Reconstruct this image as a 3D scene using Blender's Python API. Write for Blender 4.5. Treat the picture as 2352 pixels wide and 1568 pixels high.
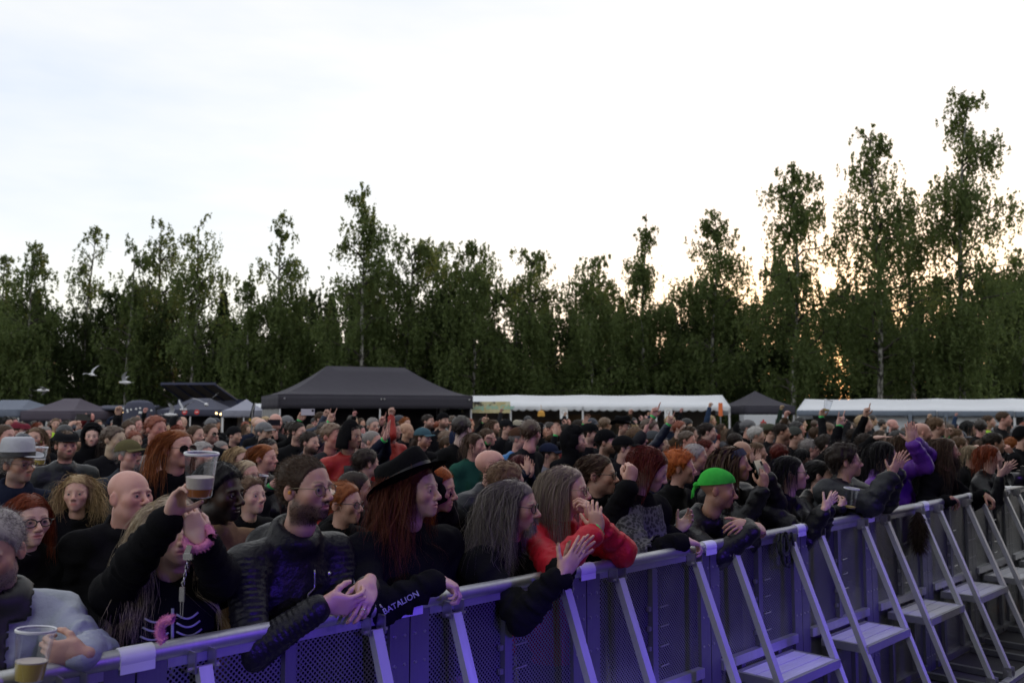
import bpy, bmesh, math, random
import numpy as np
from mathutils import Vector, Matrix, Euler
from mathutils.bvhtree import BVHTree

for o in list(bpy.data.objects):
    bpy.data.objects.remove(o)
SC = bpy.context.scene
COL = SC.collection
R = math.radians
rnd = random.Random(7)

# ------------------------------------------------------------------ camera
FOC, HOR, CAMZ = 2000.0, 950.0, 1.92          # focal length and horizon on a 2352 x 1568 frame, eye height in metres
PITCH = math.atan((HOR - 784.0) / FOC)
cam_d = bpy.data.cameras.new("camera")
cam_d.sensor_width = 36.0
cam_d.lens = 36.0 * FOC / 2352.0
cam_d.clip_end = 3000.0
cam_d.clip_start = 0.05
cam_d.dof.use_dof = True
cam_d.dof.focus_distance = 3.9
cam_d.dof.aperture_fstop = 3.8
cam = bpy.data.objects.new("camera", cam_d)
COL.objects.link(cam)
cam.location = (0, 0, CAMZ)
cam.rotation_euler = (math.pi / 2 + PITCH, 0, 0)
SC.camera = cam

# ------------------------------------------------------------------ sky, sun, stage lamps, exposure
SUN_EL, SUN_AZ = R(2.6), R(20.6)               # azimuth measured from +Y towards +X
world = bpy.data.worlds.new("World")
SC.world = world
world.use_nodes = True
wt = world.node_tree
wt.nodes.clear()
def wn(kind, **kw):
    n = wt.nodes.new(kind)
    for k, v in kw.items():
        setattr(n, k, v)
    return n
sky = wn("ShaderNodeTexSky", sky_type='NISHITA', sun_disc=False, sun_elevation=SUN_EL, sun_rotation=SUN_AZ,
         altitude=100.0, air_density=1.0, dust_density=1.2, ozone_density=1.0)
tc = wn("ShaderNodeTexCoord")
# thin high cloud veil: pale, slightly streaky, everywhere over the dome
mp = wn("ShaderNodeMapping"); mp.inputs['Scale'].default_value = (1.0, 1.6, 4.5); mp.inputs['Rotation'].default_value = (0.15, 0.1, 0.6)
nz = wn("ShaderNodeTexNoise"); nz.inputs['Scale'].default_value = 1.5; nz.inputs['Detail'].default_value = 5.0; nz.inputs['Roughness'].default_value = 0.55
rmp = wn("ShaderNodeValToRGB")
rmp.color_ramp.elements[0].position = 0.32; rmp.color_ramp.elements[0].color = (0.76, 0.82, 0.945, 1)
rmp.color_ramp.elements[1].position = 0.62; rmp.color_ramp.elements[1].color = (1.0, 0.98, 0.95, 1)
sk_mul = wn("ShaderNodeVectorMath", operation='SCALE'); sk_mul.inputs['Scale'].default_value = 0.09
ve_mul = wn("ShaderNodeVectorMath", operation='SCALE'); ve_mul.inputs['Scale'].default_value = 0.93
add = wn("ShaderNodeVectorMath", operation='ADD')
bg = wn("ShaderNodeBackground"); bg.inputs['Strength'].default_value = 1.0
wo = wn("ShaderNodeOutputWorld")
L = wt.links.new
L(tc.outputs['Generated'], mp.inputs['Vector']); L(mp.outputs[0], nz.inputs['Vector']); L(nz.outputs['Fac'], rmp.inputs['Fac'])
L(sky.outputs[0], sk_mul.inputs[0]); L(rmp.outputs['Color'], ve_mul.inputs[0])
L(sk_mul.outputs[0], add.inputs[0]); L(ve_mul.outputs[0], add.inputs[1]); L(add.outputs[0], bg.inputs['Color']); L(bg.outputs[0], wo.inputs['Surface'])

def lamp(name, kind, loc, rot=None, aim=None, **kw):
    d = bpy.data.lights.new(name, kind)
    for k, v in kw.items():
        setattr(d, k, v)
    o = bpy.data.objects.new(name, d); COL.objects.link(o); o.location = loc
    if aim is not None:
        o.rotation_euler = (Vector(aim) - Vector(loc)).to_track_quat('-Z', 'Y').to_euler()
    return o
sd = Vector((math.sin(SUN_AZ) * math.cos(SUN_EL), math.cos(SUN_AZ) * math.cos(SUN_EL), math.sin(SUN_EL)))
lamp("sun", 'SUN', sd * 80, aim=(0, 0, 0), energy=2.0, angle=R(0.53), color=(1.0, 0.62, 0.30))
# violet stage lamps hanging over the stage behind the photographer
VIO = (0.11, 0.045, 1.0)
for (lx, ly, lz), aim, en, sz, cl in (
        ((4.2, -3.4, 3.0), (-0.55, 3.0, 0.45), 2000, 17, VIO), ((5.4, -2.2, 3.0), (0.15, 3.75, 0.35), 2300, 15, VIO), ((6.6, -1.0, 3.0), (1.05, 4.6, 0.40), 2200, 15, VIO),
        ((7.8, 0.2, 3.0), (1.9, 5.5, 0.45), 1800, 15, VIO), ((9.0, 1.0, 3.2), (2.9, 6.4, 0.5), 1000, 16, VIO), ((7.5, -1.5, 5.2), (0.8, 5.0, 1.4), 520, 62, (0.30, 0.12, 1.0))):
    lamp("stage_lamp", 'SPOT', (lx, ly, lz), aim=aim, energy=en, color=cl, spot_size=R(sz), spot_blend=0.85, shadow_soft_size=0.15)

SC.view_settings.view_transform = 'Standard'
SC.view_settings.look = 'None'
SC.view_settings.exposure = 0.0
SC.view_settings.gamma = 1.0
SC.view_settings.use_curve_mapping = False
SC.render.engine = 'CYCLES'
SC.cycles.use_denoising = True
SC.cycles.max_bounces = 8
SC.cycles.transparent_max_bounces = 24
SC.cycles.sample_clamp_indirect = 6.0

# ------------------------------------------------------------------ pixel -> world (only used to read positions off the photograph)
_cp, _sp = math.cos(PITCH), math.sin(PITCH)
def ray(x, y):
    cx, cy = (x - 1176.0) / FOC, (784.0 - y) / FOC
    return np.array([cx, _cp - cy * _sp, _sp + cy * _cp])
def W(x, y, Y):
    d = ray(x, y); d = d * (Y / d[1])
    return np.array([d[0], d[1], CAMZ + d[2]])

# ------------------------------------------------------------------ mesh helpers
def mesh_np(name, V, F, mi=None, smooth=True, attr=None):
    """V (n,3); F = array (m,k) or list of such arrays; mi = per-face material index; attr = dict name -> (n,4) point colours"""
    me = bpy.data.meshes.new(name)
    V = np.asarray(V, dtype=np.float32)
    if isinstance(F, np.ndarray):
        F = [F]
    F = [np.asarray(f, dtype=np.int32) for f in F if len(f)]
    me.vertices.add(len(V)); me.vertices.foreach_set('co', V.ravel())
    nl = sum(f.size for f in F); nf = sum(len(f) for f in F)
    me.loops.add(nl); me.polygons.add(nf)
    me.loops.foreach_set('vertex_index', np.concatenate([f.ravel() for f in F]))
    cnt = np.concatenate([np.full(len(f), f.shape[1], np.int32) for f in F])
    st = np.concatenate([[0], np.cumsum(cnt)[:-1]]).astype(np.int32)
    me.polygons.foreach_set('loop_start', st)
    me.polygons.foreach_set('loop_total', cnt)
    if mi is not None:
        me.polygons.foreach_set('material_index', np.asarray(mi, dtype=np.int32))
    me.polygons.foreach_set('use_smooth', np.full(nf, smooth, dtype=bool))
    if attr:
        for k, v in attr.items():
            a = me.attributes.new(k, 'FLOAT_COLOR', 'POINT')
            a.data.foreach_set('color', np.asarray(v, dtype=np.float32).ravel())
    me.update(calc_edges=True)
    return me

def link(name, me, parent=None, loc=(0, 0, 0), rot=(0, 0, 0), scale=(1, 1, 1), mats=None):
    o = bpy.data.objects.new(name, me)
    COL.objects.link(o)
    o.location = [float(v) for v in loc]; o.rotation_euler = rot; o.scale = scale
    if parent is not None:
        o.parent = parent
    if mats is not None and me is not None and len(me.materials) == 0:
        for m in (mats if isinstance(mats, (list, tuple)) else [mats]):
            me.materials.append(m)
    return o

def tag(o, label, cat=None, group=None, kind=None):
    if label: o["label"] = label
    if cat: o["category"] = cat
    if group: o["group"] = group
    if kind: o["kind"] = kind
    return o

class MB:
    """collects simple solids into one mesh"""
    def __init__(s):
        s.v = []; s.f = []; s.n = 0; s.m = []
    def add(s, V, F, m=0):
        V = [tuple(float(c) for c in p) for p in V]
        s.f += [tuple(int(i) + s.n for i in f) for f in F]; s.m += [m] * len(F)
        s.v += V; s.n += len(V)
        return s
    def box(s, c, h, rot=None, m=0):
        P = np.array([[x, y, z] for x in (-1, 1) for y in (-1, 1) for z in (-1, 1)], float) * np.asarray(h, float)
        if rot is not None:
            P = P @ np.asarray(rot).T
        P = P + np.asarray(c, float)
        return s.add(P, [(0, 1, 3, 2), (4, 6, 7, 5), (0, 4, 5, 1), (2, 3, 7, 6), (0, 2, 6, 4), (1, 5, 7, 3)], m)
    def bar(s, a, b, w, t=None, up=(0, 0, 1), m=0):
        a = np.asarray(a, float); b = np.asarray(b, float); d = b - a; l = np.linalg.norm(d); d /= l
        t = w if t is None else t
        u = np.cross(np.asarray(up, float), d)
        if np.linalg.norm(u) < 1e-4: u = np.cross((1, 0, 0), d)
        u /= np.linalg.norm(u); v = np.cross(d, u)
        return s.box((a + b) / 2, (w / 2, t / 2, l / 2), np.stack([u, v, d], 1), m)
    def tube(s, pts, r, n=8, m=0, cap=True):
        pts = np.asarray(pts, float); k = len(pts)
        r = np.full(k, r) if np.isscalar(r) else np.asarray(r, float)
        T = np.gradient(pts, axis=0); T /= np.linalg.norm(T, axis=1)[:, None] + 1e-9
        ref = np.array([0, 0, 1.0]) if abs(T[0][2]) < .9 else np.array([1.0, 0, 0])
        V = []
        for i in range(k):
            u = np.cross(ref, T[i]); u /= np.linalg.norm(u) + 1e-9; w = np.cross(T[i], u)
            ref = np.cross(T[i], u) if False else ref
            for j in range(n):
                a = 2 * math.pi * j / n
                V.append(pts[i] + r[i] * (math.cos(a) * u + math.sin(a) * w))
        F = [(i * n + j, i * n + (j + 1) % n, (i + 1) * n + (j + 1) % n, (i + 1) * n + j) for i in range(k - 1) for j in range(n)]
        if cap:
            F += [tuple(range(n))[::-1], tuple((k - 1) * n + j for j in range(n))]
        return s.add(V, F, m)
    def lathe(s, prof, n=24, c=(0, 0, 0), rot=None, m=0, sx=1, sy=1):
        V = []
        for (r, z) in prof:
            for j in range(n):
                a = 2 * math.pi * j / n
                V.append((r * math.cos(a) * sx, r * math.sin(a) * sy, z))
        V = np.array(V)
        if rot is not None: V = V @ np.asarray(rot).T
        V = V + np.asarray(c, float)
        F = [(i * n + j, i * n + (j + 1) % n, (i + 1) * n + (j + 1) % n, (i + 1) * n + j) for i in range(len(prof) - 1) for j in range(n)]
        return s.add(V, F, m)
    def mesh(s, name, smooth=False, angle=None):
        me = bpy.data.meshes.new(name)
        me.from_pydata(s.v, [], s.f)
        me.polygons.foreach_set('material_index', s.m)
        me.polygons.foreach_set('use_smooth', [bool(smooth)] * len(s.f))
        me.update()
        if smooth and angle:
            me.set_sharp_from_angle(angle=R(angle))
        return me
    def build(s, name, mats, parent=None, smooth=False, angle=35, **kw):
        return link(name, s.mesh(name, smooth, angle), parent, mats=mats, **kw)

def empty(name, loc, rz=0.0):
    o = bpy.data.objects.new(name, None); COL.objects.link(o)
    o.location = [float(v) for v in loc]; o.rotation_euler = (0, 0, rz); o.empty_display_size = 0.1
    return o

# ------------------------------------------------------------------ materials
def nodes(name):
    m = bpy.data.materials.new(name); m.use_nodes = True
    nt = m.node_tree; b = nt.nodes['Principled BSDF']
    return m, nt, b
def nd(nt, kind, **kw):
    n = nt.nodes.new(kind)
    for k, v in kw.items():
        setattr(n, k, v)
    return n
def noise(nt, scale, detail=3.0, rough=0.55, coord='Object', sc3=None):
    t = nd(nt, 'ShaderNodeTexCoord'); n = nd(nt, 'ShaderNodeTexNoise')
    n.inputs['Scale'].default_value = scale; n.inputs['Detail'].default_value = detail; n.inputs['Roughness'].default_value = rough
    if sc3:
        mpn = nd(nt, 'ShaderNodeMapping'); mpn.inputs['Scale'].default_value = sc3
        nt.links.new(t.outputs[coord], mpn.inputs[0]); nt.links.new(mpn.outputs[0], n.inputs['Vector'])
    else:
        nt.links.new(t.outputs[coord], n.inputs['Vector'])
    return n
def mixc(nt, a, b, fac, mode='MIX'):
    m = nd(nt, 'ShaderNodeMix', data_type='RGBA', blend_type=mode)
    for s, v in ((m.inputs[0], fac), (m.inputs[6], a), (m.inputs[7], b)):
        if hasattr(v, 'is_output') or isinstance(v, bpy.types.NodeSocket): nt.links.new(v, s)
        elif isinstance(v, (int, float)): s.default_value = v
        else: s.default_value = (*v, 1) if len(v) == 3 else v
    return m.outputs[2]
def bump(nt, b, h, strength=0.3, dist=0.01):
    n = nd(nt, 'ShaderNodeBump'); n.inputs['Strength'].default_value = strength; n.inputs['Distance'].default_value = dist
    nt.links.new(h, n.inputs['Height']); nt.links.new(n.outputs[0], b.inputs['Normal'])
    return n
def mat(name, col, rough=0.7, metal=0.0, var=0.25, scale=6.0, bumps=None, spec=0.5, sc3=None):
    """plain procedural material: base colour with noise variation and optional (scale, strength, distance) bump"""
    m, nt, b = nodes(name)
    n = noise(nt, scale, 4, sc3=sc3)
    dark = tuple(c * (1 - var) for c in col); lite = tuple(min(1, c * (1 + var)) for c in col)
    nt.links.new(mixc(nt, dark, lite, n.outputs['Fac']), b.inputs['Base Color'])
    b.inputs['Roughness'].default_value = rough; b.inputs['Metallic'].default_value = metal
    b.inputs['Specular IOR Level'].default_value = spec
    if bumps:
        n2 = noise(nt, bumps[0], 3); bump(nt, b, n2.outputs['Fac'], bumps[1], bumps[2])
    return m
def tinted(name, rough=0.8, spec=0.3, bumps=(40, .25, .004), var=0.22, scale=9.0, metal=0.0):
    """fabric whose colour is the object's own custom property 'tint'"""
    m, nt, b = nodes(name)
    a = nd(nt, 'ShaderNodeAttribute', attribute_type='OBJECT', attribute_name='tint')
    n = noise(nt, scale, 4)
    mr = nd(nt, 'ShaderNodeMapRange'); mr.inputs['To Min'].default_value = 1 - var; mr.inputs['To Max'].default_value = 1 + var
    nt.links.new(n.outputs['Fac'], mr.inputs[0])
    sc = nd(nt, 'ShaderNodeVectorMath', operation='SCALE')
    nt.links.new(a.outputs['Color'], sc.inputs[0]); nt.links.new(mr.outputs[0], sc.inputs['Scale'])
    nt.links.new(sc.outputs[0], b.inputs['Base Color'])
    b.inputs['Roughness'].default_value = rough; b.inputs['Specular IOR Level'].default_value = spec; b.inputs['Metallic'].default_value = metal
    if bumps:
        n2 = noise(nt, bumps[0], 4, .6); bump(nt, b, n2.outputs['Fac'], bumps[1], bumps[2])
    return m
# ================================================================== SETTING
# ------------------------------------------------------------------ ground
def m_ground():
    m, nt, b = nodes('trodden_gravel')
    n = noise(nt, 0.5, 6); n2 = noise(nt, 60, 3)
    c = mixc(nt, (.055, .05, .044), (.10, .092, .08), n.outputs['Fac'])
    c = mixc(nt, c, (.03, .03, .028), n2.outputs['Fac'], 'MULTIPLY')
    nt.links.new(mixc(nt, (.05, .047, .042), c, .7), b.inputs['Base Color'])
    b.inputs['Roughness'].default_value = .95
    bump(nt, b, n2.outputs['Fac'], .6, .02)
    return m
def m_asphalt():
    m, nt, b = nodes('asphalt')
    n = noise(nt, 3.0, 6); n2 = noise(nt, 220, 2)
    c = mixc(nt, (.03, .03, .031), (.055, .054, .053), n.outputs['Fac'])
    nt.links.new(mixc(nt, c, mixc(nt, (.02, .02, .02), (.09, .09, .09), n2.outputs['Fac']), .4), b.inputs['Base Color'])
    b.inputs['Roughness'].default_value = .85
    bump(nt, b, n2.outputs['Fac'], .5, .004)
    return m
gv, gf = [], []
N = 40
xs = np.concatenate([[-900], np.linspace(-120, 120, N), [900]]); ys = np.concatenate([[-400], np.linspace(-30, 160, N), [1500]])
for j, y in enumerate(ys):
    for i, x in enumerate(xs):
        far = max(0.0, (y - 42) / 60.0)
        gv.append((x, y, .25 * min(1, far) + (.05 * math.sin(x * .21) * math.cos(y * .17) if y > 40 else 0)))
n1 = len(xs)
gf = np.array([(j * n1 + i, j * n1 + i + 1, (j + 1) * n1 + i + 1, (j + 1) * n1 + i) for j in range(len(ys) - 1) for i in range(n1 - 1)])
tag(link('ground', mesh_np('ground', np.array(gv), gf), mats=m_ground()), None, kind='structure')

# barrier line: joints one metre apart along a straight line
BD = np.array([math.cos(R(44.5)), math.sin(R(44.5)), 0.0]); BN = np.array([BD[1], -BD[0], 0.0])   # BN points into the pit
BJ0 = np.array([-1.08, 2.557, 0.0])
def bar_pt(t, off=0.0, z=0.0):
    return BJ0 + BD * t + BN * off + np.array([0, 0, z])
a, b_, c_, d_ = bar_pt(-4, .02), bar_pt(14, .02), bar_pt(14, 6), bar_pt(-4, 6)
pv = [(*p[:2], .004) for p in (a, b_, c_, d_)]
tag(link('pit_pavement', mesh_np('pit_pavement', np.array(pv), np.array([[0, 3, 2, 1]])), mats=m_asphalt()), None, kind='structure')
pv = np.array([(*p[:2], .004) for p in (a, b_, c_, d_)])

# ------------------------------------------------------------------ crowd barrier
def m_alu(name, col=(.50, .51, .53), rough=.38, brushed=(60, 2, 2)):
    m, nt, b = nodes(name)
    n = noise(nt, 3.0, 5, sc3=brushed); n2 = noise(nt, 9.0, 5, .65)
    c = mixc(nt, tuple(x * .72 for x in col), col, n.outputs['Fac'])
    nt.links.new(mixc(nt, c, tuple(x * .45 for x in col), mixc(nt, (0, 0, 0), (.55, .55, .55), n2.outputs['Fac'])), b.inputs['Base Color'])
    b.inputs['Metallic'].default_value = .85
    mr = nd(nt, 'ShaderNodeMapRange'); mr.inputs['To Min'].default_value = rough - .1; mr.inputs['To Max'].default_value = rough + .22
    nt.links.new(n2.outputs['Fac'], mr.inputs[0]); nt.links.new(mr.outputs[0], b.inputs['Roughness'])
    bump(nt, b, n.outputs['Fac'], .08, .002)
    return m
def m_perf():
    m, nt, b = nodes('perforated_aluminium')
    b.inputs['Base Color'].default_value = (.36, .37, .39, 1); b.inputs['Metallic'].default_value = .95; b.inputs['Roughness'].default_value = .42
    n2 = noise(nt, 5.0, 5, .65)
    nt.links.new(mixc(nt, (.22, .225, .235), (.40, .41, .425), n2.outputs['Fac']), b.inputs['Base Color'])
    t = nd(nt, 'ShaderNodeTexCoord'); sep = nd(nt, 'ShaderNodeSeparateXYZ'); nt.links.new(t.outputs['Object'], sep.inputs[0])
    def math_(op, a, b_=None, c=None):
        x = nd(nt, 'ShaderNodeMath', operation=op)
        for i, v in enumerate((a, b_, c)):
            if v is None: continue
            if isinstance(v, (int, float)): x.inputs[i].default_value = v
            else: nt.links.new(v, x.inputs[i])
        return x.outputs[0]
    P = .0185
    px = math_('DIVIDE', sep.outputs['X'], P); pz = math_('DIVIDE', sep.outputs['Z'], P)
    def dots(ox):
        fx = math_('SUBTRACT', math_('FRACT', math_('ADD', px, ox)), .5); fz = math_('SUBTRACT', math_('FRACT', math_('ADD', pz, ox)), .5)
        return math_('SQRT', math_('ADD', math_('MULTIPLY', fx, fx), math_('MULTIPLY', fz, fz)))
    d = math_('MINIMUM', dots(0.0), dots(0.5))
    hole = math_('LESS_THAN', d, .26)
    tr = nd(nt, 'ShaderNodeBsdfTransparent'); mx = nd(nt, 'ShaderNodeMixShader')
    nt.links.new(hole, mx.inputs[0]); nt.links.new(b.outputs[0], mx.inputs[1]); nt.links.new(tr.outputs[0], mx.inputs[2])
    nt.links.new(mx.outputs[0], nt.nodes['Material Output'].inputs['Surface'])
    return m
ALU = m_alu('brushed_aluminium', (.58, .59, .61), .42); ALU_D = m_alu('weathered_aluminium', (.27, .28, .295), .45); ALU_B = mat('tread_aluminium', (.72, .73, .75), .45, .25, .18, 8, (40, .2, .003), sc3=(1, 7, 1))
ALU_V = mat('brace_aluminium', (.42, .43, .45), .45, .3, .2, 5, sc3=(6, 1, 1))
PERF = m_perf(); WPL = mat('white_plastic', (.72, .73, .76), .4, var=.08); STEEL = mat('zinc_steel', (.42, .42, .43), .35, .9, .2, 30)
DARK = mat('dark_void', (.012, .012, .014), .9)
RAILZ = 1.228
BRX = (.185, .815)
def brace_y(z): return -.055 - .44 * (1.148 - z) / 1.088
parts = []
def part(name, mb, m, smooth=False):
    parts.append((name, mb.mesh(name, smooth, 40), m))
part('top_rail', MB().tube([(.0, 0, RAILZ - .027), (.25, 0, RAILZ - .027), (.75, 0, RAILZ - .027), (1.0, 0, RAILZ - .027)], .027, 14), ALU, True)
part('upper_sheet', MB().box((.5, .004, .890), (.43, .0012, .280)), PERF)
part('lower_sheet', MB().box((.5, .004, .325), (.43, .0012, .255)), PERF)
for x in (.047, .953):
    p = MB().box((x, -.004, .600), (.044, .012, .587)); part('post', p, ALU_D)
    q = MB()
    for z in (.12, .3, .48, .72, .86, 1.0, 1.1):
        for dx in (-.022, .022):
            q.lathe([(.0065, 0), (.0055, .004), (0.0, .005)], 8, (x + dx, -.0165, z), np.array([[1, 0, 0], [0, 0, -1], [0, 1, 0]]))
    part('rivet_rows', q, STEEL, True)
part('middle_rail', MB().box((.5, -.016, .6), (.408, .018, .024)), ALU)
part('bottom_rail', MB().box((.5, -.016, .05), (.408, .018, .024)), ALU_D)
part('upper_lip', MB().box((.5, -.006, 1.168), (.408, .012, .013)), ALU)
part('strut', MB().box((.5, -.012, .889), (.021, .014, .263)), ALU_D)
for x in (.30, .70): part('strut', MB().box((x, -.012, .325), (.019, .014, .248)), ALU_D)
for i, z in enumerate((.70, .79, .88, .97)):
    q = MB().tube([(.535, -.012, z), (.537, -.028, z), (.60, -.029, z + .002), (.602, -.012, z + .002)], .0035, 6); part('latch_rod', q, STEEL, True); part('latch_block', MB().box((.468, -.012, z), (.009, .008, .010)), STEEL)
for x in BRX:
    part('brace', MB().bar((x, brace_y(1.148), 1.148), (x, brace_y(.07), .07), .042, .032, up=(0, 1, 0)), ALU_V)
    q = MB()
    for dx in (-.031, .031): q.box((x + dx, -.046, 1.166), (.003, .024, .03))
    q.tube([(x - .05, -.055, 1.148), (x + .05, -.055, 1.148)], .006, 6)
    part('bracket', q, STEEL)
    q = MB()
    for dx in (-.031, .031): q.box((x + dx, brace_y(.08), .055), (.004, .03, .045))
    q.tube([(x - .046, brace_y(.08), .075), (x + .046, brace_y(.08), .075)], .007, 6)
    part('foot_bracket', q, STEEL)
    part('base_bar', MB().bar((x, -.03, .03), (x, brace_y(.06) + .02, .03), .045, .04), ALU_D)
part('front_bar', MB().bar((.01, brace_y(.05) - .01, .022), (.99, brace_y(.05) - .01, .022), .05, .03), ALU)
SZ = .555
ys_ = brace_y(SZ) - .03
q = MB()
q.box((.5, ys_ + .008, SZ - .02), (.315, .012, .022)); q.box((.5, -.05, SZ - .02), (.315, .012, .022))
for x in (.197, .803): q.box((x, (ys_ - .05) / 2, SZ - .02), (.012, abs(ys_ + .05) / 2 - .006, .022))
part('step_frame', q, ALU)
for k in range(3):
    w_ = (abs(ys_ + .062) - .012) / 3
    yc = -.066 - w_ * (k + .5)
    part('tread_plank', MB().box((.5, yc, SZ - .004), (.289, w_ / 2 - .0025, .006)), ALU_B)
sleeve = MB(); sleeve.tube([(-.05, 0, RAILZ - .027), (.05, 0, RAILZ - .027)], .0305, 14); sleeve.box((0, -.027, RAILZ - .052), (.05, .0015, .012))
part('joint_sleeve', sleeve, WPL, True)
where = ['nearest end of the rail, cut by the photo edge', 'under the hoodie woman and the leather jacket man', 'under the woman in the black felt hat',
         'under the red jacket and grey-haired man', 'under the green bandana man', 'with the large near step, under the clapping women',
         'with the second step, under the puffer jacket woman', 'with the third step, under the long-bearded man', 'with the fourth step', 'with the fifth step, by the photo edge', 'farthest, beyond the fifth step']
for i, t in enumerate(range(-1, 10)):
    root = empty('crowd_barrier', bar_pt(t * .98), R(44.5)); root.scale = (.98, 1, 1.024)
    tag(root, 'aluminium crowd barrier panel ' + where[i], 'barrier', 'aluminium barrier panels along the pit')
    for name, me, m in parts:
        po = link(name, me, root, mats=m)
        if name == 'rivet_rows': po['kind'] = 'stuff'

# ------------------------------------------------------------------ unseen stage behind the photographer, added and spaced to keep sky off the pit
SDRAPE = mat('black_stage_drape', (.012, .012, .014), .95, var=.3, scale=2)
stg = empty('unseen_stage', bar_pt(4.5, 4.0), R(44.5)); tag(stg, 'unseen black-draped festival stage with roof, added behind the photographer to shade the pit', 'stage')
MB().box((0, -5.0, .6), (8.5, 5.0, .6)).build('deck', SDRAPE, stg)
MB().box((0, -5.0, 7.6), (9.0, 5.4, .25)).build('roof', SDRAPE, stg)
MB().box((0, -9.8, 4.3), (8.6, .1, 3.1)).build('back_drape', SDRAPE, stg)
for sx in (-1, 1):
    MB().box((sx * 8.5, -5.0, 4.3), (.1, 4.6, 3.1)).build('side_drape', SDRAPE, stg)
    for yy in (-.3, -9.3): MB().box((sx * 8.75, yy, 3.7), (.15, .15, 3.7)).build('roof_tower', ALU, stg)
# ------------------------------------------------------------------ trees
def m_leaf(name, c1, c2, trans=.45):
    m, nt, b = nodes(name)
    g = nd(nt, 'ShaderNodeNewGeometry'); n = noise(nt, .45, 3)
    c = mixc(nt, c1, c2, g.outputs['Random Per Island'])
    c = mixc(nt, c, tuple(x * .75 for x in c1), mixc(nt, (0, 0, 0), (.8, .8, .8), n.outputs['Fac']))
    nt.links.new(c, b.inputs['Base Color']); b.inputs['Roughness'].default_value = .6; b.inputs['Specular IOR Level'].default_value = .25
    tl = nd(nt, 'ShaderNodeBsdfTranslucent'); nt.links.new(mixc(nt, c, (1, .95, .45), .25, 'MULTIPLY'), tl.inputs['Color'])
    mx = nd(nt, 'ShaderNodeMixShader'); mx.inputs[0].default_value = trans
    nt.links.new(b.outputs[0], mx.inputs[1]); nt.links.new(tl.outputs[0], mx.inputs[2])
    nt.links.new(mx.outputs[0], nt.nodes['Material Output'].inputs['Surface'])
    return m
LEAF = m_leaf('birch_leaf', (.10, .145, .048), (.20, .25, .095), .60); LEAF_SHADED = m_leaf('shade_toned_birch_leaf', (.05, .075, .026), (.10, .135, .05), .5)  # second copy darkened to paint the lower wood's shade into the leaf colour
NEEDLE = m_leaf('spruce_needle', (.018, .03, .012), (.035, .055, .02), .1)
def m_birchbark():
    m, nt, b = nodes('birch_bark')
    n = noise(nt, 6, 4, sc3=(1.2, 1.2, .5)); rp = nd(nt, 'ShaderNodeValToRGB')
    rp.color_ramp.elements[0].position = .42; rp.color_ramp.elements[0].color = (.03, .028, .025, 1)
    rp.color_ramp.elements[1].position = .56; rp.color_ramp.elements[1].color = (.36, .345, .32, 1)
    nt.links.new(n.outputs['Fac'], rp.inputs[0]); nt.links.new(rp.outputs[0], b.inputs['Base Color']); b.inputs['Roughness'].default_value = .8
    bump(nt, b, n.outputs['Fac'], .5, .02)
    return m
BARK = m_birchbark(); TWIG = mat('dark_twig_bark', (.05, .042, .036), .9)

def leaf_quads(C, size, asp, rng, hang=.6):
    """one pointed leaf (4 verts) per centre"""
    n = len(C)
    up = rng.normal(size=(n, 3)); up[:, 2] -= hang * 2.2; up /= np.linalg.norm(up, axis=1)[:, None]
    si = np.cross(up, rng.normal(size=(n, 3))); si /= np.linalg.norm(si, axis=1)[:, None] + 1e-9
    s = size * rng.uniform(.6, 1.35, size=(n, 1))
    V = np.stack([C - up * s, C + si * s * asp - up * s * .1, C + up * s, C - si * s * asp - up * s * .1], 1).reshape(-1, 3)
    return V, np.arange(n * 4).reshape(n, 4)

def tube_np(P, r, n=5):
    P = np.asarray(P, float); k = len(P)
    T = np.gradient(P, axis=0); T /= np.linalg.norm(T, axis=1)[:, None] + 1e-9
    ref = np.where(np.abs(T[:, 2:3]) < .9, np.array([[0, 0, 1.0]]), np.array([[1.0, 0, 0]]))
    u = np.cross(ref, T); u /= np.linalg.norm(u, axis=1)[:, None] + 1e-9; w = np.cross(T, u)
    a = 2 * np.pi * np.arange(n) / n
    V = (P[:, None] + np.asarray(r)[:, None, None] * (np.cos(a)[None, :, None] * u[:, None] + np.sin(a)[None, :, None] * w[:, None])).reshape(-1, 3)
    i, j = np.meshgrid(np.arange(k - 1), np.arange(n), indexing='ij')
    F = np.stack([i * n + j, i * n + (j + 1) % n, (i + 1) * n + (j + 1) % n, (i + 1) * n + j], -1).reshape(-1, 4)
    return V, F
def cat_np(parts_):
    Vs, Fs, o = [], [], 0
    for V, F in parts_:
        Vs.append(V); Fs.append(F + o); o += len(V)
    return np.concatenate(Vs), np.concatenate(Fs)

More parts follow.
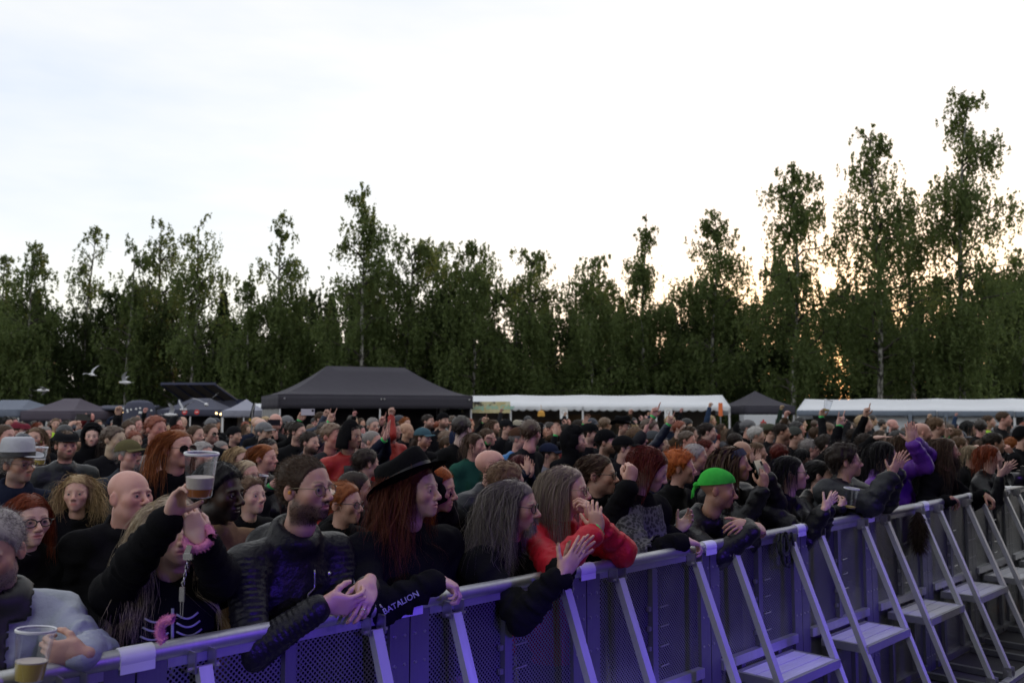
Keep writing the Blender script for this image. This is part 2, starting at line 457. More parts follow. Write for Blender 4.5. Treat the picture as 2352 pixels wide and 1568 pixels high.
def birch_mesh(H, Rr, base, leaves, lean, seed, bushy=.75, spire=.8, lsize=.10):
    rng = np.random.default_rng(seed)
    k = 12; t = np.linspace(0, 1, k)
    tr = np.stack([lean * t ** 2 + .12 * np.sin(t * 6 + seed), .15 * np.sin(t * 5 + seed * 2), t * H * .985], 1)
    r0 = .0085 * H + .02
    tubes = [tube_np(tr, r0 * (1 - t) ** .9 + .012, 8)]
    twigs = []
    nl = int(26 + H * 2.2)
    hts = base + (1 - base) * np.sort(rng.uniform(0, 1, nl) ** .9) * .985
    CEN = []
    per = leaves / nl
    wsum = 0; info = []
    for h in hts:
        u = (h - base) / (1 - base)
        rad = Rr * min(1.0, .35 + u * 3.2) * max(.05, (1 - u)) ** spire * (bushy + (1 - bushy) * rng.uniform(0, 1.4)) + .14
        info.append((h, u, rad)); wsum += rad ** 1.25
    for (h, u, rad) in info:
        az = rng.uniform(0, 2 * np.pi); p0 = np.array([np.interp(h, t, tr[:, 0]), np.interp(h, t, tr[:, 1]), h * H * .985])
        rise = rad * rng.uniform(.45, 1.25) * (.6 + .8 * u)
        s = np.linspace(0, 1, 6)
        B = p0 + np.stack([np.cos(az) * rad * s, np.sin(az) * rad * s, rise * (s - .55 * s ** 2.6)], 1)
        B[1:] += rng.normal(size=(5, 3)) * .05 * rad
        twigs.append(tube_np(B, (.012 + .02 * rad) * (1 - s) + .006, 4))
        n = int(leaves * rad ** 1.25 / wsum)
        ns = max(3, n // 13)
        q = rng.beta(1.6, .9, ns)
        for qi in q:
            c = np.array([np.interp(qi, s, B[:, d]) for d in range(3)]) + rng.normal(size=3) * (.10 + .10 * rad)
            m = max(2, int(n / ns))
            Ls = rng.uniform(.25, 1.0) * (.5 + .55 * rad) * (1.0 if u < .85 else .6)
            dz = np.sort(rng.uniform(0, 1, m))
            sw = rng.normal(size=2) * .16
            CEN.append(c + np.stack([sw[0] * dz * Ls, sw[1] * dz * Ls, .10 - dz * Ls], 1) + rng.normal(size=(m, 3)) * .045)
    C = np.concatenate(CEN)
    LV, LF = leaf_quads(C, lsize, .52, rng)
    return tubes, twigs, (LV, LF)

def spruce_mesh(H, Rr, seed, n=5200):
    rng = np.random.default_rng(seed)
    t = np.linspace(0, 1, 6); tr = np.stack([0 * t, 0 * t, t * H], 1)
    u = rng.uniform(0, 1, n) ** .75; a = rng.uniform(0, 2 * np.pi, n); tier = (u * 17) % 1
    rr = (1 - u) * Rr * (.55 + .45 * tier) * np.sqrt(rng.uniform(.1, 1, n)) + .05
    C = np.stack([np.cos(a) * rr, np.sin(a) * rr, .04 * H + (1 - u) * 0 + u * H * .97 - rr * .25], 1)
    return [tube_np(tr, .12 * (1 - t) + .015, 6)], [], leaf_quads(C, .17, .45, rng, .25)

def add_tree(name, geo, loc, label, group=None, rz=0., sc=1., leafm=None, bark=None):
    """geo: (trunk mesh, twig mesh, crown mesh) already built -> shared by copies"""
    root = empty(name, loc, rz); root.scale = (sc, sc, sc)
    tag(root, label, 'tree', group)
    link('trunk', geo[0], root); 
    if geo[1] is not None: link('branches', geo[1], root)
    link('crown', geo[2], root)
    return root
def geo_of(tubes, twigs, leaf, lm, bm):
    n0 = sum(len(f) for _, f in tubes); V, F = cat_np(list(tubes) + list(twigs)); b = None
    a = mesh_np('trunk', V, F, np.where(np.arange(len(F)) < n0, 0, 1)); a.materials.append(bm); a.materials.append(TWIG)
    c = mesh_np('crown', *leaf, smooth=False); c.materials.append(lm)
    return a, b, c

# front row, read off the photograph: x, top y, half width px, distance, crown base share, leaves, lean, spire, label
front = [
 (18, 585, 42, 50, .40, 3000, .2, .7, 'sparse tall birch cut by the left photo edge'),
 (88, 552, 62, 47, .22, 9000, .2, .95, 'dense dark pointed birch, second from the left'),
 (214, 520, 40, 51, .42, 2900, .1, .55, 'thin see-through birch above the three flying gulls'),
 (305, 552, 48, 48, .30, 5200, .0, .7, 'slim medium-dense birch left of the two feathery-topped birches'),
 (372, 502, 48, 50, .36, 4600, .15, .62, 'tall narrow birch with thin orange-tinged top, left of the white-stemmed one'),
 (458, 506, 62, 47, .30, 5600, .1, .55, 'airy wide birch with a clear white stem behind the dark hatch trailer'),
 (578, 640, 52, 45, .20, 6500, .3, .9, 'short birch leaning on the lower left side of the tall dense one'),
 (652, 492, 66, 46, .22, 10500, .1, .85, 'tall dense birch standing alone left of the big black tent'),
 (716, 664, 34, 52, .30, 2600, .0, .8, 'small thin birch in the gap left of the ragged-topped birch'),
 (828, 432, 72, 45, .24, 9500, -.35, .75, 'tallest birch behind the big black tent, with a ragged top'),
 (945, 556, 80, 47, .22, 10000, .2, .5, 'broad round-topped birch right of the ragged-topped one'),
 (1005, 552, 55, 51, .3, 6000, .1, .55, 'round-topped birch squeezed behind the two broad ones'),
 (1095, 570, 74, 46, .22, 10000, .25, .55, 'birch with upright twiggy top above the tent and marquee gap'),
 (1222, 592, 74, 47, .24, 9000, .0, .55, 'low round birch left of the sky notch above the white marquee'),
 (1362, 596, 68, 46, .2, 9000, .1, .6, 'low pointed birch right of the sky notch above the white marquee'),
 (1480, 480, 62, 47, .2, 9500, .1, 1.35, 'birch with a thin spire top above the white marquee'),
 (1640, 506, 72, 46, .2, 11500, .15, .6, 'leafy light green birch with a visible white stem at the marquee end'),
 (1820, 380, 84, 42, .25, 11500, .1, .7, 'dark tall birch with pale lower trunk beside the small black canopy'),
 (2008, 300, 96, 41, .25, 12000, .2, .72, 'very tall birch whose crown holds the low sun glow on its left'),
 (2225, 208, 100, 40, .22, 14500, 1.0, .8, 'tallest birch of all, its tip bending over at the right'),
 (2090, 425, 30, 43, .45, 2000, .3, .6, 'thin birch top between the two tallest trees'),
 (2338, 570, 52, 44, .2, 6000, .0, .8, 'dark tree cut by the right photo edge'),
]
for i, (x, ty, hw, Y, cb, nlv, lean, spire, lab) in enumerate(front):
    top = W(x, ty, Y); H = top[2] - .15
    g = geo_of(*birch_mesh(H, hw * 1.6 * Y / 2000., cb * .62, int(nlv * 1.85), lean, 100 + i, .6, spire * .78, .085), LEAF, BARK)
    add_tree('birch_tree', g, (top[0] - lean, Y, .1), lab, 'birches of the tall front row')
# fill row: bushy lower birches that close the wall of leaves
fg = [geo_of(*birch_mesh(9.4, 2.9, .06, 17000, .2 * (k - 1), 300 + k, .7, .42, .092), LEAF_SHADED, BARK) for k in range(4)]
ords = ['first', 'second', 'third', 'fourth', 'fifth', 'sixth', 'seventh', 'eighth', 'ninth', 'tenth', 'eleventh', 'twelfth', 'thirteenth', 'fourteenth', 'fifteenth',
        'sixteenth', 'seventeenth', 'eighteenth', 'nineteenth', 'twentieth', 'twenty-first', 'twenty-second', 'twenty-third', 'twenty-fourth', 'twenty-fifth', 'twenty-sixth', 'twenty-seventh', 'twenty-eighth', 'twenty-ninth', 'thirtieth']
fx = [x for x in range(-60, 2440, 78)]
kk = 0
for i, x in enumerate(fx):
    Y = 48.5 + 3.5 * rnd.random()
    if 1865 < x < 1945: continue
    p = W(x + rnd.uniform(-18, 18), 960, Y)
    s = rnd.uniform(.80, 1.02) * (1.06 if x > 1750 else .93 if 480 < x < 760 else 1.0)
    if 480 < x < 560: s *= .86
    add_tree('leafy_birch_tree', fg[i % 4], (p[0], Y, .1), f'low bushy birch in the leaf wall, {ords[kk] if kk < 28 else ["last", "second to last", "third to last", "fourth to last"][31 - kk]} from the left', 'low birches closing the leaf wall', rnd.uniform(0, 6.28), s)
    kk += 1
# dark spruces behind
sg = [geo_of(*spruce_mesh(9.0, 2.3, 400 + k, 6500), NEEDLE, TWIG) for k in range(3)]
kk = 0
for i, x in enumerate(range(-120, 2480, 62)):
    Y = 56 + 5 * rnd.random()
    p = W(x + rnd.uniform(-10, 10), 960, Y)
    s = rnd.uniform(.78, 1.08)
    if 1875 < x < 1950: continue
    o_ = 'first second third fourth fifth sixth seventh eighth ninth tenth'.split()
    add_tree('spruce_tree', sg[i % 3], (p[0], Y, .15), f'dark spruce deep behind the birches, {ords[kk] if kk < 30 else ["last", "second to last", "third to last", "fourth to last", "fifth to last", "sixth to last", "seventh to last", "eighth to last", "ninth to last", "tenth to last", "eleventh to last", "twelfth to last"][41 - kk if 41 - kk < 12 else 11]} from the left'.replace('last from the left', 'last before the right edge'), 'dark spruces behind the birches', rnd.uniform(0, 6.28), s)
    kk += 1
# undergrowth at the foot of the wood
rng = np.random.default_rng(5)
n = 18000
C = np.stack([rng.uniform(-42, 42, n), rng.uniform(52.5, 55, n), np.abs(rng.normal(size=n)) * 1.1 + .05], 1)
hole = np.abs(C[:, 0] - .372 * C[:, 1]) < .8
C[hole, 2] *= .3
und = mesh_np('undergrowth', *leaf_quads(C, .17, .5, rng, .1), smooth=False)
tag(link('undergrowth', und, mats=LEAF_SHADED), 'leafy undergrowth at the foot of the trees, shade painted into its colour', 'undergrowth', kind='stuff')

# ------------------------------------------------------------------ tents
def m_canvas(name, col, rough=.75, var=.12, trans=0.):
    m, nt, b = nodes(name)
    n = noise(nt, 1.3, 5, .6); n2 = noise(nt, 5, 3)
    nt.links.new(mixc(nt, tuple(c * (1 - var) for c in col), tuple(min(1, c * (1 + var)) for c in col), n.outputs['Fac']), b.inputs['Base Color'])
    b.inputs['Roughness'].default_value = rough; b.inputs['Specular IOR Level'].default_value = .3
    bump(nt, b, n2.outputs['Fac'], .35, .03)
    if trans:
        tl = nd(nt, 'ShaderNodeBsdfTranslucent'); tl.inputs['Color'].default_value = (*col, 1)
        mx = nd(nt, 'ShaderNodeMixShader'); mx.inputs[0].default_value = trans
        nt.links.new(b.outputs[0], mx.inputs[1]); nt.links.new(tl.outputs[0], mx.inputs[2]); nt.links.new(mx.outputs[0], nt.nodes['Material Output'].inputs['Surface'])
    return m
CV_BLACK = m_canvas('black_canvas', (.040, .037, .050)); CV_GREY = m_canvas('grey_canvas_wall', (.20, .195, .195)); CV_BLUE = m_canvas('slate_canvas', (.13, .15, .20))
CV_PLUM = m_canvas('plum_canvas', (.075, .062, .085)); CV_NAVY = m_canvas('navy_canvas', (.055, .058, .09)); CV_LITE = m_canvas('light_grey_canvas', (.26, .265, .33))
CV_WHITE = m_canvas('white_pvc', (.74, .76, .80), .5, .05, .15); POLEW = mat('white_pole', (.7, .7, .72), .45, .2, .05)
def roof_mesh(w, d, rl, eave, rise, n=6, lv=9, curve=1.35):
    V, F = [], []
    for s in np.linspace(0, 1, lv):
        A, B = rl + (w / 2 - rl) * s, d / 2 * s
        z = eave + rise * (1 - s) ** curve
        cor = [(-A, -B), (A, -B), (A, B), (-A, B)]
        for c in range(4):
            p, q = cor[c], cor[(c + 1) % 4]
            for k in range(n):
                f = k / n
                sag = -.035 * math.sin(math.pi * f) * math.sin(math.pi * min(1, s * 1.0)) * rise
                V.append((p[0] + (q[0] - p[0]) * f, p[1] + (q[1] - p[1]) * f, z + sag))
    m = 4 * n
    for i in range(lv - 1):
        for j in range(m):
            F.append((i * m + j, (i + 1) * m + j, (i + 1) * m + (j + 1) % m, i * m + (j + 1) % m))
    return np.array(V), np.array(F)
def cloth_strip(P, Q, z0, z1, n=14, wav=.012, scal=None):
    """hanging sheet from P to Q between heights z1 (top) and z0 (bottom), gently wavy; scal = scallop (count, depth)"""
    P = np.asarray(P, float); Q = np.asarray(Q, float); d = (Q - P); nn = np.array([-d[1], d[0]]) / np.linalg.norm(d)
    if scal: n = scal[0] * 6
    rows = 4; V = []
    for r in range(rows):
        for i in range(n + 1):
            f = i / n; ph = math.sin(f * 23 + r * .6) + .6 * math.sin(f * 51 + 1)
            xy = P + d * f + nn * wav * ph * (r / (rows - 1))
            zb = z0
            if scal: zb = z0 - scal[1] * abs(math.sin(math.pi * f * scal[0]))
            V.append((xy[0], xy[1], z1 + (zb - z1) * r / (rows - 1)))
    F = [(r * (n + 1) + i, (r + 1) * (n + 1) + i, (r + 1) * (n + 1) + i + 1, r * (n + 1) + i + 1) for r in range(rows - 1) for i in range(n)]
    return np.array(V), np.array(F)
def sheet(name, P, Q, z0, z1, m, root, **kw):
    me = mesh_np(name, *cloth_strip(P, Q, z0, z1, **kw)); o = link(name, me, root, mats=m)
    sm = o.modifiers.new('thickness', 'SOLIDIFY'); sm.thickness = .006
    return o
def popup(loc, rz, w, d, rl, eave, rise, label, cv, cvw=None, walls='', valance=.35, pole_x=(-1, 0, 1), curve=1.35, legs=True, name='canopy_tent'):
    root = empty(name, loc, rz); tag(root, label, 'tent')
    me = mesh_np('roof', *roof_mesh(w, d, rl, eave, rise, curve=curve)); me.set_sharp_from_angle(angle=R(22)); ro = link('roof', me, root, mats=cv)
    sm = ro.modifiers.new('thickness', 'SOLIDIFY'); sm.thickness = .012; sm.offset = -1
    hw, hd = w / 2 - .006, d / 2 - .006
    cor = {'f': ((-hw, -hd), (hw, -hd)), 'r': ((hw, -hd), (hw, hd)), 'b': ((hw, hd), (-hw, hd)), 'l': ((-hw, hd), (-hw, -hd))}
    for k, (p, q) in cor.items():
        sheet('valance', p, q, eave - valance, eave - .004, cv, root)
        if k in walls:
            f = .985
            sheet('side_wall', (p[0] * f, p[1] * f), (q[0] * f, q[1] * f), .02, eave - .05, cvw or cv, root, wav=.03, n=30)
    if legs:
        for x in pole_x:
            for y in (-1, 1):
                MB().box((x * (hw - .05), y * (hd - .05), eave / 2 - .05), (.02, .02, eave / 2 - .05)).build('pole', POLEW, root)
    return root
def tent_from(xl, xr, Yl, yaw, eave_y, top_y, *a, **k): pass

# big black canopy, turned about 26 degrees
pL = W(640, 905, 26.0); ang = R(24.5)
w_, dd = 6.25, 3.4
cx = pL[0] + math.cos(ang) * w_ / 2 - math.sin(ang) * dd / 2; cy = 26.0 + math.sin(ang) * w_ / 2 + math.cos(ang) * dd / 2
big = popup((cx, cy, 0), ang, w_, dd, 1.32, 2.50, .97, 'large black hip-roof canopy tent on white poles behind the crowd', CV_BLACK, CV_BLACK, 'br', .42, curve=1.5)
sheet('side_wall', (-w_ / 2 * .99, dd / 2 * .98), (-w_ / 2 * .99, -dd / 2 * .98), .02, 2.42, CV_GREY, big, wav=.05, n=30)
for sx in (-2.95, .02, .12, 2.98):
    MB().lathe([(.03, 0), (.025, .008), (0, .009)], 8, (sx, -dd / 2 - .018, 2.38), np.array([[1, 0, 0], [0, 0, -1], [0, 1, 0]])).build('eyelet', STEEL, big)
def simple(x0, x1, Y, eave_y, top_y, rl_f, label, cv, rz=0., walls='', depth=3.0, val=.3, cvw=None, **kw):
    a, b = W(x0, eave_y, Y), W(x1, eave_y, Y)
    w = (b[0] - a[0]) / max(.5, math.cos(rz)); z = a[2]; zt = W((x0 + x1) / 2, top_y, Y)[2] * 1.0
    return popup(((a[0] + b[0]) / 2, Y + depth / 2, 0), rz, w, depth, w * rl_f, z, (zt - z) * 1.06, label, cv, cvw, walls, val, **kw)
simple(-95, 62, 33, 941, 918, .22, 'slate blue canopy tent cut by the left photo edge', CV_BLUE, R(-8), 'b', val=.28)
simple(52, 180, 31, 944, 915, .16, 'plum coloured canopy tent second from the left edge', CV_PLUM, R(-6), 'br', val=.35, cvw=CV_BLACK)
simple(352, 500, 30, 941, 914, .14, 'navy canopy tent with round red signs left of the grey tent', CV_NAVY, R(6), 'br', val=.22, cvw=CV_BLACK)
simple(486, 582, 29, 943, 916, .0, 'light grey pyramid tent strung with lit bulbs', CV_LITE, R(14), 'b', val=.22, cvw=CV_NAVY)
simple(545, 590, 31.5, 938, 926, .3, 'small white canopy tucked beside the big black tent', CV_WHITE, 0, 'fl', val=.3)
simple(1702, 1822, 31, 932, 897, .0, 'small black pyramid tent over the white first aid counter', CV_BLACK, R(4), '', val=.3)

# white marquee with scalloped edge
def marquee(label, x0, x1, Y0, Y1, zr0, zr1, ze0, ze1, bays, scal, trim=None):
    root = empty('marquee_tent', (0, 0, 0)); tag(root, label, 'marquee')
    a = W(x0, 930, Y0); b = W(x1, 930, Y1); A = a[:2]; B = b[:2]; d = (B - A); l = np.linalg.norm(d); d /= l; nb = np.array([-d[1], d[0]])
    root.location = (A[0], A[1], 0); root.rotation_euler = (0, 0, math.atan2(d[1], d[0]))
    D = 4.0; n = 40; V, F = [], []
    for i in range(n + 1):
        f = i / n; x = l * f; sg = -.03 * abs(math.sin(math.pi * f * bays))
        ze = ze0 + (ze1 - ze0) * f; zr = zr0 + (zr1 - zr0) * f + sg
        for (y, z) in ((0, ze), (D * .25, ze + (zr - ze) * .48 + sg), (D / 2, zr), (D * .75, ze + (zr - ze) * .48 + sg), (D, ze)): V.append((x, y, z))
    for i in range(n):
        for j in range(4): F.append((i * 5 + j, (i + 1) * 5 + j, (i + 1) * 5 + j + 1, i * 5 + j + 1))
    o = link('roof', mesh_np('roof', np.array(V), np.array(F)), root, mats=CV_WHITE); sm = o.modifiers.new('thickness', 'SOLIDIFY'); sm.thickness = .012
    for xe, ze, zr in ((0.0, ze0, zr0), (l, ze1, zr1)):
        g = MB().add([(xe, 0, ze), (xe, D, ze), (xe, D / 2, zr), (xe, 0, ze - .28), (xe, D, ze - .28)], [(0, 2, 1), (0, 1, 4, 3)]); o = g.build('gable', CV_WHITE, root)
    for k in range(bays):
        f0, f1 = k / bays, (k + 1) / bays
        sheet('valance', (l * f0 + .01, -.01), (l * f1 - .01, -.01), ze0 + (ze1 - ze0) * f0 - (.12 if scal else .16), ze0 + (ze1 - ze0) * f0 + .01, trim or CV_WHITE, root, **({'scal': (scal, .055)} if scal else {}))
    for k in range(bays + 1):
        MB().box((min(l - .04, max(.04, l * k / bays)), .06, ze0 / 2 - .01), (.03, .03, ze0 / 2 - .01)).build('pole', POLEW, root)
    return root, l, D
mq, ml, mD = marquee('long white marquee with scalloped edge right of the big black tent', 1010, 1678, 30.5, 29.5, 2.62, 2.60, 2.20, 2.15, 4, 9)
WOOD = mat('plywood', (.20, .13, .07), .7, var=.3, scale=3)
sheet('back_wall', (ml, mD - .1), (0, mD - .1), .02, 2.1, m_canvas('brown_grey_back_wall', (.20, .17, .14)), mq, wav=.03, n=40)  # back wall in brown-grey canvas
for k, (x, w, h, c) in enumerate(((3.6, .9, 1.7, (.19, .12, .06)), (5.0, 1.2, 1.9, (.25, .16, .08)), (6.6, .8, 1.75, (.12, .09, .07)), (8.2, 1.0, 1.85, (.15, .14, .13)))):
    sh = empty('bar_shelf', (mq.matrix_basis @ Vector((x, 2.8, 0))), mq.rotation_euler.z); tag(sh, ['brown wooden bar shelf nearest the drinks sign inside the marquee', 'tall tan wooden bar shelf in the middle of the marquee', 'dark wooden bar shelf right of the middle of the marquee', 'grey-brown bar shelf at the right end of the marquee'][k], 'shelf', 'bar shelves in the white marquee')
    mm = mat('bar_wood', c, .7, var=.3, scale=4)
    for sx in (-1, 1): MB().box((sx * (w / 2 - .02), 0, h / 2), (.02, .2, h / 2)).build('side_board', mm, sh)
    for z in (.3, .8, 1.2, 1.55): MB().box((0, 0, z), (w / 2 - .042, .19, .012)).build('shelf_board', mm, sh)
    MB().box((0, .195, h / 2), (w / 2 - .042, .006, h / 2 - .01)).build('back_board', mm, sh)
# drinks sign hung on the marquee (painted lettering is flat print on the board)
def m_sign():
    m, nt, b = nodes('painted_sign')
    n = noise(nt, 2.2, 4); rp = nd(nt, 'ShaderNodeValToRGB')
    rp.color_ramp.elements[0].position = .40; rp.color_ramp.elements[0].color = (.03, .028, .022, 1)
    rp.color_ramp.elements[1].position = .47; rp.color_ramp.elements[1].color = (.60, .55, .34, 1)
    e = rp.color_ramp.elements.new(.6); e.color = (.52, .44, .20, 1); e = rp.color_ramp.elements.new(.7); e.color = (.62, .62, .45, 1)
    nt.links.new(n.outputs['Fac'], rp.inputs[0]); nt.links.new(rp.outputs[0], b.inputs['Base Color']); b.inputs['Roughness'].default_value = .6
    return m
def text_mesh(body, size, bold=0.0, extr=.002, shear=0.0):
    cu = bpy.data.curves.new('lettering', 'FONT'); cu.body = body; cu.size = size; cu.extrude = extr; cu.offset = bold; cu.align_x = 'CENTER'; cu.align_y = 'CENTER'; cu.shear = shear; cu.resolution_u = 3
    o = bpy.data.objects.new('tmp_text', cu); COL.objects.link(o)
    dg = bpy.context.evaluated_depsgraph_get(); dg.update()
    me = bpy.data.meshes.new_from_object(o.evaluated_get(dg)); me.name = 'lettering'
    me.materials.clear()
    bpy.data.objects.remove(o); bpy.data.curves.remove(cu)
    return me
pa, pb = W(1060, 935, 29.2), W(1172, 935, 29.2)
sg_ = empty('hanging_sign', ((pa[0] + pb[0]) / 2, 29.2, W(1100, 935, 29.2)[2])); tag(sg_, 'cream painted drinks sign with pale teal lettering under the marquee edge', 'sign')
MB().box((0, 0, 0), ((pb[0] - pa[0]) / 2, .012, .19)).build('board', m_sign(), sg_)
TEAL = mat('teal_paint', (.30, .56, .45), .6, var=.12)
link('lettering', text_mesh('Beer Long drink Cider', .205, .006), sg_, (0.02, -.0145, 0), (math.pi / 2, 0, 0), mats=TEAL)
PAPER = mat('white_paper', (.75, .75, .76), .8, var=.05); PRN = mat('grey_print', (.35, .35, .37), .8)
for k, px in enumerate((1295, 1535)):
    p = W(px, 948, 29.0); s_ = empty('paper_notice', p); tag(s_, ['white paper notice hanging left of the middle marquee pole', 'white paper notice hanging right on the marquee edge'][k], 'notice', 'paper notices on the marquee')
    MB().box((0, 0, 0), (.13, .004, .19)).build('sheet', PAPER, s_); 
    q = MB(); q.lathe([(.055, 0), (.07, .001), (.07, -.001), (.055, 0)], 16, (0, -.0065, .03), np.array([[1, 0, 0], [0, 0, -1], [0, 1, 0]])); q.build('printed_ring', PRN, s_)
ob = W(1655, 940, 29.2); lb = empty('orange_banner', ob); tag(lb, 'small orange hanging banner at the right end of the marquee', 'banner')
MB().box((0, 0, .0), (.07, .005, .22)).build('cloth', mat('orange_cloth', (.75, .17, .05), .7), lb)
ob = W(1243, 950, 29.6); lb = empty('yellow_lamp_shade', ob); tag(lb, 'small amber lamp shade hanging inside the marquee', 'lamp shade')
q = MB().lathe([(.05, .12), (.11, .06), (.13, -.08), (.12, -.09), (.1, .05), (.04, .11)], 12); q.tube([(0, 0, .12), (0, 0, .3)], .008, 5); q.build('shade', mat('amber_shade', (.55, .28, .04), .6), lb)

# right marquee with slate trim, arched windows
CV_TRIM = m_canvas('slate_trim', (.16, .19, .24))
mq2, ml2, mD2 = marquee('white marquee with slate trim and arched windows at the right edge', 1829, 2520, 27.5, 24.0, 2.42, 2.38, 2.02, 1.97, 4, None, CV_TRIM)
def arch_wall(root, x0, x1, y, z1, wx, win=True):
    q = MB(); n = 14; cx = (x0 + x1) / 2; zb = 1.05; rr = min(.52, (x1 - x0) * .34)
    arc = [(cx - rr * math.cos(math.pi * i / n), zb + rr * 1.1 * math.sin(math.pi * i / n)) for i in range(n + 1)]
    V = [(px, y, pz) for px, pz in arc] + [(x0 + (x1 - x0) * i / n, y, z1) for i in range(n + 1)]
    F = [(i, i + 1, n + 1 + i + 1, n + 1 + i) for i in range(n)]
    b0 = len(V); V += [(x0, y, zb), (x1, y, zb), (x0, y, .02), (x1, y, .02)]
    F += [(b0, 0, n + 1), (n, b0 + 1, 2 * n + 1), (b0, b0 + 2, b0 + 3, b0 + 1)]
    w = MB().add(V, F).build('side_wall', CV_WHITE, root)
    V = [(px, y + .02, pz) for px, pz in arc]
    MB().add(V, [tuple(range(n + 1))]).build('window_pane', mat('clear_vinyl', (.16, .17, .17), .15), root)
    q = MB()
    for ang_ in (45, 90, 135): q.bar((cx, y - .008, zb), (cx + rr * math.cos(R(ang_)), y - .008, zb + rr * 1.1 * math.sin(R(ang_))), .035, .01, up=(0, 1, 0))
    q.build('window_bar', CV_WHITE, root)
arch_wall(mq2, ml2 * .25 + .05, ml2 * .40, .25, 2.0, 0); arch_wall(mq2, ml2 * .42, ml2 * .50 + .55, .25, 2.0, 0); arch_wall(mq2, ml2 * .56, ml2 * .73, .18, 1.98, 0)
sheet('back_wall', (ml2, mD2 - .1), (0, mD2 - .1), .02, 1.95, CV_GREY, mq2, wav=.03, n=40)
for f in (.25, .41, .53): MB().box((ml2 * f, -.02, 1.0), (.05, .02, .98)).build('leg_sleeve', CV_TRIM, mq2)
# first aid counter
a_, b2 = W(1705, 950, 30.3), W(1806, 950, 30.3)
fa = empty('first_aid_counter', ((a_[0] + b2[0]) / 2, 30.4, 0)); tag(fa, 'white draped counter with small red cross under the small black tent', 'counter')
wf = (b2[0] - a_[0]) / 2
MB().box((0, 0, .95), (wf, .3, .94)).build('drape', CV_WHITE, fa)
RED = mat('red_vinyl', (.6, .03, .03), .6)
q = MB().box((-.1, -.305, 1.62), (.10, .004, .032)); q.box((-.1, -.3065, 1.62), (.032, .004, .10)); q.build('red_cross', RED, fa)
q = MB().box((.5, -.305, 1.62), (.06, .004, .02)); q.box((.5, -.3065, 1.62), (.02, .004, .06)); q.build('red_cross', RED, fa)

# food truck with awning, lit bulbs
BULB, nt_, b_bulb = nodes('warm_bulb'); b_bulb.inputs['Emission Color'].default_value = (1, .62, .25, 1); b_bulb.inputs['Emission Strength'].default_value = 6.0
def bulbs(parent_label, pts, Y, label):
    root = empty('light_string', W(pts[0][0], pts[0][1], Y)); tag(root, label, 'string lights')
    base = np.array(root.location)
    P = [W(x, y, Y) - base for x, y in pts]
    MB().tube(P, .006, 4).build('cable', DARK, root)
    for p in P:
        MB().lathe([(0, -.035), (.03, -.02), (.035, 0), (.02, .03), (0, .04)], 8, p + np.array([0, 0, -.04])).build('bulb', BULB, root, smooth=True)
tr = W(185, 940, 32); fr = W(300, 940, 32)
ft = empty('food_truck', ((tr[0] + fr[0]) / 2, 34.2, 0)); tag(ft, 'dark food truck with open lit serving hatch between the plum and navy tents', 'food truck')
tw = (fr[0] - tr[0])
TRK = mat('truck_black', (.03, .032, .036), .5); INT_ = mat('warm_plywood', (.35, .2, .09), .7, var=.3, scale=3)
MB().box((0, .9, .75), (tw / 2, .9, .35)).box((-tw / 2 + .15, .9, 1.6), (.15, .9, .5)).box((tw / 2 - .15, .9, 1.6), (.15, .9, .5)).box((0, .9, 2.15), (tw / 2, .9, .06)).box((0, 1.75, 1.6), (tw / 2 - .3, .04, .5)).build('body', TRK, ft)
MB().box((0, 1.68, 1.6), (tw / 2 - .31, .02, .48)).build('inner_wall', INT_, ft)
for x in (-.35, .12, .5): MB().box((x, .02, 1.6), (.025, .02, .5)).build('hatch_post', INT_, ft)
MB().box((0, -.02, 1.13), (tw / 2 - .3, .14, .02)).build('serving_shelf', INT_, ft)
MB().box((0, -.55, 2.16), (tw / 2 + .15, .6, .03), Matrix.Rotation(R(6), 3, 'X')).build('awning', CV_NAVY, ft)
for s_ in (-1, 1): MB().box((s_ * (tw / 2 + .05), -1.05, 1.05), (.02, .02, 1.05)).build('awning_pole', POLEW, ft)
for sx in (-.6, .6):
    MB().lathe([(0, -.1), (.3, -.1), (.33, -.05), (.33, .05), (.3, .1), (0, .1)], 16, (sx, .1, .33), np.array([[1, 0, 0], [0, 0, 1], [0, 1, 0]])).build('wheel', DARK, ft)
bulbs('', [(278, 942), (283, 943.5), (288, 942.5), (293, 941), (297, 940)], 32.6, 'warm bulbs glowing under the food truck awning')
bulbs('', [(497, 946), (507, 948), (518, 949), (527, 950), (534, 948), (542, 951), (549, 949), (554, 952)], 29.2, 'warm bulbs glowing under the grey pyramid tent')
bulbs('', [(62, 950), (84, 951), (108, 950), (134, 950), (150, 952)], 31.2, 'dim warm bulbs under the plum tent')
# dark rounded inflatable sign
iv = empty('dome_cover', W(320, 950, 31.5) * np.array([1, 1, 0])); tag(iv, 'dark rounded cover with white lettering specks beside the food truck', 'cover')
MB().lathe([(.0, 2.42), (.25, 2.40), (.45, 2.32), (.56, 2.15), (.58, 1.9), (.55, .02)], 20, sy=.6).build('cover', CV_NAVY, iv, smooth=True)
q = MB(); rs = random.Random(3)
for k in range(12):
    a1 = R(-90 + rs.uniform(-60, 60)); z = rs.uniform(1.95, 2.15); q.box((.585 * math.cos(a1), .585 * .6 * math.sin(a1), z), (.03, .012, .03))
q.build('white_specks', PAPER, iv)
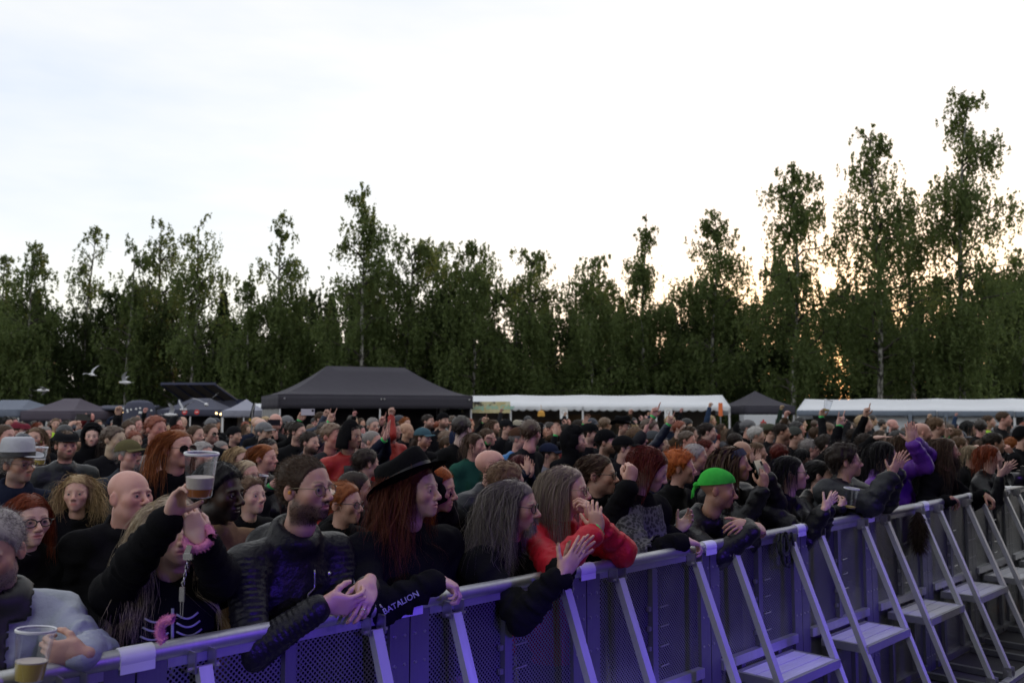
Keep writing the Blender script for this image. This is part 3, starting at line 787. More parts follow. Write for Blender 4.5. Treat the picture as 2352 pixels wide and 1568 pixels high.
# round red signs under the navy tent
for k, px in enumerate((424, 452)):
    s_ = empty('round_sign', W(px, 946, 29.7)); tag(s_, ['round red sign at the left under the navy tent edge', 'round red sign at the right under the navy tent edge'][k], 'sign', 'red signs under the navy tent')
    MB().lathe([(0, .01), (.085, .01), (.085, -.01), (0, -.01)], 16, rot=np.array([[1, 0, 0], [0, 0, -1], [0, 1, 0]])).build('disc', RED, s_)
    MB().box((0, -.0125, 0), (.05, .002, .014)).build('white_bar', PAPER, s_)
# trailer with raised hatch
pt = W(475, 900, 37)
tl_ = empty('hatch_trailer', (pt[0], 37, 0)); tag(tl_, 'dark blue trailer with large raised brown ribbed hatch behind the navy tent', 'trailer')
HB = mat('hatch_lining', (.11, .095, .085), .8, var=.2); NV = mat('trailer_blue', (.03, .035, .08), .5)
z0, z1 = W(475, 922, 37)[2], W(475, 882, 35.4)[2]
xa, xb = 1.15, 1.2
MB().box((0, .9, z0 / 2 + .1), (1.25, .85, z0 / 2)).build('body', NV, tl_)
A4 = [(-.98, .05, z0 + .06), (1.28, .05, z0 + .06), (.88, -1.6, z1), (-1.28, -1.6, z1)]
hm = MB().add(A4 + [(x, y + .05, z + .05) for x, y, z in A4], [(0, 1, 2, 3), (7, 6, 5, 4), (0, 4, 5, 1), (1, 5, 6, 2), (2, 6, 7, 3), (3, 7, 4, 0)]); hm.build('hatch', HB, tl_)
for k in range(5):
    f = k / 4; p0 = np.array(A4[0]) * (1 - f) + np.array(A4[1]) * f; p1 = np.array(A4[3]) * (1 - f) + np.array(A4[2]) * f
    dn = np.array([0, -.02, -.03]); MB().bar(p0 + dn, p1 + dn, .05, .05).build('hatch_rib', NV, tl_)
MB().bar(np.array(A4[3]) + (-.03, 0, .02), np.array(A4[2]) + (.03, 0, .02), .09).build('hatch_edge', NV, tl_)
# feather flag beside the big tent
ff = empty('feather_flag', (W(578, 960, 25.5)[0], 25.5, 0)); tag(ff, 'narrow black feather flag with yellow marks beside the big tent', 'flag')
zt = W(578, 925, 25.5)[2]
MB().tube([(0, 0, 0), (0, 0, 1.4), (.02, 0, 2.0), (.1, 0, zt)], .012, 6).build('pole', STEEL, ff)
V, F = [], []
for i in range(13):
    f = i / 12; z = .5 + (zt - .5) * f; wd = .16 * (1 - .55 * f ** 3); x0 = .1 * max(0, f - .55) / .45
    V += [(x0, .015, z), (x0 - wd, .015 + .01 * math.sin(f * 9), z)]
    if i: F.append((2 * i - 2, 2 * i - 1, 2 * i + 1, 2 * i))
o = MB().add(V, F).build('cloth', DARK, ff); sm = o.modifiers.new('thickness', 'SOLIDIFY'); sm.thickness = .004
YEL = mat('yellow_print', (.45, .3, .05), .7)
q = MB()
for k in range(6): q.box((-.05, .004, .9 + k * .17), (.03, .002, .04))
q.build('yellow_mark', YEL, ff)

# ------------------------------------------------------------------ gulls
GW = mat('gull_white', (.72, .72, .74), .7, var=.08); GG = mat('gull_grey', (.42, .43, .46), .7, var=.1); GB = mat('gull_dark', (.05, .05, .05), .6); GO = mat('gull_bill', (.5, .25, .05), .5)
def gull(px, py, Y, rz, lw, rw, label, s=1.0, roll=0.):
    """lw, rw: wing raise angles of the left / right wing"""
    root = empty('flying_gull', W(px, py, Y), rz); root.scale = (s, s, s); root.rotation_euler = (0, roll, rz); tag(root, label, 'gull', 'gulls over the crowd')
    Xr = np.array([[0, 0, 1], [1, 0, 0], [0, 1, 0]], float)   # lathe axis -> x
    MB().lathe([(0, -.20), (.03, -.16), (.055, -.06), (.06, .03), (.045, .10), (.032, .13), (.036, .16), (.03, .19), (.006, .215), (0, .22)], 12, rot=Xr).build('body', GW, root, smooth=True, angle=80)
    MB().lathe([(.009, .205), (.006, .235), (0, .25)], 6, (0, 0, -.004), rot=Xr).build('bill', GO, root)
    MB().add([(-.17, -.02, .005), (-.17, .02, .005), (-.31, .055, .0), (-.32, 0, .003), (-.31, -.055, 0), (-.17, 0, -.012)], [(0, 1, 2, 3, 4), (0, 5, 1), (1, 5, 2), (2, 5, 3), (3, 5, 4), (4, 5, 0)]).build('tail', GW, root)
    for sd_, an in ((1, lw), (-1, rw)):
        V, F = [], []
        for i in range(8):
            f = i / 7; y = .04 + f * .48; an_ = an * (1 - .35 * f) if f < .5 else an * .83 - R(14) * (f - .5)
            ch = .13 * (1 - f ** 2.2) + .012; sw = .06 * math.sin(f * math.pi) - .13 * f * f
            c, s2 = math.cos(an_), math.sin(an_)
            for (dx, dz) in ((ch * .5, 0), (0, .012), (-ch * .5, 0), (0, -.006)):
                V.append((sw + dx + .02, sd_ * y * c, y * s2 + dz + .01))
            if i:
                for j in range(4): F.append(((i - 1) * 4 + j, (i - 1) * 4 + (j + 1) % 4, i * 4 + (j + 1) % 4, i * 4 + j))
        F.append(tuple(28 + j for j in range(4)))
        me = MB().add(V, F).mesh('wing', True, 60); me.materials.append(GG); me.materials.append(GB)
        for p in me.polygons:
            if max(v for v in p.vertices) >= 28: p.material_index = 1
        link('wing', me, root)
gull(211, 860, 30, R(150), R(5), R(78), 'white gull with one wing straight up, highest of the gulls', .8, R(-8))
gull(288, 878, 30, R(200), R(70), R(40), 'white gull with raised wings left of the hatch trailer', .95)
gull(98, 896, 30, R(25), R(-20), R(20), 'gull gliding with lowered wings, farthest left', .95)
gull(474, 929, 26, R(100), R(35), R(60), 'gull with spread wings in front of the navy and grey tents', .95)
gull(422, 940, 27, R(250), R(50), R(70), 'gull flapping between the red round signs', .8)
gull(391, 952, 26, R(20), R(60), R(75), 'gull with upright wings just above the heads by the navy tent pole', .9)
# ================================================================== PEOPLE: implicit-surface bodies
def nrm(v):
    v = np.asarray(v, float); return v / (np.linalg.norm(v) + 1e-12)
def rotz(a):
    c, s = math.cos(a), math.sin(a); return np.array([[c, -s, 0], [s, c, 0], [0, 0, 1.0]])
def rotx(a):
    c, s = math.cos(a), math.sin(a); return np.array([[1.0, 0, 0], [0, c, -s], [0, s, c]])
def roty(a):
    c, s = math.cos(a), math.sin(a); return np.array([[c, 0, s], [0, 1.0, 0], [-s, 0, c]])

class Field:
    def __init__(s, lo, hi, h):
        s.lo = np.asarray(lo, float); s.h = h
        s.n = np.maximum(4, np.ceil((np.asarray(hi) - s.lo) / h).astype(int) + 1)
        s.A = np.full(s.n, .2, np.float32)
        s.ax = [s.lo[i] + h * np.arange(s.n[i]) for i in range(3)]
    def _win(s, lo, hi):
        i0 = np.clip(np.floor((lo - s.lo) / s.h).astype(int), 0, s.n); i1 = np.clip(np.ceil((hi - s.lo) / s.h).astype(int) + 1, 0, s.n)
        return i0, i1
    def _apply(s, lo, hi, fn, k, op, pad):
        i0, i1 = s._win(np.asarray(lo) - pad, np.asarray(hi) + pad)
        if np.any(i1 <= i0): return
        X = s.ax[0][i0[0]:i1[0]][:, None, None]; Y = s.ax[1][i0[1]:i1[1]][None, :, None]; Z = s.ax[2][i0[2]:i1[2]][None, None, :]
        d = fn(X, Y, Z).astype(np.float32)
        sl = tuple(slice(i0[i], i1[i]) for i in range(3)); a = s.A[sl]
        if op == 'add':
            hh = np.maximum(k - np.abs(a - d), 0) / k; s.A[sl] = np.minimum(a, d) - hh * hh * k * .25
        else:
            hh = np.maximum(k - np.abs(a + d), 0) / k; s.A[sl] = np.maximum(a, -d) + hh * hh * k * .25
    def ell(s, c, r, rot=None, k=.02, op='add'):
        c = np.asarray(c, float); r = np.asarray(r, float)
        m = r if rot is None else np.abs(rot) @ r
        def fn(X, Y, Z):
            x, y, z = X - c[0], Y - c[1], Z - c[2]
            if rot is not None:
                x, y, z = (rot[0, 0] * x + rot[1, 0] * y + rot[2, 0] * z, rot[0, 1] * x + rot[1, 1] * y + rot[2, 1] * z, rot[0, 2] * x + rot[1, 2] * y + rot[2, 2] * z)
            k0 = np.sqrt((x / r[0]) ** 2 + (y / r[1]) ** 2 + (z / r[2]) ** 2) + 1e-6
            k1 = np.sqrt((x / r[0] ** 2) ** 2 + (y / r[1] ** 2) ** 2 + (z / r[2] ** 2) ** 2) + 1e-6
            return k0 * (k0 - 1) / k1
        s._apply(c - m, c + m, fn, k, op, k + 2 * s.h)
        return s
    def cap(s, a, b, ra, rb=None, k=.02, op='add', mod=None):
        a = np.asarray(a, float); b = np.asarray(b, float); rb = ra if rb is None else rb
        d = b - a; l2 = d @ d + 1e-12; rm = max(ra, rb)
        def fn(X, Y, Z):
            x, y, z = X - a[0], Y - a[1], Z - a[2]
            t = np.clip((x * d[0] + y * d[1] + z * d[2]) / l2, 0, 1)
            rr = ra + (rb - ra) * t
            if mod is not None: rr = rr + mod(t, x - t * d[0], y - t * d[1], z - t * d[2])
            return np.sqrt((x - t * d[0]) ** 2 + (y - t * d[1]) ** 2 + (z - t * d[2]) ** 2) - rr
        s._apply(np.minimum(a, b) - rm, np.maximum(a, b) + rm, fn, k, op, k + 2 * s.h + (.012 if mod else 0))
        return s
    def tor(s, c, ax, R0, r, k=.01, sc=1.0, op='add'):
        c = np.asarray(c, float); ax = nrm(ax); m = R0 + r
        def fn(X, Y, Z):
            x, y, z = X - c[0], Y - c[1], Z - c[2]
            h = x * ax[0] + y * ax[1] + z * ax[2]
            q = np.sqrt(np.maximum(x * x + y * y + z * z - h * h, 0)) - R0
            return np.sqrt(q * q + (h / sc) ** 2) - r
        s._apply(c - m - r * sc, c + m + r * sc, fn, k, op, k + 2 * s.h)
        return s
    def cut_plane(s, p, n_, k=.004):
        n_ = nrm(n_); d = (s.ax[0][:, None, None] - p[0]) * n_[0] + (s.ax[1][None, :, None] - p[1]) * n_[1] + (s.ax[2][None, None, :] - p[2]) * n_[2]
        s.A = np.maximum(s.A, d.astype(np.float32)); return s
    def folds(s, amp, seed, freq=26.0, dirv=None):
        if freq < 40: s.folds(amp * .55, seed + 7, freq * 2.3)
        rng = np.random.default_rng(seed)
        X = s.ax[0][:, None, None]; Y = s.ax[1][None, :, None]; Z = s.ax[2][None, None, :]
        acc = 0
        for i in range(4):
            w = rng.normal(size=3); w = w / np.linalg.norm(w) * freq * rng.uniform(.45, 1.3); w2 = rng.normal(size=3) * freq * .35
            acc = acc + np.sin(w[0] * X + w[1] * Y + w[2] * Z + 1.6 * np.sin(w2[0] * X + w2[1] * Y + w2[2] * Z + i) + i * 2.1)
        g = (1 - np.abs(acc) / 2.2)
        s.A = s.A - (amp * g).astype(np.float32) * (np.abs(s.A) < .06); return s
    def mesh(s):
        A = s.A; S = A < 0; nx, ny, nz = A.shape
        c = np.zeros((nx - 1, ny - 1, nz - 1), np.int8)
        for dx in (0, 1):
            for dy in (0, 1):
                for dz in (0, 1): c += S[dx:nx - 1 + dx, dy:ny - 1 + dy, dz:nz - 1 + dz]
        act = (c > 0) & (c < 8)
        ci = np.argwhere(act); idx = np.full(act.shape, -1, np.int64); idx[act] = np.arange(len(ci))
        pos = np.zeros((len(ci), 3)); cnt = np.zeros(len(ci))
        offs = [np.array(o) for o in ((0, 0, 0), (1, 0, 0), (0, 1, 0), (1, 1, 0), (0, 0, 1), (1, 0, 1), (0, 1, 1), (1, 1, 1))]
        for i, j in ((0, 1), (2, 3), (4, 5), (6, 7), (0, 2), (1, 3), (4, 6), (5, 7), (0, 4), (1, 5), (2, 6), (3, 7)):
            p, q = ci + offs[i], ci + offs[j]
            a = A[p[:, 0], p[:, 1], p[:, 2]]; b = A[q[:, 0], q[:, 1], q[:, 2]]
            m = (a < 0) != (b < 0); t = np.where(m, a / np.where(m, a - b, 1), 0)
            pos += np.where(m[:, None], offs[i] + t[:, None] * (offs[j] - offs[i]), 0); cnt += m
        V = s.lo + s.h * (ci + pos / np.maximum(cnt, 1)[:, None])
        Fs = []
        for ax in range(3):
            o1, o2 = (ax + 1) % 3, (ax + 2) % 3
            lo = [slice(None)] * 3; hi = [slice(None)] * 3
            lo[ax] = slice(0, -1); hi[ax] = slice(1, None)
            s0, s1 = S[tuple(lo)], S[tuple(hi)]
            e = np.argwhere(s0 != s1)
            e = e[(e[:, o1] > 0) & (e[:, o2] > 0) & (e[:, o1] < A.shape[o1] - 1) & (e[:, o2] < A.shape[o2] - 1)]
            def cell(d1, d2):
                q = e.copy(); q[:, o1] -= d1; q[:, o2] -= d2; return idx[q[:, 0], q[:, 1], q[:, 2]]
            f = np.stack([cell(1, 1), cell(0, 1), cell(0, 0), cell(1, 0)], 1)
            flip = ~s0[e[:, 0], e[:, 1], e[:, 2]]
            f[flip] = f[flip][:, ::-1]
            Fs.append(f[(f >= 0).all(1)])
        return V, np.concatenate(Fs)

def vnormals(V, F):
    n = np.cross(V[F[:, 2]] - V[F[:, 0]], V[F[:, 3]] - V[F[:, 1]]) if F.shape[1] == 4 else np.cross(V[F[:, 1]] - V[F[:, 0]], V[F[:, 2]] - V[F[:, 0]])
    N_ = np.zeros_like(V)
    for i in range(F.shape[1]): np.add.at(N_, F[:, i], n)
    return N_ / (np.linalg.norm(N_, axis=1)[:, None] + 1e-12)
def sstep(a, b, x):
    t = np.clip((x - a) / (b - a), 0, 1); return t * t * (3 - 2 * t)
def gauss(P, c, s):
    return np.exp(-(((P - np.asarray(c)) / np.asarray(s)) ** 2).sum(1))

# ------------------------------------------------------------------ heads (local frame: eyes at z=0, face towards -Y, person's left is +X)
def uv_sphere(c, r, n=10, m=8):
    V = [(0, 0, -1)]; F3, F4 = [], []
    for i in range(1, m):
        th = math.pi * i / m - math.pi / 2
        for j in range(n): V.append((math.cos(th) * math.cos(2 * math.pi * j / n), math.cos(th) * math.sin(2 * math.pi * j / n), math.sin(th)))
    V.append((0, 0, 1)); V = np.array(V)[:, [0, 2, 1]] * np.array([1, -1, 1])   # pole axis -> -Y front
    for j in range(n): F4.append((0, 0, 0, 0))
    F = []
    for i in range(m - 2):
        for j in range(n): F.append((1 + i * n + j, 1 + i * n + (j + 1) % n, 1 + (i + 1) * n + (j + 1) % n, 1 + (i + 1) * n + j))
    T = [(0, 1 + (j + 1) % n, 1 + j) for j in range(n)] + [(len(V) - 1, 1 + (m - 2) * n + j, 1 + (m - 2) * n + (j + 1) % n) for j in range(n)]
    return V * r + np.asarray(c), np.array(F), np.array(T)

HEADS = {}
NECKR = dict(m=.055, f=.046, heavy=.068, old=.054)
def head(kind, h):
    """kind: m, f, heavy, old ; h = cell size. returns V, F(list quads,tris), mats, mask, scalp data"""
    if (kind, h) in HEADS: return HEADS[(kind, h)]
    f = Field((-.105, -.145, -.205), (.105, .135, .135), h)
    fem, heavy, old = kind == 'f', kind == 'heavy', kind == 'old'
    kk = max(.012, 1.5 * h)
    f.ell((0, .020, .040), (.074, .096, .078), k=.03)
    f.ell((0, -.028, .012), (.066, .066, .082), k=.03)
    jw = .050 if fem else .067 if heavy else .057
    f.ell((0, -.030, -.055), (jw, .056, .055 if not heavy else .062), k=.035)
    f.ell((0, -.074, -.094), (.019 if fem else .025, .019, .017), k=.028)
    for s in (-1, 1):
        f.ell((s * .043, -.060, -.022), (.022, .024, .022) if not heavy else (.028, .028, .03), k=.025)
        f.ell((s * .027, -.0845, .019), (.024, .008 if fem else .0115, .008), rot=roty(s * .12), k=.014)
        if heavy: f.ell((s * .04, -.04, -.085), (.03, .035, .03), k=.03)
    if heavy: f.ell((0, -.03, -.115), (.05, .05, .03), k=.03)
    for s in (-1, 1): f.ell((s * .0315, -.1, -.002), (.018, .0185, .0125), k=.012, op='sub')
    if not fem:
        for s in (-1, 1): f.ell((s * .050, -.008, -.068), (.014, .022, .022), k=.025)
    f.cap((0, -.086, .013), (0, -.114 if not fem else -.111, -.028), .0078, .0105, k=.013)
    f.ell((0, -.1165 if not fem else -.113, -.034), (.0115 if fem else .0135, .0115, .0105), k=.008)
    for s in (-1, 1): f.ell((s * .0125, -.103, -.038), (.0075, .011, .0075), k=.008)
    # mouth mound, lips
    f.ell((0, -.080, -.064), (.027, .015, .022), k=.018)
    f.ell((0, -.0945, -.0600), (.023, .0055, .0042 if not fem else .0052), k=.006)
    f.ell((0, -.0930, -.0720), (.0195, .0062, .0050 if not fem else .0062), k=.006)
    if h <= .006: f.ell((0, -.1015, -.0660), (.025, .009, .0017), k=.003, op='sub')
    # upper lids
    for s in (-1, 1):
        f.ell((s * .0315, -.0800, .0), (.0170, .0142, .0120), k=.005)
        f.ell((s * .0318, -.0945, -.0022), (.0135, .0085, .0036), k=.0025, op='sub')
    for s in (-1, 1):
        f.ell((s * .0765, .014, -.010), (.0085, .020, .031), rot=rotz(-s * .35), k=.008)
        if h <= .006: f.ell((s * .0865, .007, -.007), (.006, .011, .019), rot=rotz(-s * .35), k=.006, op='sub')
    nr = NECKR[kind]
    f.cap((0, .016, -.075), (0, .022, -.135), nr, nr, k=.03)
    V, F = f.mesh()
    fm = np.zeros(len(F), int)
    P = V
    front = sstep(.0, -.04, P[:, 1])
    lips = np.clip(gauss(P, (0, -.097, -.0660), (.021, .018, .0085)) * 1.5, 0, 1) * front * sstep(-.082, -.090, P[:, 1])
    blush = (gauss(np.abs(P) * np.array([1, 0, 0]) + P * np.array([0, 1, 1]), (.045, -.07, -.03), (.024, .05, .022)) + .9 * gauss(P, (0, -.115, -.03), (.016, .02, .014)))
    ears = sstep(.072, .08, np.abs(P[:, 0])) * sstep(-.05, -.02, P[:, 2]) * sstep(.05, .03, P[:, 2])
    ax_ = np.abs(P[:, 0])
    brow_z = .0205 + .006 * np.sin(np.clip((ax_ - .012) / .036, 0, 1) * 2.6)
    brow = np.exp(-((P[:, 2] - brow_z) / (.0042 if not fem else .003)) ** 2) * sstep(.010, .015, ax_) * sstep(.054, .044, ax_) * front
    lash = np.exp(-((P[:, 2] - .0045) / .0028) ** 2) * gauss(np.stack([ax_, P[:, 1], P[:, 2]], 1), (.0315, -.09, .003), (.014, .012, .02)) * .8
    # beard zone: jaw, chin, moustache
    jaw = sstep(-.038, -.060, P[:, 2]) * sstep(.045, .02, P[:, 1]) * sstep(-.150, -.118, P[:, 2])
    side = sstep(-.02, -.05, P[:, 2] + 0) * sstep(.05, .062, ax_) * sstep(-.05, -.015, P[:, 1]) * sstep(.03, .0, P[:, 1])
    cheekfree = 1 - gauss(np.stack([ax_, P[:, 1], P[:, 2]], 1), (.036, -.09, -.045), (.02, .04, .016))
    must = gauss(P, (0, -.1, -.049), (.03, .03, .0085))
    beard = np.clip(np.maximum(np.maximum(jaw * cheekfree, side), must), 0, 1) * (1 - lips)
    mask = np.stack([np.clip(lips, 0, 1), beard, np.clip(brow + lash * .9, 0, 1), np.clip(blush + ears * .8, 0, 1)], 1)
    parts = [(V, F, fm, mask)]
    EV, EF4, EF3 = [], [], []
    off = len(V); quads = [F]; tris = []; mq_ = [fm]; mt_ = []
    allV = [V]; allM = [mask]
    if h <= .0128:
        for s in (-1, 1):
            v, q, t = uv_sphere((s * .0315, -.0805, -.0012), .0122, 12, 10)
            rad = np.linalg.norm((v - v.mean(0))[:, [0, 2]], axis=1)
            def em(fc):
                c = v[fc].mean(1) - np.array([s * .0315, -.0805, -.0012]); r_ = np.linalg.norm(c[:, [0, 2]], axis=1)
                return np.where((r_ < .0062) & (c[:, 1] < 0), 2, 1)
            mq_.append(em(q)); mt_.append(em(t)); quads.append(q + off); tris.append(t + off); off += len(v)
            allV.append(v); allM.append(np.zeros((len(v), 4)))
    Vv = np.concatenate(allV); M = np.concatenate(allM)
    Q = np.concatenate(quads); MQ = np.concatenate(mq_)
    T = np.concatenate(tris) if tris else np.zeros((0, 3), int); MT = np.concatenate(mt_) if mt_ else np.zeros(0, int)
    out = dict(V=Vv, Q=Q, T=T, MQ=MQ, MT=MT, mask=M, SV=V, SF=F)
    HEADS[(kind, h)] = out
    return out

# ------------------------------------------------------------------ hands (wrist at origin, fingers +Z, palm faces -Y, thumb on +X)
HPOSE = dict(  # finger curls (index, middle, ring, pinky) in degrees per joint, spread, thumb curl/in
    relaxed=((28, 32, 36, 40), 4, 15, .0), flat=((4, 3, 4, 6), 3, 6, -.1), open=((8, 6, 8, 12), 9, 5, -.2), fist=((82, 84, 86, 86), 0, 50, .6),
    point=((4, 82, 84, 86), 0, 50, .5), horns=((4, 84, 86, 6), 2, 50, .6), victory=((4, 5, 84, 86), 6, 50, .6), grip=((52, 54, 56, 58), 1, 34, .35), cup=((34, 34, 36, 38), 4, 24, .5), rail=((48, 50, 52, 54), 3, 20, .1))
HANDS = {}
def hand(pose, h):
    if (pose, h) in HANDS: return HANDS[(pose, h)]
    curls, spread, tc_, tin = HPOSE[pose]
    f = Field((-.075, -.13, -.07), (.095, .05, .225), h)
    f.ell((0, .002, .048), (.043, .0175, .056), k=.012); f.ell((.022, -.008, .035), (.02, .017, .032), k=.012); f.ell((-.022, -.006, .035), (.018, .015, .036), k=.012)
    f.cap((0, 0, -.018), (0, 0, .012), .0255, .025, k=.02)
    bases = [(.029, .0, .090), (.0095, -.001, .096), (-.0105, -.001, .092), (-.0285, .0, .082)]
    lens = [(.042, .026, .021), (.047, .030, .022), (.043, .028, .021), (.033, .021, .019)]
    for i in range(4):
        p = np.array(bases[i]); a = 0.0; sp = R(spread) * (1.5 - i)
        f.cap((p[0] * .8, .001, .05), p, .0105, .0098, k=.007)
        for j in range(3):
            a += R(curls[i]) * (1.0 if j else .9)
            d = np.array([math.sin(sp) * math.cos(a), -math.sin(a), math.cos(a) * math.cos(sp)])
            q = p + d * lens[i][j]; r0 = (.0095, .0086, .0078)[j] * (.9 if i == 3 else 1)
            f.cap(p, q, r0, r0 * .9, k=.004); p = q
    p = np.array([.030, -.006, .022]); d = nrm((.72 - .5 * max(0, tin), -.25 - .75 * tin, .62)); f.cap((.012, -.002, .008), p, .014, .014, k=.012)
    for j, l in enumerate((.036, .031, .026)):
        q = p + d * l; f.cap(p, q, (.0125, .0108, .0098)[j], (.0112, .0098, .0085)[j], k=.006)
        p = q; ax = nrm((.1, 1.0, .5)); d = nrm(d + np.array([-.55, -.25, .35]) * math.sin(R(tc_)) * 1.2)
    V, F = f.mesh(); HANDS[(pose, h)] = (V, F); return V, F

# ------------------------------------------------------------------ materials for people
def m_skin(name, sss=True):
    m, nt, b = nodes(name)
    sk = nd(nt, 'ShaderNodeAttribute', attribute_type='OBJECT', attribute_name='skin'); bc = nd(nt, 'ShaderNodeAttribute', attribute_type='OBJECT', attribute_name='beard')
    hc = nd(nt, 'ShaderNodeAttribute', attribute_type='OBJECT', attribute_name='brow')
    mk = nd(nt, 'ShaderNodeAttribute', attribute_type='GEOMETRY', attribute_name='mask'); sp = nd(nt, 'ShaderNodeSeparateColor'); nt.links.new(mk.outputs['Color'], sp.inputs[0])
    n = noise(nt, 45, 4); n3 = noise(nt, 11, 3)
    c = mixc(nt, sk.outputs['Color'], (.62, .40, .36), mixc(nt, (.05, .05, .05), (.75, .75, .75), n3.outputs['Fac']), 'MULTIPLY')
    red = nd(nt, 'ShaderNodeMath', operation='MULTIPLY'); nt.links.new(mk.outputs['Alpha'], red.inputs[0]); red.inputs[1].default_value = .3
    c = mixc(nt, c, mixc(nt, sk.outputs['Color'], (1.0, .52, .48), 1.0, 'MULTIPLY'), red.outputs[0])
    lp = nd(nt, 'ShaderNodeMath', operation='MULTIPLY'); nt.links.new(sp.outputs[0], lp.inputs[0]); lp.inputs[1].default_value = .8
    c = mixc(nt, c, mixc(nt, sk.outputs['Color'], (.82, .38, .38), 1.0, 'MULTIPLY'), lp.outputs[0])
    bm = nd(nt, 'ShaderNodeMath', operation='MULTIPLY'); nt.links.new(sp.outputs[1], bm.inputs[0]); nt.links.new(bc.outputs['Alpha'], bm.inputs[1])
    n4 = noise(nt, 400, 2); bm2 = nd(nt, 'ShaderNodeMath', operation='MULTIPLY'); mr = nd(nt, 'ShaderNodeMapRange'); mr.inputs['To Min'].default_value = .75; mr.inputs['To Max'].default_value = 1.1
    nt.links.new(n4.outputs['Fac'], mr.inputs[0]); nt.links.new(bm.outputs[0], bm2.inputs[0]); nt.links.new(mr.outputs[0], bm2.inputs[1])
    c = mixc(nt, c, bc.outputs['Color'], bm2.outputs[0])
    wm = nd(nt, 'ShaderNodeMath', operation='MULTIPLY'); nt.links.new(sp.outputs[2], wm.inputs[0]); nt.links.new(hc.outputs['Alpha'], wm.inputs[1])
    c = mixc(nt, c, hc.outputs['Color'], wm.outputs[0])
    nt.links.new(c, b.inputs['Base Color']); b.inputs['Roughness'].default_value = .44; b.inputs['Specular IOR Level'].default_value = .4
    if sss:
        b.inputs['Subsurface Weight'].default_value = .12; b.inputs['Subsurface Radius'].default_value = (.012, .005, .003); b.inputs['Subsurface Scale'].default_value = 1.0
    bump(nt, b, n.outputs['Fac'], .3, .004)
    return m
SKIN = m_skin('skin'); SKIN_F = m_skin('skin_far', False)
EYEW = mat('eye_white', (.55, .52, .50), .25, var=.05); EYEI = mat('eye_iris', (.035, .04, .045), .2, var=.3)
CLOTH = tinted('cloth', .88, .08, (22, .45, .015)); COTTON = tinted('cotton_jersey', .92, .07, (24, .4, .015)); LEATHER = tinted('leather', .40, .24, (16, .55, .02), .25, 14); NYLON = tinted('nylon_shell', .5, .3, (14, .5, .02), .12)
DENIM = tinted('trouser_denim', .9, .2, (120, .2, .003))
def m_hair(name):
    m, nt, b = nodes(name)
    a = nd(nt, 'ShaderNodeAttribute', attribute_type='OBJECT', attribute_name='tint'); g = nd(nt, 'ShaderNodeNewGeometry'); n = noise(nt, 130, 2, sc3=(1, 1, .12))
    mr = nd(nt, 'ShaderNodeMapRange'); mr.inputs['To Min'].default_value = .55; mr.inputs['To Max'].default_value = 1.45; nt.links.new(g.outputs['Random Per Island'], mr.inputs[0])
    mr2 = nd(nt, 'ShaderNodeMapRange'); mr2.inputs['To Min'].default_value = .6; mr2.inputs['To Max'].default_value = 1.35; nt.links.new(n.outputs['Fac'], mr2.inputs[0])
    s1 = nd(nt, 'ShaderNodeVectorMath', operation='SCALE'); s2 = nd(nt, 'ShaderNodeVectorMath', operation='SCALE')
    nt.links.new(a.outputs['Color'], s1.inputs[0]); nt.links.new(mr.outputs[0], s1.inputs['Scale']); nt.links.new(s1.outputs[0], s2.inputs[0]); nt.links.new(mr2.outputs[0], s2.inputs['Scale'])
    nt.links.new(s2.outputs[0], b.inputs['Base Color']); b.inputs['Roughness'].default_value = .45; b.inputs['Specular IOR Level'].default_value = .16
    bump(nt, b, n.outputs['Fac'], .5, .004)
    return m
HAIR = m_hair('hair')
LENS_D = mat('dark_lens', (.012, .011, .012), .08, var=.1); FRAME_B = mat('black_frame', (.012, .012, .013), .35); FRAME_G = mat('thin_metal_frame', (.18, .15, .10), .35, .8)
def m_clear(name, col=(.96, .97, 1), rough=.05):
    m, nt, b = nodes(name)
    tr_ = nd(nt, 'ShaderNodeBsdfTransparent'); gl = nd(nt, 'ShaderNodeBsdfGlossy'); gl.inputs['Roughness'].default_value = rough; gl.inputs['Color'].default_value = (.9, .92, 1, 1)
    tr_.inputs['Color'].default_value = (*col, 1); fr_ = nd(nt, 'ShaderNodeLayerWeight'); fr_.inputs['Blend'].default_value = .25; mx = nd(nt, 'ShaderNodeMixShader')
    ml_ = nd(nt, 'ShaderNodeMath', operation='MULTIPLY_ADD'); ml_.inputs[1].default_value = .55; ml_.inputs[2].default_value = .05
    nt.links.new(fr_.outputs['Facing'], ml_.inputs[0]); nt.links.new(ml_.outputs[0], mx.inputs[0]); nt.links.new(tr_.outputs[0], mx.inputs[1]); nt.links.new(gl.outputs[0], mx.inputs[2]); nt.links.new(mx.outputs[0], nt.nodes['Material Output'].inputs['Surface'])
    return m
CLEAR = m_clear('clear_plastic', (.90, .91, .93)); LENS = m_clear('clear_lens', (.9, .92, .95))
WBAND = mat('green_wristband', (.04, .55, .12), .5, var=.1); BBAND = mat('black_strap', (.015, .015, .017), .5)
SILVER = mat('silver', (.6, .6, .62), .25, .95, .1)

SK = dict(fair=(.63, .41, .325), pink=(.65, .385, .32), tan=(.50, .30, .21), olive=(.44, .28, .20), dark=(.055, .032, .022), pale=(.69, .48, .40))
HC = dict(black=(.012, .011, .012), dark=(.028, .02, .016), brown=(.07, .042, .026), lbrown=(.14, .085, .05), blond=(.36, .25, .13), ash=(.30, .23, .15), grey=(.24, .22, .21), white=(.5, .48, .46),
          ginger=(.24, .075, .022), red=(.19, .04, .014), orange=(.42, .11, .025), maroon=(.07, .012, .014), purple=(.13, .03, .16), dred=(.11, .018, .012))

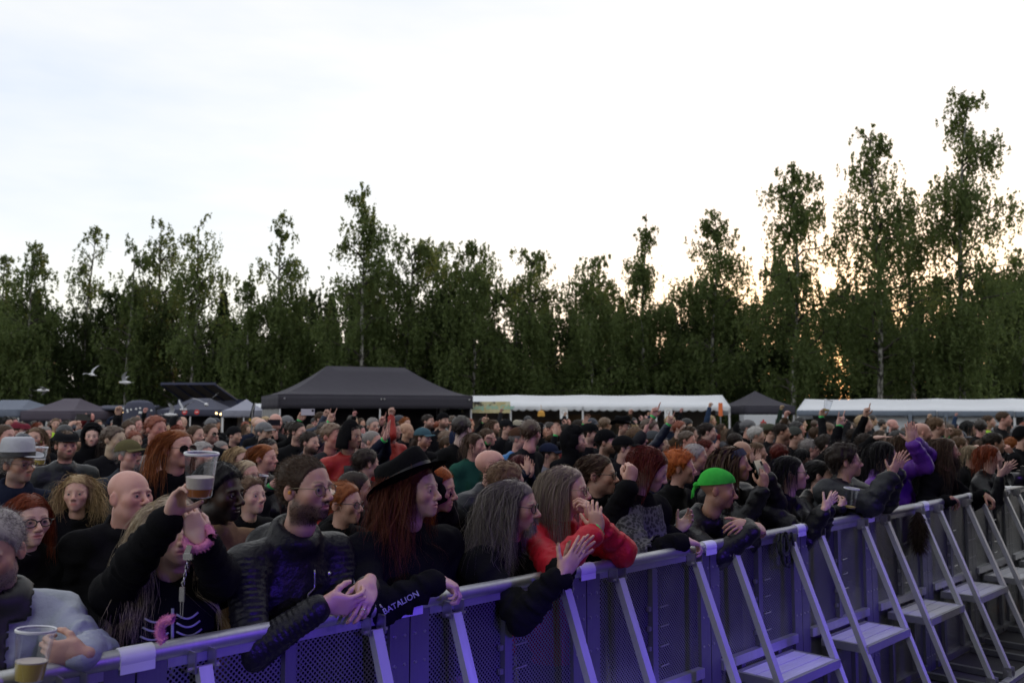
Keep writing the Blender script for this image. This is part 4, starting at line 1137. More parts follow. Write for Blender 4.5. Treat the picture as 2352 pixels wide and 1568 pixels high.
# ------------------------------------------------------------------ hair
def hairline(y, rec=0.0):
    return np.interp(y, [-.11, -.085, -.062, -.04, -.018, .0, .03, .06, .12], [.076 + rec, .068 + rec, .050 + rec * .8, .020, -.018, .006, -.015, -.055, -.075])
def scalp(kind, h, rec=0.0, bald_top=0.0):
    H = head(kind, h); V, F = H['SV'], H['SF']
    m = (V[:, 2] > hairline(V[:, 1], rec)) & (np.abs(V[:, 0]) < .0795)
    if bald_top: m &= ~((V[:, 2] > .085 - .0 * bald_top) & (V[:, 1] < .05))
    fm = m[F].all(1); return V, F[fm], m
def head_push(P, sc=1.0, marg=.004):
    """push strand points out of the skull"""
    c = np.array([0, .012, .022]); r = np.array([.080, .106, .102]) * sc + marg
    q = (P - c) / r; l = np.linalg.norm(q, axis=-1, keepdims=True)
    return np.where(l < 1, c + (q / (l + 1e-9)) * r, P)
def ribbons(P, width, rng, taper=.25):
    """P (n,k,3) strands -> flat ribbon mesh"""
    n, k, _ = P.shape
    T = np.gradient(P, axis=1); T /= np.linalg.norm(T, axis=2, keepdims=True) + 1e-9
    ref = rng.normal(size=(n, 1, 3)); S = np.cross(T, ref); S /= np.linalg.norm(S, axis=2, keepdims=True) + 1e-9
    w = (width * (1 - (1 - taper) * np.linspace(0, 1, k) ** 1.5))[None, :, None] * rng.uniform(.6, 1.3, (n, 1, 1))
    V = np.stack([P - S * w, P + S * w], 2).reshape(-1, 3)
    b = (np.arange(n) * 2 * k)[:, None] + 2 * np.arange(k - 1)[None]
    F = np.stack([b, b + 1, b + 3, b + 2], -1).reshape(-1, 4)
    return V, F
def hair_mesh(kind, h, style, seed, n=900, length=.05, thick=.010, rec=0.0, width=.0016, Rh=None, curl=0.0, part_back=.5, bald_top=0, comb=None, shoulder=True, tail=None, segs=None, lift=.4):
    """head-local strands; Rh = head rotation, so that gravity acts in world space; styles: short, long, curly, tail, dread, cap"""
    rng = np.random.default_rng(seed)
    V, F, m = scalp(kind, h, rec, bald_top)
    N_ = vnormals(head(kind, h)['SV'], head(kind, h)['SF'])
    Rh = np.eye(3) if Rh is None else Rh
    g = Rh.T @ np.array([0, 0, -1.0])
    out = []
    # base shell
    used, inv = np.unique(F, return_inverse=True)
    edge = sstep(0, .03, V[used][:, 2] - hairline(V[used][:, 1], rec))
    bump_ = .5 + .5 * np.sin(V[used] @ np.array([90, 60, 70]) + 2 * np.sin(V[used] @ np.array([40, -70, 30])))
    if style in ('long', 'tail'): edge = edge * .45
    cv = V[used] + N_[used] * (thick * (.25 + .75 * edge) * (.8 + .35 * bump_))[:, None]
    out.append((cv, inv.reshape(F.shape)))
    if style == 'cap' or n == 0: return cat_np(out)
    fi = rng.integers(0, len(F), n); wts = rng.dirichlet((1, 1, 1, 1), n)
    root = (V[F[fi]] * wts[:, :, None]).sum(1); nn = (N_[F[fi]] * wts[:, :, None]).sum(1); nn /= np.linalg.norm(nn, axis=1)[:, None]
    k = segs or (5 if style == 'short' else 10 if style in ('long', 'tail', 'dread') else 7)
    L = length * rng.uniform(.75, 1.15, n) if style != 'long' else length * rng.uniform(.55, 1.1, n)
    P = np.zeros((n, k, 3)); P[:, 0] = root + nn * thick * (.55 if style in ('long', 'tail') else .3)
    back = np.array([0, .55, -.25]) if comb is None else np.asarray(comb, float)
    if style == 'short':
        d = nn * lift + back[None] * .9 + rng.normal(size=(n, 3)) * .28
        for j in range(1, k):
            d = d / np.linalg.norm(d, axis=1)[:, None]; P[:, j] = head_push(P[:, j - 1] + d * (L / (k - 1))[:, None], 1.0, thick * .6); d = d * .75 + .25 * back + g * .12 + rng.normal(size=(n, 3)) * .18
    elif style == 'curly':
        d = nn + rng.normal(size=(n, 3)) * .5
        ph = rng.uniform(0, 6.28, n)
        for j in range(1, k):
            d = d / np.linalg.norm(d, axis=1)[:, None]; P[:, j] = head_push(P[:, j - 1] + d * (L / (k - 1))[:, None], 1.0, thick * .5)
            d = d * .55 + nn * .22 + g * .15 + rng.normal(size=(n, 3)) * .55
    else:
        side = np.sign(root[:, :1] + rng.normal(size=(n, 1)) * .008)
        for j in range(1, k):
            f = j / (k - 1)
            if j == 1: d = nn * .18 + np.array([0, .35, -.05]) + side * np.array([[.30, 0, 0]]) + g * .25
            d = d / np.linalg.norm(d, axis=1)[:, None]
            Pn = P[:, j - 1] + d * (L / (k - 1))[:, None]
            Pn = head_push(Pn, 1.0, thick * .75 + .002)
            # keep off the face: strands in front of the ears slide back/out
            fr = (Pn[:, 1] < -.035) & (Pn[:, 2] < .06)
            Pn[fr, 1] += (-.035 - Pn[fr, 1]) * .6
            if shoulder:
                c = np.array([0, .06, -.30]); r = np.array([.19, .115, .10])
                q = (Pn - c) @ Rh.T / r; l = np.linalg.norm(q, axis=1, keepdims=True); ins = (l < 1)
                Pn = np.where(ins, c + ((q / (l + 1e-9)) * r) @ Rh, Pn)
            if tail is not None:
                tgt = np.asarray(tail, float); pull = sstep(.1, .5, f)
                Pn = Pn * (1 - .55 * pull) + (tgt + rng.normal(size=(n, 3)) * .012) * .55 * pull if f < .6 else Pn
            P[:, j] = Pn
            sm = P[:, j] - P[:, j - 1]; sm /= np.linalg.norm(sm, axis=1)[:, None] + 1e-9
            wav = np.sin(f * 17 * (1 + curl) + np.floor(rng.uniform(0, 6, n)) * 1.05)[:, None] * rng.normal(size=(n, 3)) * curl
            d = sm * .45 + g * .85 + rng.normal(size=(n, 3)) * (.10 + curl * .35) + wav
    P[:, -1] += rng.normal(size=(n, 3)) * .003
    out.append(ribbons(P, width, rng))
    return cat_np(out)
def beard_mesh(kind, h, seed, n=500, length=.03, width=.0014, Rh=None, zone='full'):
    rng = np.random.default_rng(seed); H = head(kind, h); V, F = H['SV'], H['SF']; mk = H['mask'][:len(V), 1]
    if zone == 'goatee': mk = mk * (np.abs(V[:, 0]) < .03) * (V[:, 1] < -.05)
    if zone == 'moustache': mk = mk * (V[:, 2] > -.068) * (V[:, 2] < -.04) * (np.abs(V[:, 0]) < .034)
    N_ = vnormals(V, F); Fk = F[(mk[F] > .45).all(1)]
    if len(Fk) == 0: return None
    g = (np.eye(3) if Rh is None else Rh).T @ np.array([0, 0, -1.0])
    fi = rng.integers(0, len(Fk), n); wts = rng.dirichlet((1, 1, 1, 1), n)
    P = np.zeros((n, 5, 3)); P[:, 0] = (V[Fk[fi]] * wts[:, :, None]).sum(1); d = (N_[Fk[fi]] * wts[:, :, None]).sum(1) * .6 + g * .7
    sc_ = 1.0 if zone != 'full' else np.clip(1.0 - np.abs(P[:, 0, 0]) / .075, .25, 1)
    L = length * rng.uniform(.6, 1.1, n) * sc_
    for j in range(1, 5):
        d = d + g * .35 + rng.normal(size=(n, 3)) * .22; d /= np.linalg.norm(d, axis=1)[:, None]; P[:, j] = P[:, j - 1] + d * (L / 4)[:, None]
    return ribbons(P, width, rng)

# ------------------------------------------------------------------ head gear (head-local)
def shell_cap(f_hair=.012, z0=.045, front=.0, n=28, rows=8, sc=(1., 1., 1.)):
    """dome following the skull above z0"""
    c = np.array([0, .012, .022]); r = (np.array([.080, .106, .102]) + f_hair) * np.array(sc)
    V = []
    for i in range(rows + 1):
        ph = math.pi / 2 * (1 - i / rows)
        for j in range(n):
            a = 2 * math.pi * j / n
            V.append((c[0] + r[0] * math.cos(ph) * math.cos(a), c[1] + r[1] * math.cos(ph) * math.sin(a), 0 + math.sin(ph)))
    V = np.array(V); ztop = c[2] + r[2]
    zz = V[:, 2].copy(); base = z0 + front * (-(V[:, 1]) / .11)
    V[:, 2] = base + (ztop - base) * zz
    F = [(i * n + j, (i + 1) * n + j, (i + 1) * n + (j + 1) % n, i * n + (j + 1) % n) for i in range(rows) for j in range(n)]
    return V, F
def gear(kind):
    """returns list of (part name, mesh, material)"""
    out = []
    if kind == 'cap':
        q = MB(); V, F = shell_cap(.014, .042, .004); q.add(V, F); out.append(('cap_crown', q.mesh('cap_crown', True, 60), COTTON))
        V, F = [], []
        for i in range(9):
            a = math.pi * (-.5 + (i / 8 - .5) * .78)
            for t, rr, dz in ((0, 0.0, 0), (1, .04, .004), (2, .07, -.006)):
                V.append((.094 * math.cos(a) * (1 + rr * 1.2), .012 + .118 * math.sin(a) - rr * 1.05, .046 + dz - .008 * abs(i / 8 - .5) * 2 * t))
            if i:
                for t in range(2): F.append((3 * i - 3 + t, 3 * i - 2 + t, 3 * i + 1 + t, 3 * i + t))
        m2 = MB(); m2.add(V, F); V2 = [(x, y, z - .004) for x, y, z in V]; m2.add(V2, [f[::-1] for f in F]); out.append(('peak', m2.mesh('peak', True, 60), COTTON))
    elif kind == 'flatcap':
        q = MB(); V, F = shell_cap(.022, .040, .0); V[:, 2] = np.minimum(V[:, 2], .112 + .25 * (V[:, 1])); V[:, 1] *= 1.06; q.add(V, F)
        out.append(('cap_crown', q.mesh('cap_crown', True, 60), COTTON))
        V, F = [], []
        for i in range(9):
            a = math.pi * (-.5 + (i / 8 - .5) * .7)
            for t, rr, dz in ((0, 0.0, 0), (1, .022, .001), (2, .04, -.006)): V.append((.1 * math.cos(a) * (1 + rr), .012 + .128 * math.sin(a) - rr, .042 + dz))
            if i:
                for t in range(2): F.append((3 * i - 3 + t, 3 * i - 2 + t, 3 * i + 1 + t, 3 * i + t))
        m2 = MB(); m2.add(V, F); m2.add([(x, y, z - .005) for x, y, z in V], [f[::-1] for f in F]); out.append(('peak', m2.mesh('peak', True, 60), COTTON))
    elif kind in ('beanie', 'bandana'):
        q = MB(); V, F = shell_cap(.014 if kind == 'beanie' else .009, .032 if kind == 'beanie' else .038, .022, sc=(1, 1, 1.08 if kind == 'beanie' else 1.0), n=48, rows=14)
        ang = np.arctan2(V[:, 0], V[:, 1]); rad = 1 + (.008 * np.sin(ang * 40) if kind == 'beanie' else (.016 * np.sin(V[:, 2] * 230 + V[:, 1] * 190) + .010 * np.sin(V[:, 2] * 420 - V[:, 1] * 90 + V[:, 0] * 60)) * sstep(.125, .09, V[:, 2])); V[:, :2] *= rad[:, None] if False else rad.reshape(-1, 1)
        q.add(V, F); out.append((kind, q.mesh(kind, True, 70), COTTON))
        if kind == 'bandana':
            k2 = MB(); k2.lathe([(0, -.02), (.018, -.012), (.022, 0), (.016, .014), (0, .02)], 10, (0, .128, .012)); k2.tube([(0, .13, .01), (.015, .145, -.03), (.02, .15, -.075)], [.012, .010, .004], 6); k2.tube([(0, .13, .01), (-.012, .142, -.02), (-.02, .14, -.06)], [.012, .010, .004], 6); out.append(('knot', k2.mesh('knot', True, 70), COTTON))
    elif kind in ('fedora', 'cowboy', 'tophat', 'felt'):
        prm = dict(fedora=(.10, .14, .060, .010), cowboy=(.105, .17, .115, .05), tophat=(.10, .15, .125, .022), felt=(.102, .162, .110, .02))[kind]
        rc, rb, hc_, up = prm; n = 40; V, F = [], []
        prof = [(1.0, 0.0), (1.0, .25), (.97, .6), (.9, .9), (.72, 1.0), (.35, .97), (.0, .90)]
        for (fr, fz) in prof:
            for j in range(n):
                a = 2 * math.pi * j / n; dent = -.02 * (fz > .85) * math.cos(a) ** 2 * (kind != 'tophat')
                V.append((rc * .92 * fr * math.cos(a), .012 + rc * 1.18 * fr * math.sin(a), .052 + hc_ * fz + dent))
        for i in range(len(prof) - 1):
            for j in range(n): F.append((i * n + j, i * n + (j + 1) % n, (i + 1) * n + (j + 1) % n, (i + 1) * n + j))
        q = MB().add(V, F); out.append(('hat_crown', q.mesh('hat_crown', True, 50), COTTON))
        V, F = [], []
        for i in range(6):
            f = i / 5
            for j in range(n):
                a = 2 * math.pi * j / n; rr = rc * (1 - f) + rb * f
                z = .052 + up * f ** 1.6 * (math.cos(a) ** 2 - .35 * math.sin(a) ** 2) + .004 * math.sin(3 * a + f)
                V.append((rr * .95 * math.cos(a), .012 + (rc * 1.18 * (1 - f) + rb * 1.12 * f) * math.sin(a), z))
        for i in range(5):
            for j in range(n): F.append((i * n + j, i * n + (j + 1) % n, (i + 1) * n + (j + 1) % n, (i + 1) * n + j))
        m2 = MB().add(V, F); m2.add([(x, y, z - .005) for x, y, z in V], [f[::-1] for f in F]); out.append(('brim', m2.mesh('brim', True, 60), COTTON))
        bnd = MB().lathe([(rc * 1.012, .0), (rc * 1.012, .028)], n, (0, .012, .054), sx=.92, sy=1.18); out.append(('hat_band', bnd.mesh('hat_band', True), BBAND))
    elif kind == 'headband':
        q = MB(); V = []; n = 36
        for i, (z, r_) in enumerate(((.055, .005), (.058, .013), (.09, .013), (.1, .006))):
            for j in range(n):
                a = 2 * math.pi * j / n; V.append((.083 * math.cos(a) * (1 + r_ * 8) * (.93 if i > 1 else 1), .012 + .103 * math.sin(a) * (1 + r_ * 7) * (.93 if i > 1 else 1) + .02 * (z - .05) / .05, z - .30 * (.103 * math.sin(a)) - .02))
        F = [(i * n + j, i * n + (j + 1) % n, (i + 1) * n + (j + 1) % n, (i + 1) * n + j) for i in range(3) for j in range(n)]
        q.add(V, F); out.append(('headband', q.mesh('headband', True, 70), COTTON))
    return out
GEAR = {}
def get_gear(kind):
    if kind not in GEAR: GEAR[kind] = gear(kind)
    return GEAR[kind]
def glasses_mesh(kind):
    fr = MB(); ln = MB()
    rx, rz, t = (.0235, .0195, .0017) if kind == 'metal' else (.0255, .0185, .0026) if kind == 'black' else (.030, .024, .0018)
    for s in (-1, 1):
        c = np.array([s * .0335, -.1035, -.004])
        ring = [c + np.array([rx * math.cos(a), -s * 0 + .006 * (abs(math.cos(a) * s + .0) if math.cos(a) * s > 0 else 0), rz * math.sin(a)]) for a in np.linspace(0, 2 * math.pi, 17)]
        fr.tube(ring, t, 5, cap=False)
        n0 = len(ring) - 1; ln.add(ring[:-1], [tuple(range(n0))])
        fr.tube([c + np.array([s * rx, .006, .006]), (s * .076, -.085, .006), (s * .081, -.03, .008), (s * .083, .02, .004), (s * .082, .035, -.012)], t * .85, 5)
    fr.tube([(-.0105, -.1035, .001), (0, -.107, .004), (.0105, -.1035, .001)], t, 5)
    return fr.mesh('frame', True, 60), ln.mesh('lens', False)
GLASS = {}
def add_glasses(kind, parent, M):
    if kind not in GLASS: GLASS[kind] = glasses_mesh(kind)
    a, b = GLASS[kind]
    o = link('glasses', a, parent, mats=(FRAME_G if kind == 'metal' else FRAME_B)); o.matrix_local = M
    l = link('lens', b, o, mats=(LENS_D if kind == 'sun' else LENS))
    return o

# ------------------------------------------------------------------ garments and whole figures
def ik(S, T, l1, l2, hint):
    S = np.asarray(S, float); T = np.asarray(T, float); d = T - S; L = np.linalg.norm(d)
    if L > (l1 + l2) * .995:
        T = S + d / L * (l1 + l2) * .995; d = T - S; L = np.linalg.norm(d)
    u = d / L; a = (l1 * l1 - l2 * l2 + L * L) / (2 * L); hh = math.sqrt(max(0, l1 * l1 - a * a))
    hint = np.asarray(hint, float); hv = hint - (hint @ u) * u
    return S + u * a + nrm(hv) * hh, T

class Fig: pass
def figure(headC, byaw=45., hyaw=70., hpitch=0., hroll=0., lean=6., s=1.0, bw=1.0, fat=1.0, kind='m', arms=None, hres=.005, bres=.014, jacket='cloth', rib=0, seed=1, hs=1.0, collar=.5, hood=None,
           sleeves=True, aw=1.0,  hand_res=.005, legs=True, jl=.56, fold=.006, neckdrop=0.0):
    """all coordinates world; returns Fig with numpy meshes and joints.
    arms: list of dicts per side ('L','R'): target (world wrist), pose, fwd (finger direction), palm (palm normal), hint"""
    G = Fig(); by = R(byaw); Rz = rotz(by); Rh = rotz(R(hyaw)) @ rotx(-R(hpitch)) @ roty(R(hroll))
    G.headC = np.asarray(headC, float); G.Rh = Rh; G.hs = hs; G.Rz = Rz
    le = R(lean); Rl = Rz @ rotx(le)
    u = Rl @ np.array([0, 0, -1.0])
    SCt = G.headC + Rz @ np.array([0, .050 + .10 * math.sin(le), 0]) + np.array([0, 0, -.243 * s - neckdrop]); G.SC = SCt
    sh = {k: SCt + Rl @ np.array([sg * .175 * bw * s, 0, 0]) for k, sg in (('L', 1), ('R', -1))}
    pel = SCt + u * .50 * s; G.pel = pel
    G.base = np.array([pel[0], pel[1], 0.0])
    # ---- arms
    G.arm = {}
    arms = arms or {}
    for k, sg in (('L', 1), ('R', -1)):
        a = arms.get(k) or {}
        tgt = a.get('target'); hint = a.get('hint')
        if tgt is None: tgt = sh[k] + Rz @ np.array([sg * .06, -.02, -.53 * s]); hint = Rz @ np.array([sg * .3, 1, 0]) if hint is None else hint; a.setdefault('pose', 'relaxed')
        if hint is None: hint = np.array([0, 0, -1.0]) + Rz @ np.array([sg * .5, .2, 0])
        S_ = sh[k]
        if tgt[2] > S_[2] + .1: S_ = S_ + np.array([0, 0, .035])      # raised arm lifts the shoulder
        E, Wr = ik(S_, tgt, .29 * s, .255 * s, hint)
        G.arm[k] = dict(S=S_, E=E, W=Wr, pose=a.get('pose', 'relaxed'), fwd=a.get('fwd', Wr - E), palm=a.get('palm', Rz @ np.array([-sg, 0, 0])), side=sg, bare=a.get('bare', False))
    # ---- skin mesh: head, hands (one object)
    parts_ = []; H = head(kind, hres)
    hv = H['V'] * hs @ Rh.T + G.headC
    nq = [H['Q']]; off = len(hv); VV = [hv]; MM = [H['mask']]; mq_ = [H['MQ']]
    for k in ('L', 'R'):
        A = G.arm[k]
        hV, hF = hand(A['pose'], hand_res if arms.get(k, {}).get('target') is not None else .018)
        z = nrm(A['fwd']); p = nrm(A['palm'] - (A['palm'] @ z) * z); y = -p; x = np.cross(y, z); M = np.stack([x, y, z], 1)
        hv2 = hV.copy() * (.83 if kind == 'f' else .90) * s
        mir = np.linalg.det(np.eye(3))
        flip = (A['side'] > 0)        # thumb side
        if A.get('flip') or flip: hv2[:, 0] *= -1; hF2 = hF[:, ::-1]
        else: hF2 = hF
        hv2 = hv2 @ M.T + A['W']
        knuck = np.zeros((len(hv2), 4)); knuck[:, 3] = .35 * sstep(.09, .17, hV[:, 2])
        VV.append(hv2); nq.append(hF2 + off); off += len(hv2); MM.append(knuck); mq_.append(np.zeros(len(hF2), int))
        A['handM'] = M
    # bare body under the clothes: simple torso + arms so the figure is one body
    f = Field(np.minimum.reduce([sh['L'], sh['R'], pel, SCt] + [G.arm[k][j] for k in 'LR' for j in 'EW']) - .2, np.maximum.reduce([sh['L'], sh['R'], pel, SCt, G.headC - np.array([0, 0, .1])] + [G.arm[k][j] for k in 'LR' for j in 'EW']) + .16, max(.03, min(.055, bres * 2.2)))
    f.cap(SCt + u * .13 * s, pel, .075 * bw, .08 * bw * fat, k=.05)
    f.cap(sh['L'], sh['R'], .045, k=.04); 
    for k in 'LR':
        A = G.arm[k]; f.cap(A['S'], A['E'], .036, .030, k=.02); f.cap(A['E'], A['W'], .038 if A['bare'] else .028, .027 if A['bare'] else .0245, k=.02)
    bV, bF = f.mesh()
    nr = NECKR[kind] * hs; n0 = G.headC + Rh @ np.array([0, .020, -.105]) * hs; n1 = SCt + Rz @ np.array([0, .005, 0]) + np.array([0, 0, .01])
    f2 = Field(np.minimum(n0, n1) - .13, np.maximum(n0, n1) + .1, max(.008, min(.014, bres * .7))); f2.cap(n0, n1, nr, nr * 1.06, k=.02); f2.ell(n1 + Rz @ np.array([0, .02, -.012]), (.075, .045, .03), Rz, k=.03)
    if kind != 'f': f2.ell(n0 * .55 + n1 * .45 + Rh @ np.array([0, -nr * .93, 0]), (.011, .011, .016), k=.02)
    nV, nF = f2.mesh(); bF = np.concatenate([bF, nF + len(bV)]); bV = np.concatenate([bV, nV])
    G.nax = nrm(n0 - n1); G.n1 = n1; VV.append(bV); nq.append(bF + off); off += len(bV); MM.append(np.zeros((len(bV), 4))); mq_.append(np.zeros(len(bF), int))
    G.V = np.concatenate(VV) - G.base; G.F = [np.concatenate(nq)]; G.MI = np.concatenate(mq_)
    if len(H['T']): G.F.append(H['T']); G.MI = np.concatenate([G.MI, H['MT']])
    G.mask = np.concatenate(MM)
    # ---- jacket
    rib_f = None
    pts = [sh['L'], sh['R'], SCt, pel + u * .12] + [G.arm[k][j] for k in 'LR' for j in 'SEW']
    if hood: pts.append(G.headC + np.array([0, 0, .05]))
    lo = np.minimum.reduce(pts) - .24; hi = np.maximum.reduce(pts) + .24
    f = Field(lo, hi, bres)
    f.ell(SCt + u * .15 * s + Rl @ np.array([0, .005, 0]), np.array([.178 * bw, .122 * fat, .20]) * s, Rl, k=.05)
    if kind == 'f': 
        for sg in (-1, 1): f.ell(SCt + u * .20 * s + Rl @ np.array([sg * .075, -.085 * fat, 0]), np.array([.07, .06, .07]) * s, Rl, k=.04)
    f.ell(SCt + u * .36 * s + Rl @ np.array([0, -.02 * (fat - 1) * 3, 0]), np.array([.162 * bw * (.75 + .25 * fat), .124 * fat, .18]) * s, Rl, k=.06)
    f.cap(SCt + u * .40 * s, SCt + u * (jl - .03) * s, .135 * bw * fat ** .7, .140 * bw * fat ** .7, k=.05)
    for k in 'LR':
        A = G.arm[k]; sg = A['side']
        f.cap(SCt + Rl @ np.array([sg * .06, .005, .045]), A['S'] + Rl @ np.array([0, 0, -.005]), .052, .066 * aw, k=.05)
        w1, w2, w3 = .066 * aw * s, .057 * aw * s, .045 * aw * s
        ph = rng_ph = seed + (1 if k == 'L' else 2)
        def mod(t, x, y, z, ph=ph):
            if rib: return .0032 * np.sin(t * 2 * np.pi * .29 / .020) * (1.0)
            return (.0045 * np.sin(t * 34 + ph + 40 * x) * sstep(.25, .9, t) + .003 * np.sin(t * 19 + 60 * y + ph)) * (fold / .006)
        def mod2(t, x, y, z, ph=ph):
            if rib: return .0032 * np.sin(t * 2 * np.pi * .25 / .020) * (1.0)
            return (.005 * np.sin(t * 38 + ph * 2 + 40 * y) * (1 - sstep(.0, .5, t) * .4) + .003 * np.sin(t * 21 + 50 * z)) * (fold / .006)
        f.cap(A['S'], A['E'], w1, w2, k=.045, mod=mod)
        if not A['bare']:
            We = A['W'] - nrm(A['W'] - A['E']) * .030
            f.cap(A['E'], We, w2, w3, k=.02, mod=mod2)
        else:
            f.cap(A['E'], A['E'] + (A['W'] - A['E']) * .12, w2, w2 * .95, k=.02)
    nax = G.nax; nb = G.n1 + nax * .062 * s; cr = NECKR[kind] * hs + .010
    f.cap(SCt, nb, .075 + (cr - .062), .066 + (cr - .062), k=.05)
    if collar: f.tor(nb + nax * .006, nax, cr, .012 + .005 * collar, k=.015, sc=1.0 + collar * 1.5)
    if hood == 'down':
        f.ell(SCt + Rz @ np.array([0, .095, 0]) + np.array([0, 0, .045]), (.12, .055, .075), Rz @ rotx(-.3), k=.04); f.tor(nb + nax * .02 + Rz @ np.array([0, .01, 0]), nrm(nax + Rz @ np.array([0, -.35, 0])), .074, .019, k=.02, sc=1.5)
    if hood == 'up':
        f.ell(G.headC + Rh @ np.array([0, .024, .018]), (.112, .128, .138), Rh, k=.02)
        f.cap(G.headC + Rh @ np.array([0, .03, -.06]), nb, .09, .09, k=.05)
    if fold: f.folds(fold, seed, 24 if jacket != 'leather' else 30)
    if jacket == 'puffer':
        Zc = f.ax[2][None, None, :]; f.A = f.A - (.010 * np.abs(np.sin((Zc - lo[2]) * math.pi / .062))).astype(np.float32) * (np.abs(f.A) < .05)
    if hood == 'up': f.ell(G.headC + Rh @ np.array([0, -.115, -.012]), (.068, .13, .098), Rh, k=.012, op='sub'); f.ell(G.headC + Rh @ np.array([0, .004, .0]), (.088, .11, .118), Rh, k=.01, op='sub')
    f.cut_plane(SCt + u * jl * s, u)
    # hollow out neck hole
    f.cap(nb - nax * .0, nb + nax * .12, cr - .016, cr - .006, k=.008, op='sub')
    V, F = f.mesh(); G.JV, G.JF = V - G.base, F
    # ---- trousers
    f = Field(np.array([pel[0] - .35, pel[1] - .35, -.01]), np.array([pel[0] + .35, pel[1] + .35, pel[2] + .14]), .058)
    f.ell(pel, (.155 * bw * fat ** .6, .12 * fat, .14), Rz, k=.05)
    for sg in (-1, 1):
        hip = pel + Rz @ np.array([sg * .085, 0, -.04]); kn = np.array([pel[0], pel[1], pel[2] * .52]) + Rz @ np.array([sg * .10, -.03, 0]); an = np.array([pel[0], pel[1], .09]) + Rz @ np.array([sg * .11, .02, 0])
        f.cap(hip, kn, .085 * fat ** .5, .062, k=.03); f.cap(kn, an, .062, .050, k=.02)
        f.cap(an + np.array([0, 0, -.035]), an + Rz @ np.array([0, -.15, -.04]), .05, .046, k=.02)
    V, F = f.mesh(); G.TV, G.TF = V - G.base, F
    return G

def c4(c): return [float(c[0]), float(c[1]), float(c[2]), float(c[3]) if len(c) > 3 else 1.0]
JM = dict(cloth=CLOTH, leather=LEATHER, puffer=NYLON, nylon=NYLON, cotton=COTTON)
def head_matrix(G):
    M = np.eye(4); M[:3, :3] = G.Rh * G.hs; M[:3, 3] = G.headC - G.base
    return Matrix(M.tolist())
def person_obj(G, label, skin='fair', beard=(0, 0, 0, 0), brow=(.05, .035, .025, .7), jcol=(.015, .015, .017), jacket='cloth', tcol=(.02, .022, .03), group=None, jname='jacket', far=False):
    sk = SK[skin] if isinstance(skin, str) else skin
    me = mesh_np('person_body', G.V, G.F, G.MI, True, {'mask': G.mask})
    for m in ((SKIN_F if far else SKIN), EYEW, EYEI): me.materials.append(m)
    o = link('person', me, None, G.base); tag(o, label, 'person', group)
    o['skin'] = c4(sk); o['beard'] = c4(beard); o['brow'] = c4(brow)
    j = link(jname, mesh_np(jname, G.JV, G.JF), o, mats=JM[jacket]); j['tint'] = c4(jcol); G.jobj = j
    t = link('trousers', mesh_np('trousers', G.TV, G.TF), o, mats=DENIM); t['tint'] = c4(tcol)
    G.obj = o
    return o
def add_hair(G, mesh_vf, col, name='hair'):
    me = mesh_np(name, *mesh_vf); o = link(name, me, G.obj, mats=HAIR); o.matrix_local = head_matrix(G); o['tint'] = c4(HC[col] if isinstance(col, str) else col)
    return o
def add_gear(G, kind, col, name=None, tilt=0.0, dz=0.0, scale=1.0, tilt_side=0.0):
    prim = None
    for (pn, me, m) in get_gear(kind):
        if prim is None:
            prim = link(name or {'cap': 'cap', 'flatcap': 'flat_cap', 'beanie': 'beanie', 'bandana': 'bandana', 'headband': 'headband'}.get(kind, 'hat'), me, G.obj, mats=m); o = prim
            o.matrix_local = head_matrix(G) @ Matrix.Translation((0, 0, dz)) @ Matrix.Rotation(tilt, 4, 'X') @ Matrix.Rotation(tilt_side, 4, 'Y') @ Matrix.Scale(scale, 4)
        else:
            o = link(pn, me, prim, mats=m)
        o['tint'] = c4(col)
    return prim
def add_band(G, k, kind='green', off=.035, r=.033):
    A = G.arm[k]; z = nrm(A['W'] - A['E']); ref = np.array([0, 0, 1.0]) if abs(z[2]) < .9 else np.array([1.0, 0, 0]); x = nrm(np.cross(ref, z)); y = np.cross(z, x)
    q = MB().lathe([(r * .92, -.011), (r, -.011), (r, .011), (r * .92, .011)], 18, A['W'] + z * off * 0 - z * 0 + z * (.0 + off - .035) - G.base, np.stack([x, y, z], 1))
    return q.build('wristband', WBAND if kind == 'green' else BBAND if kind == 'black' else PAPER, G.obj, smooth=True)
def surf(G, which='jacket'):
    return BVHTree.FromPolygons((G.JV).tolist(), G.JF.tolist())
